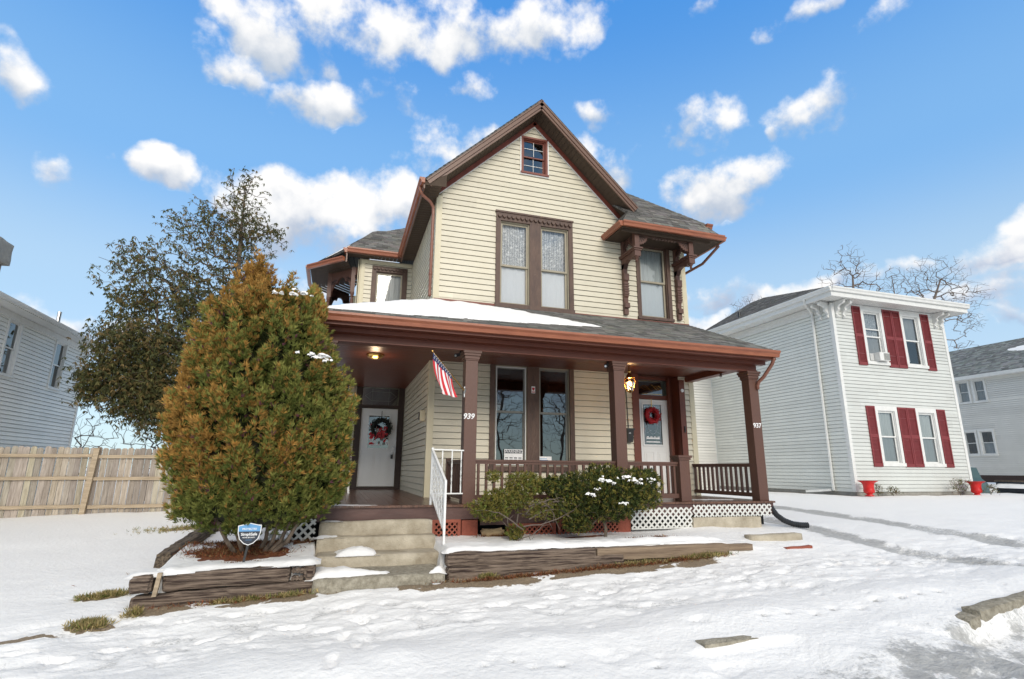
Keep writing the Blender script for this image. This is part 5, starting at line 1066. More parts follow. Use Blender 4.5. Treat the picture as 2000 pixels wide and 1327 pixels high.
# porch roof snow: follows the roof plane
rs = (WZ-EZ)/(YW-EY)
def roofz(x, y):
    f = EZ + (y-EY)*rs; l = EZ + (x+.64)*(WZ-EZ)/(XL+.64); return min(f, l, WZ)
snow_patch([(-.62, 8.80), (1.2, 8.95), (3.0, 9.15), (4.2, 9.38), (5.0, 9.58), (4.3, 10.1), (3.4, 10.75), (2.6, 11.12), (1.72, 11.2), (.6, 10.3), (-.5, 9.2)], lambda x, y: roofz(x, y)+.002, 'long white snow sheet lying on the left half of the porch roof', .06, name='roof_snow', res=.06, seed=10, edge=.12)
snow_patch([(-.62, 9.0), (-.2, 9.35), (.9, 10.5), (1.65, 11.3), (1.65, 15.6), (-.55, 15.6)], lambda x, y: roofz(x, y)+.002, 'snow on the side slope of the porch roof', .055, name='roof_snow', res=.08, seed=11, edge=.12)
# snow streak on the balcony roof slope: plane through eave corners and R1
_n = (Vector((-1.24, 16.45, 6.5))-Vector((-.2, 15.27, 6.74))).cross(Vector(R1)-Vector((-.2, 15.27, 6.74)))
snow_patch([(-.85, 16.12), (-.45, 15.75), (-.05, 16.15), (-.25, 16.35)], lambda x, y: 6.74-(_n.x*(x+.2)+_n.y*(y-15.27))/_n.z+.004, 'streak of snow on the balcony roof', .03, name='roof_snow', seed=12, edge=.06)
# ================================================================= THINGS ON AND NEAR THE PORCH
# white handrail
hr = thing('stair_handrail', 'white wrought iron handrail with twisted pickets by the steps', 'handrail', (1.5, 8.6, -.6))
A, B = Vector((1.47, 8.98, .87)), Vector((1.53, 8.05, .38)); base = Vector((1.53, 8.05, -.62))
mb = MB(); mb.bar(A, B, .035, .02); mb.bar(A+Vector((0, 0, -.70)), B+Vector((0, 0, -.70)), .02, .02); mb.bar(A, (1.995, 8.99, .86), .035, .02, up=(0, 0, 1)); mb.bar((1.50, 8.985, .17), (1.995, 8.99, .17), .02, .02); mb.build('rail', 'white_metal', hr)
mb = MB(); mb.bar(B+Vector((0, 0, .02)), base, .032, .032, up=(0, 1, 0)); mb.split(); mb.bar(A+Vector((0, 0, .03)), (1.47, 8.98, -.05), .032, .032, up=(0, 1, 0)); mb.build('newel', 'white_metal', hr)
def twisted(p0, p1):
    m = MB(); n = 28; p0, p1 = Vector(p0), Vector(p1)
    for i in range(n):
        a, b = p0.lerp(p1, i/n), p0.lerp(p1, (i+1)/n); t = math.pi*6*i/n*(1 if .2 < i/n < .8 else 0); u = Vector((math.cos(t), math.sin(t), 0))*.0095; w = Vector((-math.sin(t), math.cos(t), 0))*.0055; m.obox((a+b)/2, u, w, (b-a)/2)
    m.build('picket', 'white_metal', hr)
for i in range(1, 9):
    p = A.lerp(B, i/9); twisted(p, p+Vector((0, 0, -.70)))
for x in (1.64, 1.80, 1.955): twisted((x, 8.985, .86), (x, 8.985, .17))
# flag
fl = thing('porch_flag', 'striped flag with starred blue corner hanging from the left-centre porch post', 'flag', (1.99, 9.0, 1.75))
pole0, pole1 = Vector((1.99, 9.03, 1.86)), Vector((1.33, 8.55, 2.42))
mb = MB(); mb.tube([pole0, pole1], .011, 8); mb.lathe([(0, -.02), (.022, -.008), (.022, .008), (0, .02)], tuple(pole1), 10); mb.build('pole', 'brass', fl)
mb = MB(); mb.tube([(1.995, 9.06, 1.80), (1.99, 9.0, 1.90)], .02, 8); mb.box(1.98, 1.995, 9.03, 9.09, 1.76, 1.94); mb.build('pole_bracket', 'steel', fl)
TL, TR, BL_, BR_ = pole1+Vector((.01, 0, -.01)), pole1.lerp(pole0, .58), Vector((1.51, 8.62, 1.79)), Vector((1.80, 8.82, 1.72))
def flagP(s, t):
    top = TL.lerp(TR, s); bot = BL_.lerp(BR_, s); p = top.lerp(bot, t); n = Vector((.55, -.83, 0)); return p + n*(.035*math.sin(s*11+t*2)*t + .02*math.sin(s*5-t*3)*t) + Vector((-.08*math.sin(t*math.pi)*(1-s)*.6, 0, -.025*math.sin(s*math.pi)*t))
mb = MB(); NS, NT = 44, 36
for i in range(NS):
    for j in range(NT):
        s0, s1, t0, t1 = i/NS, (i+1)/NS, j/NT, (j+1)/NT
        inC = (t0+t1)/2 < .20+.02*math.sin(i)
        mb.cur = 2 if inC else int(s0*11) % 2
        mb.quad(flagP(s0, t0), flagP(s1, t0), flagP(s1, t1), flagP(s0, t1))
mb.build('flag_cloth', ['flag_red', 'flag_white', 'navy'], fl, smooth=True)
mb = MB()
for i in range(10):
    for j in range(3):
        s0, t0 = (i+.5+(j % 2)*.3)/10.5, .03+.055*j; c_ = flagP(s0, t0)+Vector((.004, -.007, 0)); a = (flagP(s0+.01, t0)-flagP(s0, t0)).normalized(); b = (flagP(s0, t0+.02)-flagP(s0, t0)).normalized()
        pts = []
        for k in range(10): th = math.pi*2*k/10; r = .013 if k % 2 == 0 else .006; pts.append(c_+a*r*math.cos(th)+b*r*math.sin(th))
        mb.quad(*pts)
mb.build('stars', 'flag_white', fl)
# lantern
ln = thing('porch_lantern', 'lit brass lantern hanging right of the middle porch post', 'lantern', (5.75, 10.0, 2.14))
c0 = (5.75, 10.0, 0); mb = MB()
mb.tube([(5.75, 10, 2.83), (5.75, 10, 2.62)], .012, 6); mb.lathe([(.05, 2.80), (.05, 2.83)], c0, 12); mb.lathe([(.012, 2.64), (.04, 2.60), (.02, 2.57), (.05, 2.53), (.085, 2.47), (.10, 2.455)], c0, 8)
for k in range(8): a = 2*math.pi*k/8; mb.tube([(5.75+.10*math.cos(a), 10+.10*math.sin(a), 2.46), (5.75+.125*math.cos(a), 10+.125*math.sin(a), 2.37), (5.75+.07*math.cos(a), 10+.07*math.sin(a), 2.18)], .006, 4)
for r, z in ((.125, 2.37), (.07, 2.18), (.10, 2.455)): mb.tube([(5.75+r*math.cos(2*math.pi*k/16), 10+r*math.sin(2*math.pi*k/16), z) for k in range(17)], .007, 4)
mb.lathe([(.07, 2.18), (.03, 2.15), (0, 2.13)], c0, 8); mb.build('lantern_frame', 'brass', ln)
mb = MB(); mb.lathe([(.095, 2.455), (.12, 2.37), (.066, 2.185)], c0, 8); mb.build('lantern_glass', 'glass_clear', ln)
em = bpy.data.materials.new('lamp_glow'); em.use_nodes = True; b = em.node_tree.nodes['Principled BSDF']; b.inputs['Emission Color'].default_value = (1, .50, .13, 1); b.inputs['Emission Strength'].default_value = 9; MATS['lamp_glow'] = em
mb = MB(); [mb.lathe([(0, 2.28), (.016, 2.30), (.02, 2.34), (.008, 2.39), (0, 2.40)], (5.75+dx, 10+dy, 0), 8) for dx, dy in ((-.035, 0), (.035, .01), (0, -.03))]; mb.build('bulb', 'lamp_glow', ln)
def lamp(x, y, z, w, col, r):
    d = bpy.data.lights.new('porch_bulb', 'POINT'); d.energy = w; d.color = col; d.shadow_soft_size = r; o = bpy.data.objects.new('bulb_light', d); C.objects.link(o); return o, (x, y, z)
lo, p = lamp(5.75, 10, 2.33, 16, (1, .62, .30), .05); lo.parent = ln; lo.location = Vector(p)-wloc(ln)
mbx = thing('mailbox', 'small black mailbox on the cream wall under the lantern', 'mailbox', (6.36, 11.2, 1.2))
mb = MB(); mb.prism([(6.28, 11.10, 1.46), (6.44, 11.10, 1.46), (6.42, 11.12, 1.19), (6.30, 11.12, 1.19)], (0, .10, 0)); mb.build('box', 'black_metal', mbx)
mb = MB(); mb.box(6.26, 6.46, 11.085, 11.21, 1.46, 1.50); mb.build('lid', 'black_metal', mbx); mb = MB(); mb.box(6.31, 6.36, 11.095, 11.105, 1.385, 1.395); mb.build('plate', 'text_white', mbx)
tag(rebase((lambda m: (m.tube([(6.36, 11.2, 1.52), (6.345, 11.2, 2.0), (6.33, 11.2, 2.6)], .012, 6), m.build('conduit', 'black_metal'))[1])(MB()), (6.36, 11.2, 1.52)), 'thin dark conduit running up the wall above the mailbox', 'conduit')
m = MB(); m.tube([(7.875, 11.21, 2.46), (7.875, 11.185, 2.46)], .04, 20); tag(rebase(m.build('doorbell_disc', 'white_metal'), (7.875, 11.2, 2.42)), 'round white disc on the door trim right of the red wreath', 'doorbell')
m = MB(); m.box(7.87, 7.90, 11.19, 11.21, 1.45, 1.60); m.box(7.878, 7.892, 11.18, 11.19, 1.50, 1.55); tag(rebase(m.build('door_chime_button', 'black_metal'), (7.885, 11.2, 1.45)), 'dark push button on the trim beside the right door', 'door button')
sc_ = thing('wall_sconce', 'beige box light on the cream recess wall beside the left door', 'wall light', (1.66, 12.2, 1.6))
m = MB(); m.box(1.60, 1.72, 11.62, 11.78, 1.55, 1.78); m.build('housing', 'trim_cream', sc_, bevel=.01); m = MB(); m.box(1.59, 1.60, 11.63, 11.77, 1.58, 1.74); m.build('dark_face', 'dark_wood', sc_)
cl_ = thing('ceiling_light', 'round amber glass ceiling light under the left of the porch', 'ceiling light', (.56, 11.0, 2.72))
m = MB(); m.lathe([(0, -.085), (.08, -.08), (.15, -.05), (.17, -.01)], (.56, 11.0, 2.79), 20, .02, 10); m.build('glass_bowl', 'lampglass' if 'lampglass' in MATS else 'brass', cl_); m = MB(); m.lathe([(.18, -.02), (.18, 0)], (.56, 11, 2.80), 20); m.build('rim', 'brass', cl_); lo, p = lamp(.56, 11.0, 2.60, 5, (1, .72, .46), .09); lo.parent = cl_; lo.location = Vector(p)-wloc(cl_)  # weak point light added below the bowl as fill under the porch
def camera_(x, label):
    t = thing('security_camera', label, 'camera', (x, 9.1, 2.45), 'security cameras under the porch beam'); m = MB(); m.tube([(x+.05, 9.1, 2.575), (x+.03, 9.09, 2.52), (x, 9.06, 2.50)], .012, 6); m.build('arm', 'black_plastic', t)
    m = MB(); m.tube([(x+.02, 9.10, 2.51), (x-.05, 9.02, 2.47)], .033, 12); m.build('housing', 'black_plastic', t); m = MB(); m.tube([(x-.05, 9.02, 2.47), (x-.053, 9.016, 2.469)], .02, 12); m.build('lens', 'steel', t)
camera_(1.86, 'small black camera under the beam near the flag'); camera_(4.74, 'small black camera under the beam beside the middle post')
m = MB(); m.tube([(8.0, 9.9, 2.66), (7.97, 9.88, 2.60)], .03, 10); tag(rebase(m.build('side_camera', 'steel'), (8, 9.9, 2.58)), 'small round camera under the right side beam', 'camera')
# wreaths
def wreath(c, R_, r, material, label, name='door_wreath', n=520, P=None, extra=None):
    t = thing(name, label, 'wreath', (c[0], c[1], c[2]-R_-r)); m = MB(); rnd = random.Random(5)
    for i in range(n):
        a = rnd.random()*2*math.pi; b_ = rnd.random()*2*math.pi; rr = r*(.35+.65*rnd.random()); q = Vector((c[0]+(R_+rr*math.cos(b_))*math.cos(a), c[1]+rr*math.sin(b_)*.8, c[2]+(R_+rr*math.cos(b_))*math.sin(a)))
        d = Vector((rnd.uniform(-1, 1), rnd.uniform(-1, .2), rnd.uniform(-1, 1))).normalized()*r*.55; s = d.cross(Vector((rnd.uniform(-1, 1), 1, rnd.uniform(-1, 1)))).normalized()*r*.16
        m.quad(q-s*.3, q+d*.5-s, q+d, q+d*.5+s)
    m.tube([(c[0]+R_*math.cos(2*math.pi*k/24), c[1], c[2]+R_*math.sin(2*math.pi*k/24)) for k in range(25)], r*.55, 8)
    m.build('foliage_ring', material, t); m = MB(); m.box(c[0]-.008, c[0]+.008, c[1]+.02, c[1]+.03, c[2]+R_, c[2]+R_+.25); m.build('hanger', 'brass' if 'red' in material else 'black_metal', t); return t
mat('wreath_black', (.012, .016, .012), .8); mat('wreath_red', (.42, .008, .014), .6, (.2, .004, .008), 25)
wreath((7.21, DY-.07, 1.86), .155, .075, 'wreath_red', 'red berry wreath on the right door')
w_ = wreath((1.09, YR-.06, 1.66), .23, .085, 'wreath_black', 'black wreath with a red ribbon on the left door')
m = MB(); rnd = random.Random(9)
for i in range(26): x, z = 1.07+rnd.gauss(0, .09), 1.50+rnd.gauss(0, .10); m.prism([(x, YR-.12, z), (x+rnd.uniform(.03, .08), YR-.13, z-rnd.uniform(.0, .05)), (x+rnd.uniform(-.02, .03), YR-.12, z-.10)], (0, -.004, 0))
m.build('ribbon_bow', 'ribbon_red', w_)
# white chair leg behind the evergreen: a plastic garden chair
ch = thing('garden_chair', 'white plastic chair on the porch, mostly hidden behind the evergreen', 'chair', (.05, 13.5, 0))
cx, cy = .02, 13.4
mb = MB(); mb.box(cx-.24, cx+.24, cy-.22, cy+.22, .42, .45); mb.build('seat', 'white_metal', ch, bevel=.01)
mb = MB(); [mb.bar((cx-.2+.08*i, cy+.22, .45), (cx-.2+.08*i, cy+.32, .86), .05, .015, up=(0, 1, 0)) for i in range(6)]; mb.bar((cx-.24, cy+.32, .86), (cx+.24, cy+.32, .86), .03, .06); mb.build('backrest', 'white_metal', ch)
for sx in (-1, 1):
    for sy in (-1, 1): mb = MB(); mb.bar((cx+sx*.21, cy+sy*.19, .43), (cx+sx*.27, cy+sy*.25, 0), .04, .03, up=(0, 1, 0)); mb.build('leg', 'white_metal', ch)
# yard sign
ys = thing('yard_sign', 'small blue and black shield sign on a stake before the evergreen', 'sign', (-1.0, 7.72, -.6))
def shield(w, h, y, x0=-.975, zc=-.245):
    a = [(-.5, .38), (0, .5), (.5, .38), (.48, .05), (.40, -.22), (.2, -.42), (0, -.5), (-.2, -.42), (-.40, -.22), (-.48, .05)]; return [(x0+p*w, y, zc+q*h) for p, q in a[::-1]]
m = MB(); m.prism(shield(.27, .265, 7.705), (0, .008, 0)); m.build('white_border', 'text_white', ys)
m = MB(); m.prism(shield(.25, .245, 7.703), (0, .004, 0)); m.build('dark_panel', 'sign_navy', ys)
m = MB(); pts = [(-.5, .38), (0, .5), (.5, .38), (.483, .13), (-.483, .13)]; m.prism([(-.975+p*.25, 7.7015, -.245+q*.245) for p, q in pts[::-1]], (0, .003, 0)); m.build('blue_panel', 'sign_blue', ys)
text_obj('PROTECTED', .030, 'text_white', ys, facing_front(-.975, 7.700, -.185), 'lettering', .0005, True); text_obj('SimpliSafe', .046, 'text_white', ys, facing_front(-.975, 7.701, -.247), 'lettering', .0005, True); text_obj('HOME SECURITY', .019, 'text_white', ys, facing_front(-.975, 7.701, -.285), 'lettering', .0005, True)
m = MB(); m.box(-1.01, -.94, 7.701, 7.7025, -.315, -.312); m.build('printed_line', 'sign_blue', ys)
m = MB(); m.bar((-.975, 7.715, -.36), (-1.015, 7.70, -.66), .026, .016, up=(0, 1, 0)); m.build('stake', 'black_plastic', ys)
# drain hose at the right porch corner
pts = [(8.17, 9.02, -.05), (8.19, 8.98, -.16), (8.24, 8.93, -.27), (8.33, 8.86, -.36), (8.46, 8.78, -.42), (8.60, 8.72, -.44), (8.74, 8.68, -.44)]
fine = []
for a, b in zip(pts[:-1], pts[1:]):
    for k in range(8): fine.append(Vector(a).lerp(Vector(b), k/8))
m = MB(); m.tube(fine, [.056 if i % 2 else .048 for i in range(len(fine))], 14); tag(rebase(m.build('drain_hose', 'black_plastic', smooth=False), (8.45, 8.8, -.5)), 'black corrugated drain hose curving off the right porch corner', 'drain hose')
# ================================================================= RIGHT NEIGHBOUR
rh = thing('neighbour_house', 'pale grey house with red shutters right of the cream house', 'house', (20.9, 15.5, -.3))
RX0, RX1, RY, RB, RT = 17.94, 23.96, 15.5, 23.0, 7.05
FR = wallY(RY); SR = wallX(RX0)
wins = [(19.52, 20.38, .90, 2.86), (21.62, 22.48, .90, 2.86), (19.52, 20.38, 4.78, 6.82), (21.62, 22.48, 4.78, 6.82)]
mb = MB(); siding(mb, FR, RX0+.1, RX1-.1, -.14, RT-.14, e=.137, holes=wins); mb.build('wall', 'siding_grey', rh)
mb = MB(); siding(mb, SR, RY+.02, RB, -.14, RT-.30, e=.137, flip=True); mb.build('wall', 'siding_side_lifted', rh)
mb = MB(); siding(mb, wallX(RX1, 1), RY+.02, RB, -.14, RT, e=.137); mb.build('wall', 'siding_side_lifted', rh)
mb = MB(); sheet(mb, FR, RX0, RX1, -.2, RT, wins); mb.quad((RX0+.045, RY+.05, -.2), (RX0+.045, RB, -.2), (RX0+.045, RB, RT), (RX0+.045, RY+.05, RT)); mb.quad((RX1-.045, RY+.05, -.2), (RX1-.045, RB+6, -.2), (RX1-.045, RB+6, RT), (RX1-.045, RY+.05, RT)); mb.build('sheathing', 'trim_white', rh)
mb = MB(); mb.box(RX0+.02, RX1-.02, RY+.03, RB, -.6, -.14); mb.build('foundation', 'stone_grey', rh)
mb = MB(); pbox(mb, FR, RX0-.03, RX0+.11, -.14, RT-.05, -.01, .03); mb.box(RX0-.031, RX0-.001, RY, RY+.12, -.14, RT-.1); mb.split(); pbox(mb, FR, RX1-.11, RX1+.03, -.14, RT-.05, -.01, .03); mb.build('corner_board', 'trim_white', rh)
mb = MB(); pbox(mb, FR, RX0+.11, RX1-.11, RT-.14, RT, 0, .03); pbox(mb, FR, RX0+.11, RX1-.11, RT-.24, RT-.14, 0, .016); mb.split(); mb.box(RX0-.05, RX0, RY+.12, RB, RT-.16, RT); mb.box(RX0-.03, RX0, RY+.12, RB, RT-.32, RT-.16); mb.build('frieze', 'trim_white', rh)
# back ell facing the street
mb = MB(); siding(mb, wallY(23.0), 14.2, RX0, -.5, 6.9, e=.137); mb.build('wall', 'siding_pale', rh)
mb = MB(); mb.quad((14.2, 23.05, -.6), (RX0, 23.05, -.6), (RX0, 23.05, 6.9), (14.2, 23.05, 6.9)); mb.quad((14.2, 23.01, -.6), (14.2, 29, -.6), (14.2, 29, 6.9), (14.2, 23.01, 6.9)); mb.build('sheathing', 'trim_white', rh)
mb = MB(); mb.slab([(13.7, 22.6, 7.0), (18.2, 22.6, 7.0), (18.2, 26, 8.5), (15.5, 26, 8.5)], .08); mb.slab([(13.7, 22.6, 7.0), (15.5, 26, 8.5), (15.5, 29, 8.5), (13.7, 30, 7.0)], .08, u=(0, 1, 0)); mb.build('roof', 'shingle', rh)
# eaves: soffit panels, fascia, gutters, hip roof
OV = .64; ez = 7.30
ex0, ex1, ey = RX0-OV, RX1+OV, RY-OV
mb = MB()
for i in range(44):
    x = ex0+.02+i*(ex1-ex0-.04)/44; w = (ex1-ex0-.04)/44; mb.quad((x, ey+.02, RT+.02), (x+w*.93, ey+.02, RT+.02), (x+w*.93, RY+.05, RT+.02), (x, RY+.05, RT+.02)); mb.quad((x+w*.93, ey+.02, RT+.03), (x+w, ey+.02, RT+.03), (x+w, RY, RT+.03), (x+w*.93, RY, RT+.03))
for i in range(48):
    y = RY+i*(RB-RY)/48; w = (RB-RY)/48; mb.quad((ex0+.02, y, RT+.02), (ex0+.02, y+w*.93, RT+.02), (RX0+.05, y+w*.93, RT+.02), (RX0+.05, y, RT+.02)); mb.quad((ex0+.02, y+w*.93, RT+.03), (ex0+.02, y+w, RT+.03), (RX0, y+w, RT+.03), (RX0, y+w*.93, RT+.03))
    mb.quad((RX1, y, RT+.02), (RX1, y+w, RT+.02), (ex1-.02, y+w, RT+.02), (ex1-.02, y, RT+.02))
mb.build('soffit', 'trim_white', rh)
mb = MB(); mb.box(ex0, ex1, ey, ey+.03, RT, ez-.01); mb.box(ex0, ex0+.03, ey+.03, RB, RT, ez-.01); mb.box(ex1-.03, ex1, ey+.03, RB, RT, ez-.01); mb.build('fascia', 'trim_white', rh)
mb = MB(); gutter(mb, [(ex0-.0, ey, ez+.10), (ex1, ey, ez+.10)], w=.13, h=.17); mb.split(); gutter(mb, [(ex0, RB, ez+.10), (ex0, ey-.05, ez+.10)], out=(-1, 0, 0), w=.13, h=.17); mb.split(); gutter(mb, [(ex1, RB, ez+.10), (ex1, ey-.05, ez+.10)], out=(1, 0, 0), w=.13, h=.17); mb.build('gutter', 'trim_white', rh)
cx_ = (ex0+ex1)/2; rz = 9.55
mb = MB(); A0, B0 = (ex0, ey, ez+.11), (ex1, ey, ez+.11); mb.slab([A0, B0, (cx_, ey+7.2, rz)], .06); mb.slab([A0, (cx_, ey+7.2, rz), (cx_, RB, rz), (ex0, RB, ez+.11)], .06, u=(0, 1, 0)); mb.slab([B0, (ex1, RB, ez+.11), (cx_, RB, rz), (cx_, ey+7.2, rz)], .06, u=(0, 1, 0)); rr_ = mb.build('roof', 'shingle', rh); tb_ = MB(); tb_.tabs([A0, (cx_, ey+7.2, rz), (cx_, RB, rz), (ex0, RB, ez+.11)], (0, 1, 0)); tb_.build('shingles', 'shingle_tab', rr_)
mb = MB(); mb.tube([(18.0, 20.6, 7.5), (18.0, 20.6, 8.05)], .07, 10); mb.build('roof_vent', 'black_plastic', rh)
mb = MB(); mb.obox((18.1, 20.6, 7.72), (.18, 0, .06), (0, .16, 0), (0, 0, .012)); mb.build('vent_flashing', 'trim_white', rh)
# scroll brackets in pairs
def scroll(x, y, dx, dy):
    m = MB(); d = Vector((dx, dy, 0)); s = Vector((-dy, dx, 0))*.045; o = Vector((x, y, 0))
    prof = [(0, -.62), (.07, -.62), (.10, -.55), (.06, -.47), (.11, -.40), (.20, -.33), (.17, -.24), (.25, -.17), (.40, -.15), (.46, -.10), (.46, -.02), (.42, 0), (0, 0)]
    for (a, b), (c_, e) in zip(prof[:-2], prof[1:-1]):
        if abs(e-b) < .02: continue
        m.prism([o+d*0+Vector((0, 0, RT+b))-s, o+d*a+Vector((0, 0, RT+b))-s, o+d*c_+Vector((0, 0, RT+e))-s, o+Vector((0, 0, RT+e))-s], s*2)
    for (r, a, b) in ((.06, .40, -.08), (.05, .12, -.30), (.045, .08, -.56)):
        c_ = o+d*a+Vector((0, 0, RT+b)); m.prism([c_-s*1.15+d*r*math.cos(t)+Vector((0, 0, r*math.sin(t))) for t in [2*math.pi*k/12 for k in range(12)]], s*2.3)
    m.build('eave_bracket', 'trim_white', rh)
for x in (18.12, 18.46, 23.42, 23.76): scroll(x, RY, 0, -1)
for y in (15.66, 16.0): scroll(RX0, y, -1, 0)
mb = MB(); mb.tube([(17.24, 16.05, 7.30), (17.24, 16.08, 7.2), (17.34, 16.15, 7.08), (17.72, 16.3, 6.9), (17.86, 16.35, 6.78), (17.87, 16.36, 6.6), (17.87, 16.38, .0), (17.86, 16.36, -.12)], .05, 6); mb.build('downspout', 'trim_white', rh)
mb = MB(); mb.bar((17.80, 16.45, -.1), (17.5, 17.3, -.18), .12, .08); mb.build('downspout_extension', 'trim_white', rh)
# windows and shutters
kinds = (('curtain_white', 'curtain_dim'), ('curtain_white', 'curtain_dim'), ('lace', 'curtain_dim'), ('curtain_dim', None))
for (u0, u1, z0, z1), (up, lo) in zip(wins, kinds):
    w = window(rh, FR, u0, u1, z0, z1, casing='trim_white', cw=.13, head=.17, sill=.12, sash='sash_white', sw=.05, upper=up, lower=lo, glass='glass', meet=(z0+z1)/2)
    if up == 'lace': b_ = MB(); pbox(b_, FR, u0+.03, u1-.03, 6.08, 6.12, -.10, -.03); b_.build('storm_rail', 'sash_white', w)
    if up == 'curtain_dim': b_ = MB(); [b_.quad(FR(u0+.06+.16*i*.3, z0+.05, -.12), FR(u0+.22+.05*i, z0+.05+.1*i, -.12), FR(u0+.16, z1-.1, -.12), FR(u0+.06, z1-.1, -.12)) for i in range(2)]; b_.build('curtain', 'curtain_white', w)
def shutter(u0, u1, z0, z1):
    m = MB(); T = .055; f = .055
    pbox(m, FR, u0, u0+f, z0, z1, .015, T); pbox(m, FR, u1-f, u1, z0, z1, .015, T); zm = z0+(z1-z0)*.5
    for a, b in ((z0, z0+.11), (zm-.06, zm+.06), (z1-.07, z1)): pbox(m, FR, u0+f, u1-f, a, b, .015, T-.003)
    for a, b in ((z0+.11, zm-.06), (zm+.06, z1-.07)):
        n = round((b-a)/.05)
        for i in range(n): z = a+(b-a)*i/n; m.quad(FR(u0+f, z, T-.008), FR(u1-f, z, T-.008), FR(u1-f, z+(b-a)/n, T-.035), FR(u0+f, z+(b-a)/n, T-.035))
    pbox(m, FR, u0+f, u1-f, z0, z1, .015, .018); m.build('shutter', 'shutter_red', rh)
for z0, z1 in ((.76, 3.02), (4.60, 7.0 if False else 6.98)):
    for u0, u1 in ((18.94, 19.37), (20.53, 21.00), (21.02, 21.47), (22.63, 23.09)): shutter(u0, u1, z0, z1)
ac = thing('air_conditioner', 'white window air conditioner in the upper left window of the grey house', 'air conditioner', (20.0, 15.3, 4.78))
m = MB(); m.box(19.82, 20.34, 15.26, 15.62, 4.80, 5.13); m.build('case', 'trim_white', ac, bevel=.01); m = MB(); [m.box(20.02, 20.32, 15.25, 15.262, 4.83+.03*i, 4.845+.03*i) for i in range(9)]; m.build('grille', 'sash_grey', ac); m = MB(); [m.box(19.62+.03*i, 19.64+.03*i, 15.50, 15.52, 4.82, 5.10) for i in range(6)]; m.build('side_panel', 'trim_white', ac)
m = MB(); m.lathe([(.07, 0), (.07, .03)], (16.4, 22.97, 3.6), 14); wl_ = thing('meter_disc', 'round utility disc on the pale back wall of the grey house', 'meter', (16.4, 22.95, 3.5)); m.build('disc', 'trim_white', wl_)
# urns
def urn(x, y, z, label):
    t = thing('garden_urn', label, 'urn', (x, y, z), 'red urns before the grey house'); m = MB()
    m.lathe([(.13, 0), (.14, .03), (.08, .06), (.09, .08), (.16, .13), (.175, .18), (.16, .24), (.165, .38), (.20, .46), (.30, .515), (.31, .53), (.28, .53)], (x, y, z), 32, .03, 16); m.build('bowl', 'urn_red', t, smooth=True)
    m = MB(); m.lathe([(0, .50), (.28, .50)], (x, y, z), 24); m.build('soil', 'bark', t); return t
urn(17.90, 14.95, -.26, 'red fluted urn at the left corner of the grey house'); urn(23.35, 15.0, -.28, 'red fluted urn at the right corner of the grey house')
# ================================================================= FAR RIGHT HOUSE
fh = thing('far_house', 'white clapboard house with snowy grey roof at the right edge', 'house', (32, 17, .2))
FX = 32.0; SX_ = wallX(FX); kx = FX/30
fw = [(18.06*kx, 18.52*kx, 3.98*kx, 5.0*kx), (18.78*kx, 19.25*kx, 3.98*kx, 5.0*kx), (18.10*kx, 18.64*kx, 1.42*kx, 2.52*kx), (18.86*kx, 19.35*kx, 1.42*kx, 2.52*kx)]
fw = [(a, b, c_, d) for a, b, c_, d in fw]
mb = MB(); siding(mb, SX_, 10, 22.5, .45, 5.55, e=.10, holes=fw, flip=True, lap=.012); mb.build('wall', 'siding_pale', fh)
mb = MB(); sheet(mb, SX_, 10, 22.5, .2, 5.55, fw); mb.quad((FX, 22.5, .2), (FX+8, 22.5, .2), (FX+8, 22.5, 5.5), (FX, 22.5, 5.5)); mb.build('sheathing', 'trim_white', fh)
mb = MB(); mb.box(FX-.05, FX+.2, 10, 22.5, .1, .46); mb.build('foundation', 'dark_wood', fh)
for i, (u0, u1, z0, z1) in enumerate(fw): window(fh, SX_, u0, u1, z0, z1, casing='trim_white', cw=.09, head=.10, sill=.08, sash='sash_white', sw=.03, upper='curtain_dim' if i < 2 else None, lower='curtain_dim' if i != 3 else None, glass='glass')
mb = MB(); mb.slab([(FX-.35, 9, 5.62), (FX-.35, 23.2, 5.62), (FX+3.6, 23.2, 7.85), (FX+3.6, 9, 7.85)], .06, u=(0, 1, 0)); mb.slab([(FX+3.6, 9, 7.85), (FX+3.6, 23.2, 7.85), (FX+8, 23.2, 5.6), (FX+8, 9, 5.6)], .06, u=(0, 1, 0)); rr_ = mb.build('roof', 'shingle_grey', fh); tb_ = MB(); tb_.tabs([(FX-.35, 12, 5.62), (FX-.35, 23.2, 5.62), (FX+3.6, 23.2, 7.85), (FX+3.6, 12, 7.85)], (0, 1, 0), base=(.2, .215, .21), row=.15); tb_.build('shingles', 'shingle_tab', rr_)
mb = MB(); mb.box(FX-.37, FX-.33, 9, 23.2, 5.42, 5.60); mb.box(FX-.34, FX, 9, 23.2, 5.42, 5.44); mb.build('fascia', 'trim_white', fh)
fz = lambda x, y: 5.62+(x-FX+.35)*(2.23/3.95)+.005
snow_patch([(FX+1.9, 14), (FX+1.5, 16.2), (FX+1.55, 17.6), (FX+1.95, 18.7), (FX+2.25, 19.3), (FX+2.5, 18.6), (FX+2.7, 17.6), (FX+2.6, 17.4), (FX+2.9, 16.9), (FX+3.3, 14)], fz, 'snow tongue on the roof of the far white house', .06, name='roof_snow', res=.12, seed=40, edge=.2)
snow_patch([(FX-.2, 14), (FX-.25, 16.4), (FX+.1, 16.2), (FX+.5, 14)], fz, 'small snow strip at the eave of the far white house', .05, name='roof_snow', res=.12, seed=41, edge=.15)
m = MB(); m.box(FX-.08, FX, 17.02, 17.22, 2.6, 2.72); m.build('vent_cap', 'black_metal', fh)
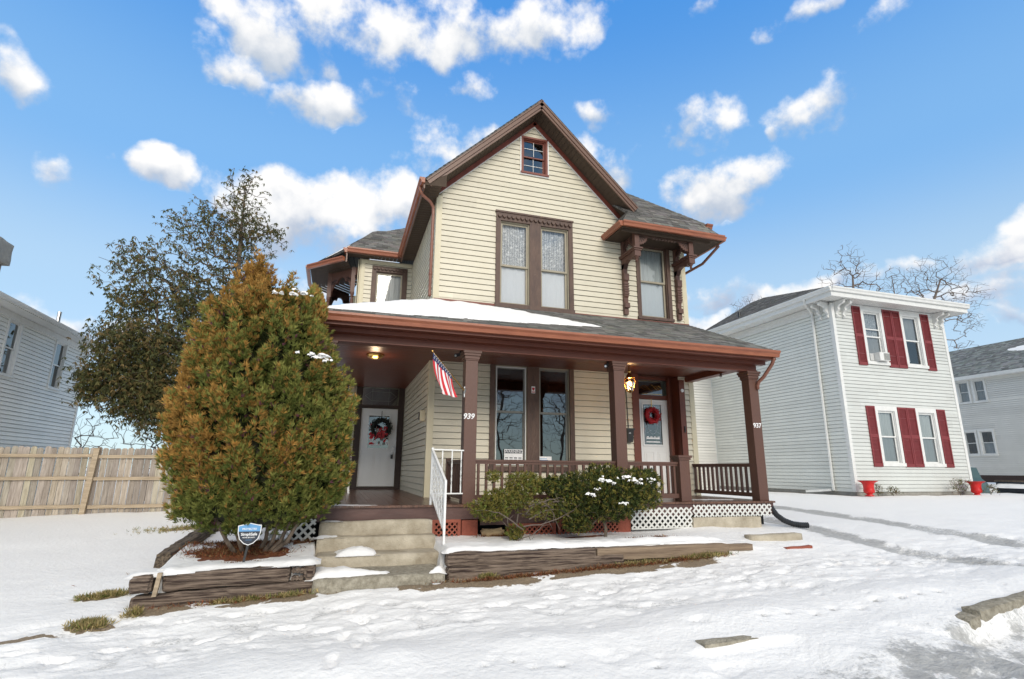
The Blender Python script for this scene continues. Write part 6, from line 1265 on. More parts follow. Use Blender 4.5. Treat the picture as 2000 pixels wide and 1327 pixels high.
# parked car and low wall between the two houses
car = thing('parked_car', 'dark teal car behind the grey house, only its roof corner showing', 'car', (28.6, 18.0, -.1))
m = MB(); prof = [(0, .35), (.1, .75), (1.1, .95), (1.75, 1.42), (3.0, 1.45), (3.9, 1.0), (4.4, .9), (4.5, .4)]
m.prism([(25.4+px*.62, 17.6+px*.6, pz-.62) for px, pz in prof[::-1]], (1.1, -1.1, 0)); m.build('body', 'teal', car, bevel=.05, seg=2)
m = MB(); m.prism([(25.4+px*.62-.01, 17.6+px*.6-.0, pz-.62) for px, pz in [(1.25, .98), (1.8, 1.36), (2.9, 1.38), (3.6, 1.02)][::-1]], (-.012, .012, 0)); m.build('side_window', 'unlit_dark', car)
for px in (.9, 3.6): m = MB(); c_ = Vector((25.4+px*.62, 17.6+px*.6, -.3)); d = Vector((.7, -.7, 0)); m.tube([c_-d*.05, c_+d*.2], .33, 18); m.build('wheel', 'black_plastic', car)
tw = thing('low_wall', 'low dark wall with a snow streaked cover before the far white house', 'low wall', (29, 15, -.2))
m = MB(); m.box(27.6, 27.9, 11, 16.9, -.3, .20); m.build('wall', 'tarp_dark', tw); m = MB(); m.box(27.55, 27.95, 11, 16.92, .20, .26); m.build('coping', 'bark', tw)
snow_patch([(27.3, 12), (27.3, 16.8), (27.6, 16.8), (27.6, 12)], lambda x, y: -.02+.5*(x-27.3), 'thin snow against the low dark wall', .05, res=.08, seed=44, edge=.1)
# ================================================================= LEFT HOUSE AND FENCE
lh = thing('left_house', 'pale blue-grey sided house cut by the left edge of the picture', 'house', (-9, 18, -.9))
LX = -9.0; LP = wallX(LX, 1)
lw = [(17.99, 18.60, 3.02, 4.52), (20.70, 21.38, 3.02, 4.51)]
mb = MB(); siding(mb, LP, 11, 22.98, -.8, 4.62, e=.115, holes=lw); mb.build('wall', 'siding_blue', lh)
mb = MB(); sheet(mb, LP, 11, 23.0, -1.2, 4.7, lw); mb.quad((LX, 22.99, -1.2), (LX-7, 22.99, -1.2), (LX-7, 22.99, 4.7), (LX, 22.99, 4.7)); mb.build('sheathing', 'trim_white', lh)
mb = MB(); mb.box(LX, LX+.03, 22.9, 23.02, -1, 4.66); mb.build('corner_board', 'trim_white', lh)
for H in lw: window(lh, LP, *H, casing='trim_white', cw=.06, head=.06, sill=.06, proj=.03, sash='sash_white', sw=.035, upper=None, lower=None, glass='glass_mirror')
mb = MB(); mb.slab([(LX+.42, 10, 4.86), (LX+.42, 23.95, 4.86), (LX-3.6, 23.95, 6.55), (LX-3.6, 10, 6.55)], .05, u=(0, 1, 0)); mb.slab([(LX-3.6, 10, 6.55), (LX-3.6, 23.95, 6.55), (LX-8, 23.95, 4.8), (LX-8, 10, 4.8)], .05, u=(0, 1, 0)); mb.build('roof', 'shingle_grey', lh)
mb = MB(); mb.box(LX+.40, LX+.43, 10, 23.95, 4.72, 4.84); mb.box(LX, LX+.40, 10, 23.95, 4.72, 4.735); gutter(mb, [(LX+.43, 10, 4.85), (LX+.43, 23.9, 4.85)], out=(1, 0, 0), w=.1, h=.1); mb.box(LX, LX+.06, 11, 22.9, 4.55, 4.71); mb.build('eave_trim', 'trim_white', lh)
mb = MB(); mb.tube([(LX-.35, 21.3, 4.9), (LX-.35, 21.3, 5.62)], .06, 10); mb.build('vent_pipe', 'steel', lh)
rough_box('chimney', 'chimney_brick', lh, -9.15, -8.60, 15.8, 16.35, 4.6, 5.55, .08, .015, 5); rough_box('chimney_cap', 'stone_grey', lh, -9.2, -8.48, 15.7, 16.45, 5.55, 6.15, .1, .02, 6)
snow_patch([(LX+.32, 17.2), (LX+.35, 23.9), (LX-3.5, 23.9), (LX-3.5, 17.2)], lambda x, y: 4.87+(LX+.42-x)*(1.69/4.02), 'snow blanket on the roof of the left house', .07, name='roof_snow', res=.15, seed=45, edge=.2)
# fence: two bays of pickets, rails and a leaning post
fe = thing('wooden_fence', 'weathered dog-eared wooden fence at the left behind the lawn', 'fence', (-6.5, 17, -.8))
YFN = 17.0; rnd = random.Random(3)
def fz_top(x): return 1.03+.004*(x+6)
def picket_run(x0, x1):
    m = MB(); n = round((x1-x0)/.142); w = (x1-x0)/n
    for i in range(n):
        c_ = .62+.62*rnd.random(); m.col = (c_, c_*(.95+.06*rnd.random()), c_*(.88+.12*rnd.random())); a, b = x0+i*w+.005, x0+(i+1)*w-.006; zb = gh((a+b)/2, YFN)-.12; zt = fz_top(a)+.02*rnd.uniform(-1, 1); y = YFN+.008*rnd.uniform(-1, 1); sk = .012*rnd.uniform(-1, 1)
        m.prism([(a, y, zb), (b, y, zb), (b+sk, y, zt-.035), (b-.03+sk, y, zt), (a+.03+sk, y, zt), (a+sk, y, zt-.035)], (0, .018, 0))
    m.build('picket_panel', 'fence_wood', fe)
PXs = [-9.0, -6.05, -3.35, -.8, .1]
for a, b in zip(PXs[:-1], PXs[1:]): picket_run(a, b)
mb = MB()
for a, b in zip(PXs[:-1], PXs[1:]):
    for z in (.80, .24, -.46): mb.bar((a+.05, YFN-.035, z+.004*(a+6)), (b-.05, YFN-.035, z+.004*(b+6)+.02), .045, .085); mb.split()
mb.build('rail', 'fence_rail', fe)
mb = MB()
for x in PXs[:4]: mb.bar((x-.04, YFN-.07, gh(x, YFN)-.1), (x+.05, YFN-.07, 1.02), .12, .10, up=(0, 1, 0)); mb.split()
mb.build('post', 'fence_rail', fe)
# ================================================================= VEGETATION
RG = np.random.default_rng(11)
def blades(name, cen, dr, length, width, cols, parent=None, material='leaf', fan=5, spread=.45, smooth=False, kite=False):
    """many leaf sprays: fan triangles (or kites) per spray; cols (n,3)"""
    n = len(cen); cen = np.repeat(cen, fan, 0); dr = np.repeat(dr, fan, 0) + RG.normal(0, spread, (n*fan, 3)); dr /= np.linalg.norm(dr, axis=1, keepdims=True)
    ln = np.repeat(np.broadcast_to(length, n), fan)*RG.uniform(.55, 1.15, n*fan); wd = np.repeat(np.broadcast_to(width, n), fan)*RG.uniform(.7, 1.2, n*fan)
    s = np.cross(dr, RG.normal(0, 1, (n*fan, 3))); s /= np.linalg.norm(s, axis=1, keepdims=True)+1e-9
    a = cen - s*wd[:, None]*.25; tip = cen + dr*ln[:, None]; mid = cen + dr*ln[:, None]*.5
    V = np.stack([cen, mid - s*wd[:, None]*.5, tip, mid + s*wd[:, None]*.5], 1); k = 4
    off = np.array(wloc(parent)) if parent else np.zeros(3); V = V.reshape(-1, 3) - off
    me = bpy.data.meshes.new(name); N_ = n*fan; me.vertices.add(N_*k); me.vertices.foreach_set('co', V.ravel().astype(np.float32)); me.loops.add(N_*k); me.loops.foreach_set('vertex_index', np.arange(N_*k)); me.polygons.add(N_); me.polygons.foreach_set('loop_start', np.arange(0, N_*k, k)); me.polygons.foreach_set('loop_total', np.full(N_, k))
    me.update(); ca = me.color_attributes.new('Col', 'FLOAT_COLOR', 'POINT'); c = np.repeat(cols, fan, 0)*RG.uniform(.75, 1.25, (N_, 1)); c = np.concatenate([np.repeat(c, k, 0), np.ones((N_*k, 1))], 1); ca.data.foreach_set('color', c.ravel().astype(np.float32))
    me.materials.append(MATS[material]); o = bpy.data.objects.new(name, me); C.objects.link(o)
    if parent: o.parent = parent
    WL[o.name] = Vector(off); return o
def branches(name, label, nodes, par, rad, parent, material='bark', min_r=.0, sides=5):
    P = np.array(nodes); off = np.array(wloc(parent)); m = MB()
    for i in range(1, len(P)):
        a, b = Vector(P[par[i]]), Vector(P[i]); r0, r1 = min(rad[par[i]], rad[i]*1.35), rad[i]
        if (b-a).length < 1e-5: continue
        m.tube([a, b], [r0, r1], sides if r1 > .02 else 3, cap=False)
    return m.build(name, material, parent, smooth=True)
def grow(trunk, attract, step=.3, sag=0, jit=.12, rtip=.006, expo=2.3, seed=1, up=.25):
    """connect attractors to the nearest wood, nearest first; pipe-model radii"""
    rg = np.random.default_rng(seed); nodes = [np.array(p, float) for p in trunk]; par = [0]+list(range(len(trunk)-1))
    T = np.array(trunk); d0 = np.min(np.linalg.norm(attract[:, None]-T[None], axis=2), 1)
    for i in np.argsort(d0):
        a = attract[i]; N_ = np.array(nodes); v = a-N_; dist = np.linalg.norm(v, axis=1) + np.where(v[:, 2] < 0, -v[:, 2]*.8, 0); j = int(np.argmin(dist)); p = N_[j]; L_ = np.linalg.norm(a-p); k = max(1, int(L_/step)); prev = j
        bend = rg.normal(0, 1, 3)*L_*jit; bend[2] -= up*L_*.4
        for q in range(1, k+1):
            t = q/k; x = p+(a-p)*t+bend*math.sin(math.pi*t)*.5+rg.normal(0, step*.05, 3)*(q < k); nodes.append(x); par.append(prev); prev = len(nodes)-1
    ch = np.zeros(len(nodes)); 
    for i in range(len(nodes)-1, 0, -1):
        if ch[i] == 0: ch[i] = 1
        ch[par[i]] += ch[i]
    rad = rtip*ch**(1/expo); return nodes, par, rad
def blob(c, r, n, rg, shell=.0):
    v = rg.normal(0, 1, (n, 3)); v /= np.linalg.norm(v, axis=1, keepdims=True); q = rg.uniform(shell, 1, (n, 1))**(1/2.4); return np.array(c)+v*q*np.array(r)
# ---- the big evergreen by the porch
ev = thing('evergreen_shrub', 'tall bronze and green evergreen with pointed top left of the porch steps', 'evergreen', (-1.0, 8.2, -.62))
prof = np.array([(3.46,-1.30,-1.22),(3.44,-1.42,-1.11),(3.28,-1.58,-1.03),(3.08,-1.69,-0.98),(2.94,-1.74,-0.68),(2.79,-1.76,-0.46),(2.65,-1.83,-0.38),(2.42,-1.91,-0.26),(2.23,-1.94,-0.18),(2.06,-2.00,-0.10),(1.69,-2.13,0.03),(1.33,-2.19,0.13),(0.99,-2.17,0.19),(0.65,-2.14,0.21),(0.32,-2.09,0.18),(0.12,-2.06,0.10),(-0.01,-2.00,-0.05),(-0.14,-1.78,-0.33),(-0.26,-1.31,-0.60)])[::-1]
def ev_pt(z, a, inset=0.0):
    l = np.interp(z, prof[:, 0], prof[:, 1]); r = np.interp(z, prof[:, 0], prof[:, 2]); cx = (l+r)/2; hw = (r-l)/2
    dep = np.minimum(hw*1.0, .90)*np.interp(z, [-.26, .45], [.55, 1]); yc = 8.22
    plume = (.085*fbm(a*3.6+z*.35, z*1.3+a*.2, 3, 101, .6)*2 + .055*fbm(a*9, z*3.2, 2, 105)*2)*np.clip(hw/.5, .4, 1)
    k = np.clip(hw-.04+plume-inset, .02, None)/np.maximum(hw, .02)
    return np.stack([cx+hw*np.cos(a)*k, yc+dep*np.sin(a)*k, z], -1), plume
nP = 1500                                             # upright plumes, each a small cone of sprays
z = RG.uniform(-.26, 3.30, nP*4); w = np.interp(z, prof[:, 0], prof[:, 2]-prof[:, 1]); z = z[RG.uniform(0, 2.4, nP*4) < w][:nP]; nP = len(z); a = RG.uniform(0, 2*math.pi, nP)
C_, pl_ = ev_pt(z, a, np.interp(z, [1.2, 3.0], [.14, .23])+RG.normal(0, .045, nP)); out = np.stack([np.cos(a), np.sin(a), np.zeros(nP)], -1)
AX = out*RG.uniform(.25, .65, (nP, 1)) + np.array([0, 0, 1.0]) + RG.normal(0, .10, (nP, 3)); AX /= np.linalg.norm(AX, axis=1, keepdims=True)
K = 32; t = RG.uniform(0, 1, (nP, K)); Lp = RG.uniform(.18, .36, (nP, 1))*(1+.55*(RG.uniform(0, 1, (nP, 1)) < .14)); rad_ = RG.normal(0, 1, (nP, K, 3)); rad_ -= AX[:, None]*(rad_*AX[:, None]).sum(2, keepdims=True); rad_ /= np.linalg.norm(rad_, axis=2, keepdims=True)
P_ = C_[:, None] + AX[:, None]*(t*Lp)[..., None] + rad_*(.075*(1-t*.85))[..., None]; P_[..., 2] = np.maximum(P_[..., 2]-.10, -.34); dr = AX[:, None]*1.0 + rad_*.6
side = np.clip((-.75-C_[:, 0]-.30*(1.4-z))/1.0, 0, 1); nb_ = fbm(C_[:, 0]*1.3+3, z*1.3, 3, 111)*2
br = np.clip(.10+.62*side*sstep(-.1, 1.7, z)+.26*sstep(1.6, 3.0, z)+.34*nb_, .04, .92)*np.interp(C_[:, 0], [-.9, .1], [1, .30])
brs = np.clip(br[:, None]+.30*(t-.45)+RG.normal(0, .12, (nP, 1)), 0, 1); nE = nP*K
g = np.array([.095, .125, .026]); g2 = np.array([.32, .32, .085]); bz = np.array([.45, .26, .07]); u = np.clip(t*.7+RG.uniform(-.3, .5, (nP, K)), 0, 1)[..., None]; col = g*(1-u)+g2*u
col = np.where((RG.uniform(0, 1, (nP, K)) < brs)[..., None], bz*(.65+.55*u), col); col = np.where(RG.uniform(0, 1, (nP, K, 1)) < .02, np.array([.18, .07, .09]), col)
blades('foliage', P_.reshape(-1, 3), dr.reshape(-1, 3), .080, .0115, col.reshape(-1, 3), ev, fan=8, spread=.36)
nI = 5000; zi = RG.uniform(-.1, 3.2, nI); ai = RG.uniform(0, 2*math.pi, nI); Pi, _ = ev_pt(zi, ai, .27); blades('inner_sprays', Pi, np.stack([np.cos(ai), np.sin(ai), np.ones(nI)*.8], -1), .12, .04, np.tile(np.array([.035, .045, .014]), (nI, 1)), ev, fan=4, spread=.5)  # inner sprays coloured darker to paint shade between the plumes
# second pointed shoulder and drooping skirt tufts
nS = 1600; P2 = blob((-.52, 8.1, 2.84), (.17, .22, .30), nS, RG); P2[:, 0] = -.52+(P2[:, 0]+.52)*np.clip(1.5-(P2[:, 2]-2.6)*1.9, .25, 1.3); blades('foliage', P2, np.tile([0.1, -.1, 1.], (nS, 1)), .09, .026, np.where((RG.uniform(0, 1, nS) < .6)[:, None], bz*.9, g2), ev, fan=5, spread=.3)
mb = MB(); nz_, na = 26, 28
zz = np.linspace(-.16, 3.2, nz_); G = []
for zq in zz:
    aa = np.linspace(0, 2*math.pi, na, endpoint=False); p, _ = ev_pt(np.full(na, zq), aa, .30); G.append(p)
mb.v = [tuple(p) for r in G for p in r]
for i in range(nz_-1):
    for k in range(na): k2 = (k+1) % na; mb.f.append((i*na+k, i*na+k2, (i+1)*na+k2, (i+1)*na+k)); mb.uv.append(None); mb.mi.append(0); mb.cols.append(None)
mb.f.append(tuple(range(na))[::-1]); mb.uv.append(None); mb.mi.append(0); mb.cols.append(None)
mat('inner_shade', (.020, .024, .010), .9, (.03, .02, .01), 14); mb.build('shade_core', 'inner_shade', ev)  # core coloured near-black so the gaps read as deep shade
mb = MB(); rnd = random.Random(4)
for i in range(7): x = -1.25+.12*i+rnd.uniform(-.05, .05); y = 8.3+rnd.uniform(-.15, .15); mb.tube([(-1.0+.3*(x+.9), 8.45, -.68), (x, y, -.4), (x+(x+.9)*.5, y-.1, -.05)], [.035, .028, .02], 6, cap=False)
mb.build('trunk', 'bark', ev)
def dab(parent, pts, seed, amp=.03):
    m = MB(); rnd = random.Random(seed); pts = [(x+rnd.gauss(0, r*.8), y+rnd.gauss(0, r*.4), z_+rnd.gauss(0, r*.25), r*rnd.uniform(.25, .6)) for x, y, z_, r in pts for _ in range(6)]
    for (x, y, z_, r) in pts:
        n = 10; top = []; c_ = Vector((x, y, z_)); ring = [c_+Vector((r*1.7*math.cos(t)*rnd.uniform(.6, 1.1), r*.8*math.sin(t)*rnd.uniform(.6, 1.1), -.012+rnd.uniform(-amp, amp)*.6)) for t in [2*math.pi*k/n for k in range(n)]]
        r2 = [c_+(p-c_)*.6+Vector((0, 0, r*.35*rnd.uniform(.5, 1.2))) for p in ring]; tp = c_+Vector((0, 0, r*.45))
        for k in range(n): k2 = (k+1) % n; m.quad(ring[k], ring[k2], r2[k2], r2[k]); m.quad(r2[k], r2[k2], tp)
    return m
m = dab(None, [(-.30, 7.28, 1.98, .075), (-.42, 7.25, 2.0, .03), (-.22, 7.3, 1.93, .03), (-.62, 7.7, 2.95, .06), (-.78, 7.62, 2.9, .07), (-.95, 7.6, 2.88, .05), (-.6, 7.24, 2.0, .02)], 3)
tag(rebase(m.build('shrub_snow', 'snow', None, smooth=True), (-.4, 7.3, 1.95)), 'small clots of snow caught on the tall evergreen', 'snow', None, 'stuff')
# ---- yews before the railing
def yew(name, label, base, blobs, n, cols, seed, leaf=.05, tw=.010, fan=7, bare=0, twig_mat='bark', trunk=None):
    t = thing(name, label, 'shrub', base); rg = np.random.default_rng(seed); pts = np.concatenate([blob(c, r, int(n*k), rg) for c, r, k in blobs]); tips = pts[rg.permutation(len(pts))[:max(60, len(pts)//9)]]
    tr = trunk or [base, (base[0]+.02, base[1], base[2]+.12), (base[0], base[1]+.02, base[2]+.26)]
    nd, par, rad = grow(tr, tips, .10, seed=seed, rtip=.0032, jit=.18, expo=2.5, up=.1); branches('stems', None, nd, par, rad, t, twig_mat)
    c0 = np.array(tr[-1]); d = pts-c0; d /= np.linalg.norm(d, axis=1, keepdims=True)+1e-6; d[:, 2] = d[:, 2]*.5+.25
    if bare: keep = rg.uniform(0, 1, len(pts)) > bare; pts, d = pts[keep], d[keep]
    cc = np.array(cols)[rg.integers(0, len(cols), len(pts))]*rg.uniform(.6, 1.3, (len(pts), 1)); blades('foliage', pts, d, leaf, tw, cc, t, fan=fan, spread=.55); return t
G1, G2, G3, G4 = (.07, .095, .025), (.17, .175, .04), (.27, .23, .055), (.04, .058, .02)
yw = yew('yew_shrub', 'dark green yew with snow on its branches before the middle railing', (4.28, 8.45, -.52), [((4.05, 8.4, .28), (.85, .38, .26), .9), ((4.75, 8.4, .30), (.60, .34, .30), .7), ((3.75, 8.35, -.02), (.55, .35, .26), .55), ((4.35, 8.35, .0), (.5, .35, .28), .5), ((3.35, 8.4, .30), (.35, .3, .16), .25), ((4.95, 8.4, .08), (.35, .3, .2), .25), ((4.3, 8.5, .52), (.35, .2, .14), .12), ((5.05, 8.4, .45), (.25, .2, .14), .1), ((3.75, 8.3, -.28), (.25, .2, .14), .18)], 2100, [G1, G2, G3, G1, G4], 21, leaf=.062, tw=.014, fan=7)
m = dab(None, [(4.05, 8.1, .42, .05), (4.15, 8.1, .40, .06), (4.26, 8.12, .37, .05), (4.5, 8.1, .46, .07), (4.66, 8.08, .40, .08), (4.78, 8.1, .37, .06), (5.0, 8.15, .42, .05), (3.85, 8.05, .20, .05), (3.95, 8.05, .27, .03), (4.42, 8.0, .06, .035)], 8)
tag(rebase(m.build('shrub_snow', 'snow', None, smooth=True), (4.3, 8.1, .3)), 'clots of snow lying on the dark yew', 'snow', None, 'stuff')
yw2 = yew('straggly_shrub', 'straggly light green shrub with bare arching twigs left of the yew', (2.75, 8.42, -.54), [((2.55, 8.4, .10), (.42, .3, .17), .55), ((2.85, 8.4, .32), (.34, .26, .20), .5), ((2.35, 8.35, .44), (.14, .14, .10), .08), ((2.35, 8.4, -.10), (.3, .22, .14), .3), ((3.2, 8.35, -.05), (.5, .25, .18), .3), ((2.2, 8.35, .0), (.3, .2, .12), .15), ((2.72, 8.4, -.38), (.16, .14, .12), .12)], 1800, [G2, G3, (.18, .22, .05), (.26, .22, .06)], 22, leaf=.055, tw=.012, fan=6, bare=.12, twig_mat='bark_far')
m = MB(); rnd = random.Random(14)
for (x0, z0, x1, z1, h) in ((2.8, -.3, 4.0, .22, -.12), (2.9, -.2, 3.75, -.32, .22), (2.85, -.1, 3.4, -.35, .28), (2.8, -.35, 2.05, -.05, .10), (2.7, -.5, 3.2, -.2, -.03), (2.9, .0, 3.6, .12, .05), (3.1, -.02, 3.9, -.2, .18)):
    pts = [Vector((x0+(x1-x0)*t, 8.28-.1*math.sin(t*3)+rnd.uniform(-.02, .02), z0+(z1-z0)*t+h*math.sin(math.pi*t)+rnd.uniform(-.012, .012))) for t in [k/9 for k in range(10)]]; m.tube(pts, [.011*(1-.7*k/9) for k in range(10)], 5)
    for k in (3, 5, 7): q = pts[k]; m.tube([q, q+Vector((rnd.uniform(-.1, .2), rnd.uniform(-.08, .05), rnd.uniform(-.15, .12)))], [.005, .002], 4)
m.build('bare_twigs', 'bark_far', yw2)
rough_box('cinder_block', 'stone_grey', None, 3.42, 3.62, 8.2, 8.36, -.56, -.40, .05, .02, 77) if False else None
# small weeds and shrubs before the grey house
def weed(x, y, h, w_, label, seed, nst=14, cols=(G1, G2, (.14, .05, .03))):
    t = thing('small_shrub', label, 'shrub', (x, y, gh(x, y)), 'small winter shrubs before the grey house'); rg = np.random.default_rng(seed); z0 = gh(x, y); tips = np.stack([x+rg.uniform(-w_, w_, nst*3), y+rg.uniform(-w_*.6, w_*.4, nst*3), z0+rg.uniform(.25*h, h, nst*3)], -1)
    nd, par, rad = grow([(x, y, z0-.05), (x, y, z0+.05)], tips, .08, seed=seed, rtip=.004, jit=.15); branches('stems', None, nd, par, rad, t, 'bark'); n = nst*14; p = tips[rg.integers(0, len(tips), n)]+rg.normal(0, .035, (n, 3)); blades('leaves', p, rg.normal(0, 1, (n, 3))+[0, 0, .6], .045, .02, np.array(cols)[rg.integers(0, len(cols), n)], t, fan=2, spread=.4); return t
weed(18.55, 15.15, .42, .16, 'leafy weed just right of the left red urn', 31); weed(19.2, 15.1, .30, .22, 'low spreading weed below the shutters of the grey house', 32); weed(22.6, 15.1, .60, .38, 'twiggy shrub just left of the right red urn', 33, 24); weed(23.7, 14.75, .32, .30, 'low weed at the foot of the right red urn', 34)
# ---- trees behind the fence and behind the grey house
tb = thing('large_tree', 'big half-bare tree with brown-green leaves behind the wooden fence', 'tree', (-3.4, 20.5, -.7))
def TP(x, z, y=20.0): return (x, y, z)
rg = np.random.default_rng(51)
lob = [((-4.0, 20, 10.0), (.75, .9, 1.5), 150), ((-4.6, 20, 9.0), (1.6, 1.2, .95), 250), ((-3.6, 20, 8.6), (1.2, 1.1, .9), 150), ((-5.6, 20, 8.5), (1.0, .9, .7), 80), ((-4.2, 20, 7.4), (1.3, 1.3, 1.1), 280), ((-4.4, 20, 6.0), (1.5, 1.4, 1.0), 320), ((-6.4, 20, 7.3), (1.3, 1.0, .9), 220), ((-7.3, 20, 6.9), (.9, .7, 1.1), 90), ((-5.8, 20, 6.4), (1.3, 1.1, .8), 220), ((-7.0, 20, 6.1), (.8, .7, .5), 60), ((-6.6, 20, 4.5), (1.3, 1.2, 1.1), 330), ((-6.4, 20, 3.1), (1.5, 1.2, 1.0), 420), ((-5.0, 20, 4.2), (1.3, 1.3, 1.2), 300), ((-5.2, 20, 2.4), (1.4, 1.2, .9), 330), ((-7.5, 20, 3.2), (.6, .6, .6), 60), ((-2.9, 20, 8.9), (.5, .4, .35), 30)]
att = np.concatenate([blob(c, r, n, rg) for c, r, n in lob])
trunk = [(-3.4, 20.5, -1.0), (-3.45, 20.4, 1.0), (-3.6, 20.2, 3.0), (-3.75, 20.1, 5.0), (-3.85, 20, 7.0), (-3.95, 20, 9.0), (-4.0, 20, 10.6)]
tt = []
for p, q in zip(trunk[:-1], trunk[1:]): tt += [tuple(np.array(p)+(np.array(q)-np.array(p))*k/5) for k in range(5)]
nd, par, rad = grow(tt+[trunk[-1]], att, .28, seed=5, rtip=.0075, jit=.14, expo=2.25, up=.35); branches('trunk', None, nd, par, rad, tb, 'bark')
low = sstep(7.0, 3.5, att[:, 2]) if False else 1-sstep(3.5, 7.5, att[:, 2])
ls = att[rg.uniform(0, 1, len(att)) < .75]; lw_ = att[low > .3]; rep = np.concatenate([ls+rg.normal(0, .07, ls.shape), ls+rg.normal(0, .12, ls.shape)] + [lw_+rg.normal(0, .20, lw_.shape) for _ in range(5)])
cc = np.array([(.15, .14, .05), (.10, .11, .045), (.21, .15, .06), (.08, .085, .035)])[rg.integers(0, 4, len(rep))]
blades('crown', rep, np.tile([0, 0, -1.0], (len(rep), 1)), .16, .036, cc, tb, fan=6, spread=.6)
def bare_tree(name, label, base, h, lobes, seed, group=None, rtip=.0105, step=.5, n_mult=1.9, trunkpts=None, expo=2.2):
    t = thing(name, label, 'tree', base, group); rg = np.random.default_rng(seed); at = np.concatenate([blob(c, r, int(n*n_mult), rg) for c, r, n in lobes]); tp = trunkpts or [base, (base[0], base[1], base[2]+h*.4), (base[0]+.2, base[1], base[2]+h*.7)]
    q = []
    for a_, b_ in zip(tp[:-1], tp[1:]): q += [tuple(np.array(a_)+(np.array(b_)-np.array(a_))*k/4) for k in range(4)]
    nd, par, rad = grow(q+[tp[-1]], at, step, seed=seed, rtip=rtip, jit=.09, expo=expo, up=.3); branches('branches', None, nd, par, rad, t, 'bark_far'); return t
# positions 35 m away: px -> (x, z) measured on that plane
bare_tree('bare_tree', 'bare tree with a broad crooked crown above the right end of the grey house roof', (52.0, 35, -.5), 16, [((54.5, 35, 19.3), (3.2, 2.5, 2.2), 150), ((58.0, 35, 17.6), (3.0, 2.2, 1.6), 130), ((50.5, 35, 18.0), (2.6, 2, 1.8), 100), ((55.5, 35, 15.2), (2.5, 2, 1.0), 60), ((57.5, 35, 14.8), (2.2, 1.6, 1.2), 70), ((56.5, 35, 12.6), (1.6, 1.2, .8), 30)], 61, 'bare trees behind the grey house', trunkpts=[(52, 35, -.5), (52, 35, 8), (52.4, 35, 13), (53.4, 35, 16.5), (55, 35, 19)], step=.4)
bare_tree('bare_tree', 'bare tree rising above the left corner of the grey house roof', (44.0, 35, -.5), 14, [((43.5, 35, 19.6), (1.2, 1.5, 1.8), 60), ((44.7, 35, 18.3), (1.6, 1.5, 1.5), 70), ((41.2, 35, 17.6), (1.2, 1.5, 1.8), 60), ((46.3, 35, 17.2), (1.4, 1.5, 1.0), 40)], 62, 'bare trees behind the grey house', trunkpts=[(43.6, 35, -.5), (43.4, 35, 9), (43.2, 35, 14), (43.6, 35, 18)], step=.4)
bare_tree('bare_tree', 'slender bare tree between the two larger bare crowns', (48.7, 35, -.5), 14, [((48.6, 35, 18.1), (.8, .8, 1.7), 34), ((47.4, 35, 15.8), (.7, .7, .8), 18)], 63, 'bare trees behind the grey house', trunkpts=[(48.7, 35, -.5), (48.6, 35, 10), (48.5, 35, 15), (48.5, 35, 18.6)], step=.4)
bare_tree('bare_tree', 'low dense bare treetop between the cream and the grey house', (31.5, 35, -.5), 10, [((31.6, 35, 13.2), (2.0, 2, 1.7), 220), ((29.6, 35, 12.0), (1.0, 1, .8), 50)], 64, 'bare trees behind the grey house', trunkpts=[(31.5, 35, -.5), (31.5, 35, 6), (31.5, 35, 11)], step=.4, rtip=.009)
for i, (x, h, w_, lab) in enumerate(((-7.6, 3.0, 1.1, 'bare brown thicket just right of the left house'), (-5.6, 3.2, 1.0, 'bare brown thicket under the big tree'), (-4.2, 3.0, 1.0, 'bare brown thicket beside the evergreen'))):
    x *= 24/20; bare_tree('bare_thicket', lab, (x, 24, -.7), h, [((x, 24, h*.45), (w_*1.3, 1.0, h*.55), 210)], 70+i, 'bare thickets behind the fence', trunkpts=[(x, 24, -.7), (x, 24, 0), (x+.1, 24, .8)], step=.3, rtip=.006)
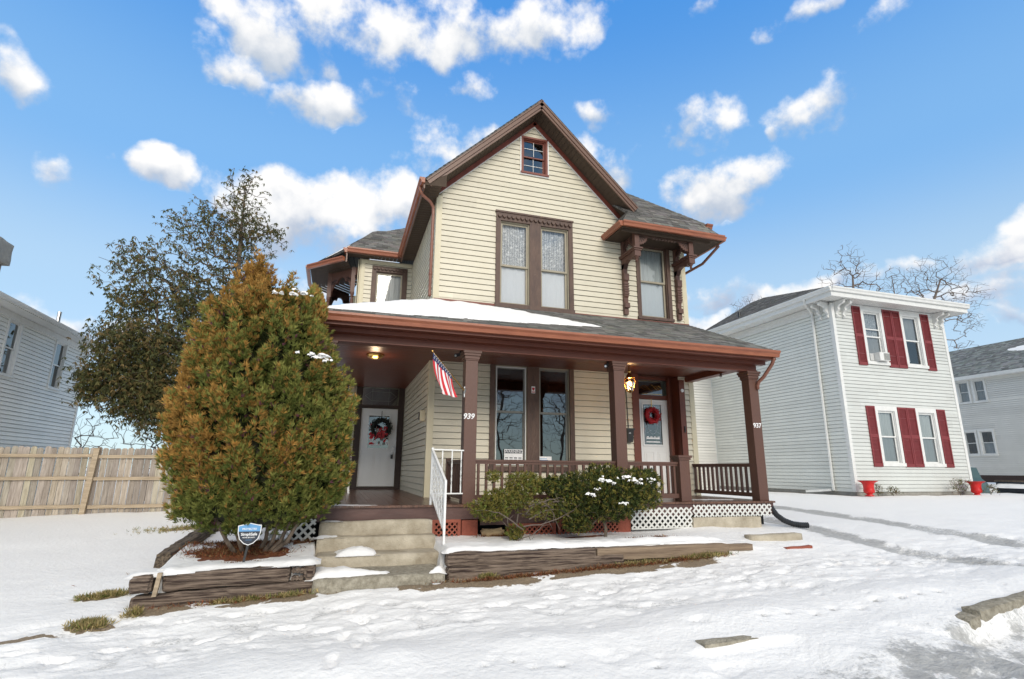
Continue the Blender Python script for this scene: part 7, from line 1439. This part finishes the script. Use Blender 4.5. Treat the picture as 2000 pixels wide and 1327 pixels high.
# bare street trees across the road, seen mirrored in the windows
bare_tree('street_tree', 'bare street tree across the road, mirrored in the porch windows', (9.2, -9, -1.1), 9, [((9.2, -9, 4.8), (2.6, 2.5, 3.4), 520)], 81, trunkpts=[(9.2, -9, -1.1), (9.3, -9, 1.5), (9.0, -9, 3.0), (9.4, -9, 5)], step=.4, rtip=.006)
bare_tree('street_tree', 'bare street tree across the road, further right of the first', (12.8, -8, -1.1), 9, [((12.8, -8, 4.6), (2.4, 2.5, 3.3), 460)], 82, trunkpts=[(12.8, -8, -1.1), (12.8, -8, 1.5), (13.1, -8, 3.5)], step=.4, rtip=.006)
# ---- tufts of grass, needles and litter
def scatter(name, label, cat, spots, n, L_, W_, cols, up=1.0, seed=1, spread=.8, fan=3):
    rg = np.random.default_rng(seed); P = []
    for (x, y, rx, ry, k) in spots:
        m_ = int(n*k); q = rg.normal(0, .45, (m_, 2)); xs, ys_ = x+q[:, 0]*rx, y+q[:, 1]*ry; P.append(np.stack([xs, ys_, ground_h(xs, ys_)+.003], -1))
    P = np.concatenate(P); cc = np.array(cols)[rg.integers(0, len(cols), len(P))]*rg.uniform(.7, 1.3, (len(P), 1))
    o = blades(name, P, np.tile([0, -.1, up], (len(P), 1)), L_, W_, cc, None, fan=fan, spread=spread); return tag(o, label, cat, None, 'stuff')
scatter('grass_tufts', 'dry grass tufts poking through the snow by the timbers', 'grass', [(-2.25, 6.95, .16, .12, 1.2), (-2.5, 8.0, .28, .12, 1), (-2.9, 13.3, .9, .5, 1), (5.4, 7.38, .5, .04, .7), (2.0, 7.36, .12, .03, .25), (-.95, 7.30, .4, .04, .3), (-.4, 7.30, .25, .03, .2), (-1.95, 7.2, .1, .1, .3), (4.3, 7.37, .5, .04, .3)], 420, .075, .010, [(.42, .33, .15), (.30, .25, .10), (.16, .19, .05), (.48, .38, .19)], seed=5, spread=.75)
scatter('pine_needles', 'reddish needles and leaf litter along the timber and in the beds', 'leaf litter', [(2.3, 7.30, .9, .05, 1), (3.6, 7.33, 1.0, .05, 1.1), (4.9, 7.36, .8, .05, .8), (.9, 7.42, .5, .03, .4), (-1.2, 8.4, .6, .25, 3.2), (-1.1, 8.9, .9, .3, 2.2), (-.95, 7.78, .3, .04, .35), (4.9, 8.05, .5, .07, .6), (2.5, 8.8, .3, .1, .4), (-1.0, 7.32, .8, .04, .5)], 700, .055, .008, [(.30, .10, .045), (.20, .07, .035), (.34, .22, .10), (.12, .06, .03)], up=.15, seed=6, spread=.9)
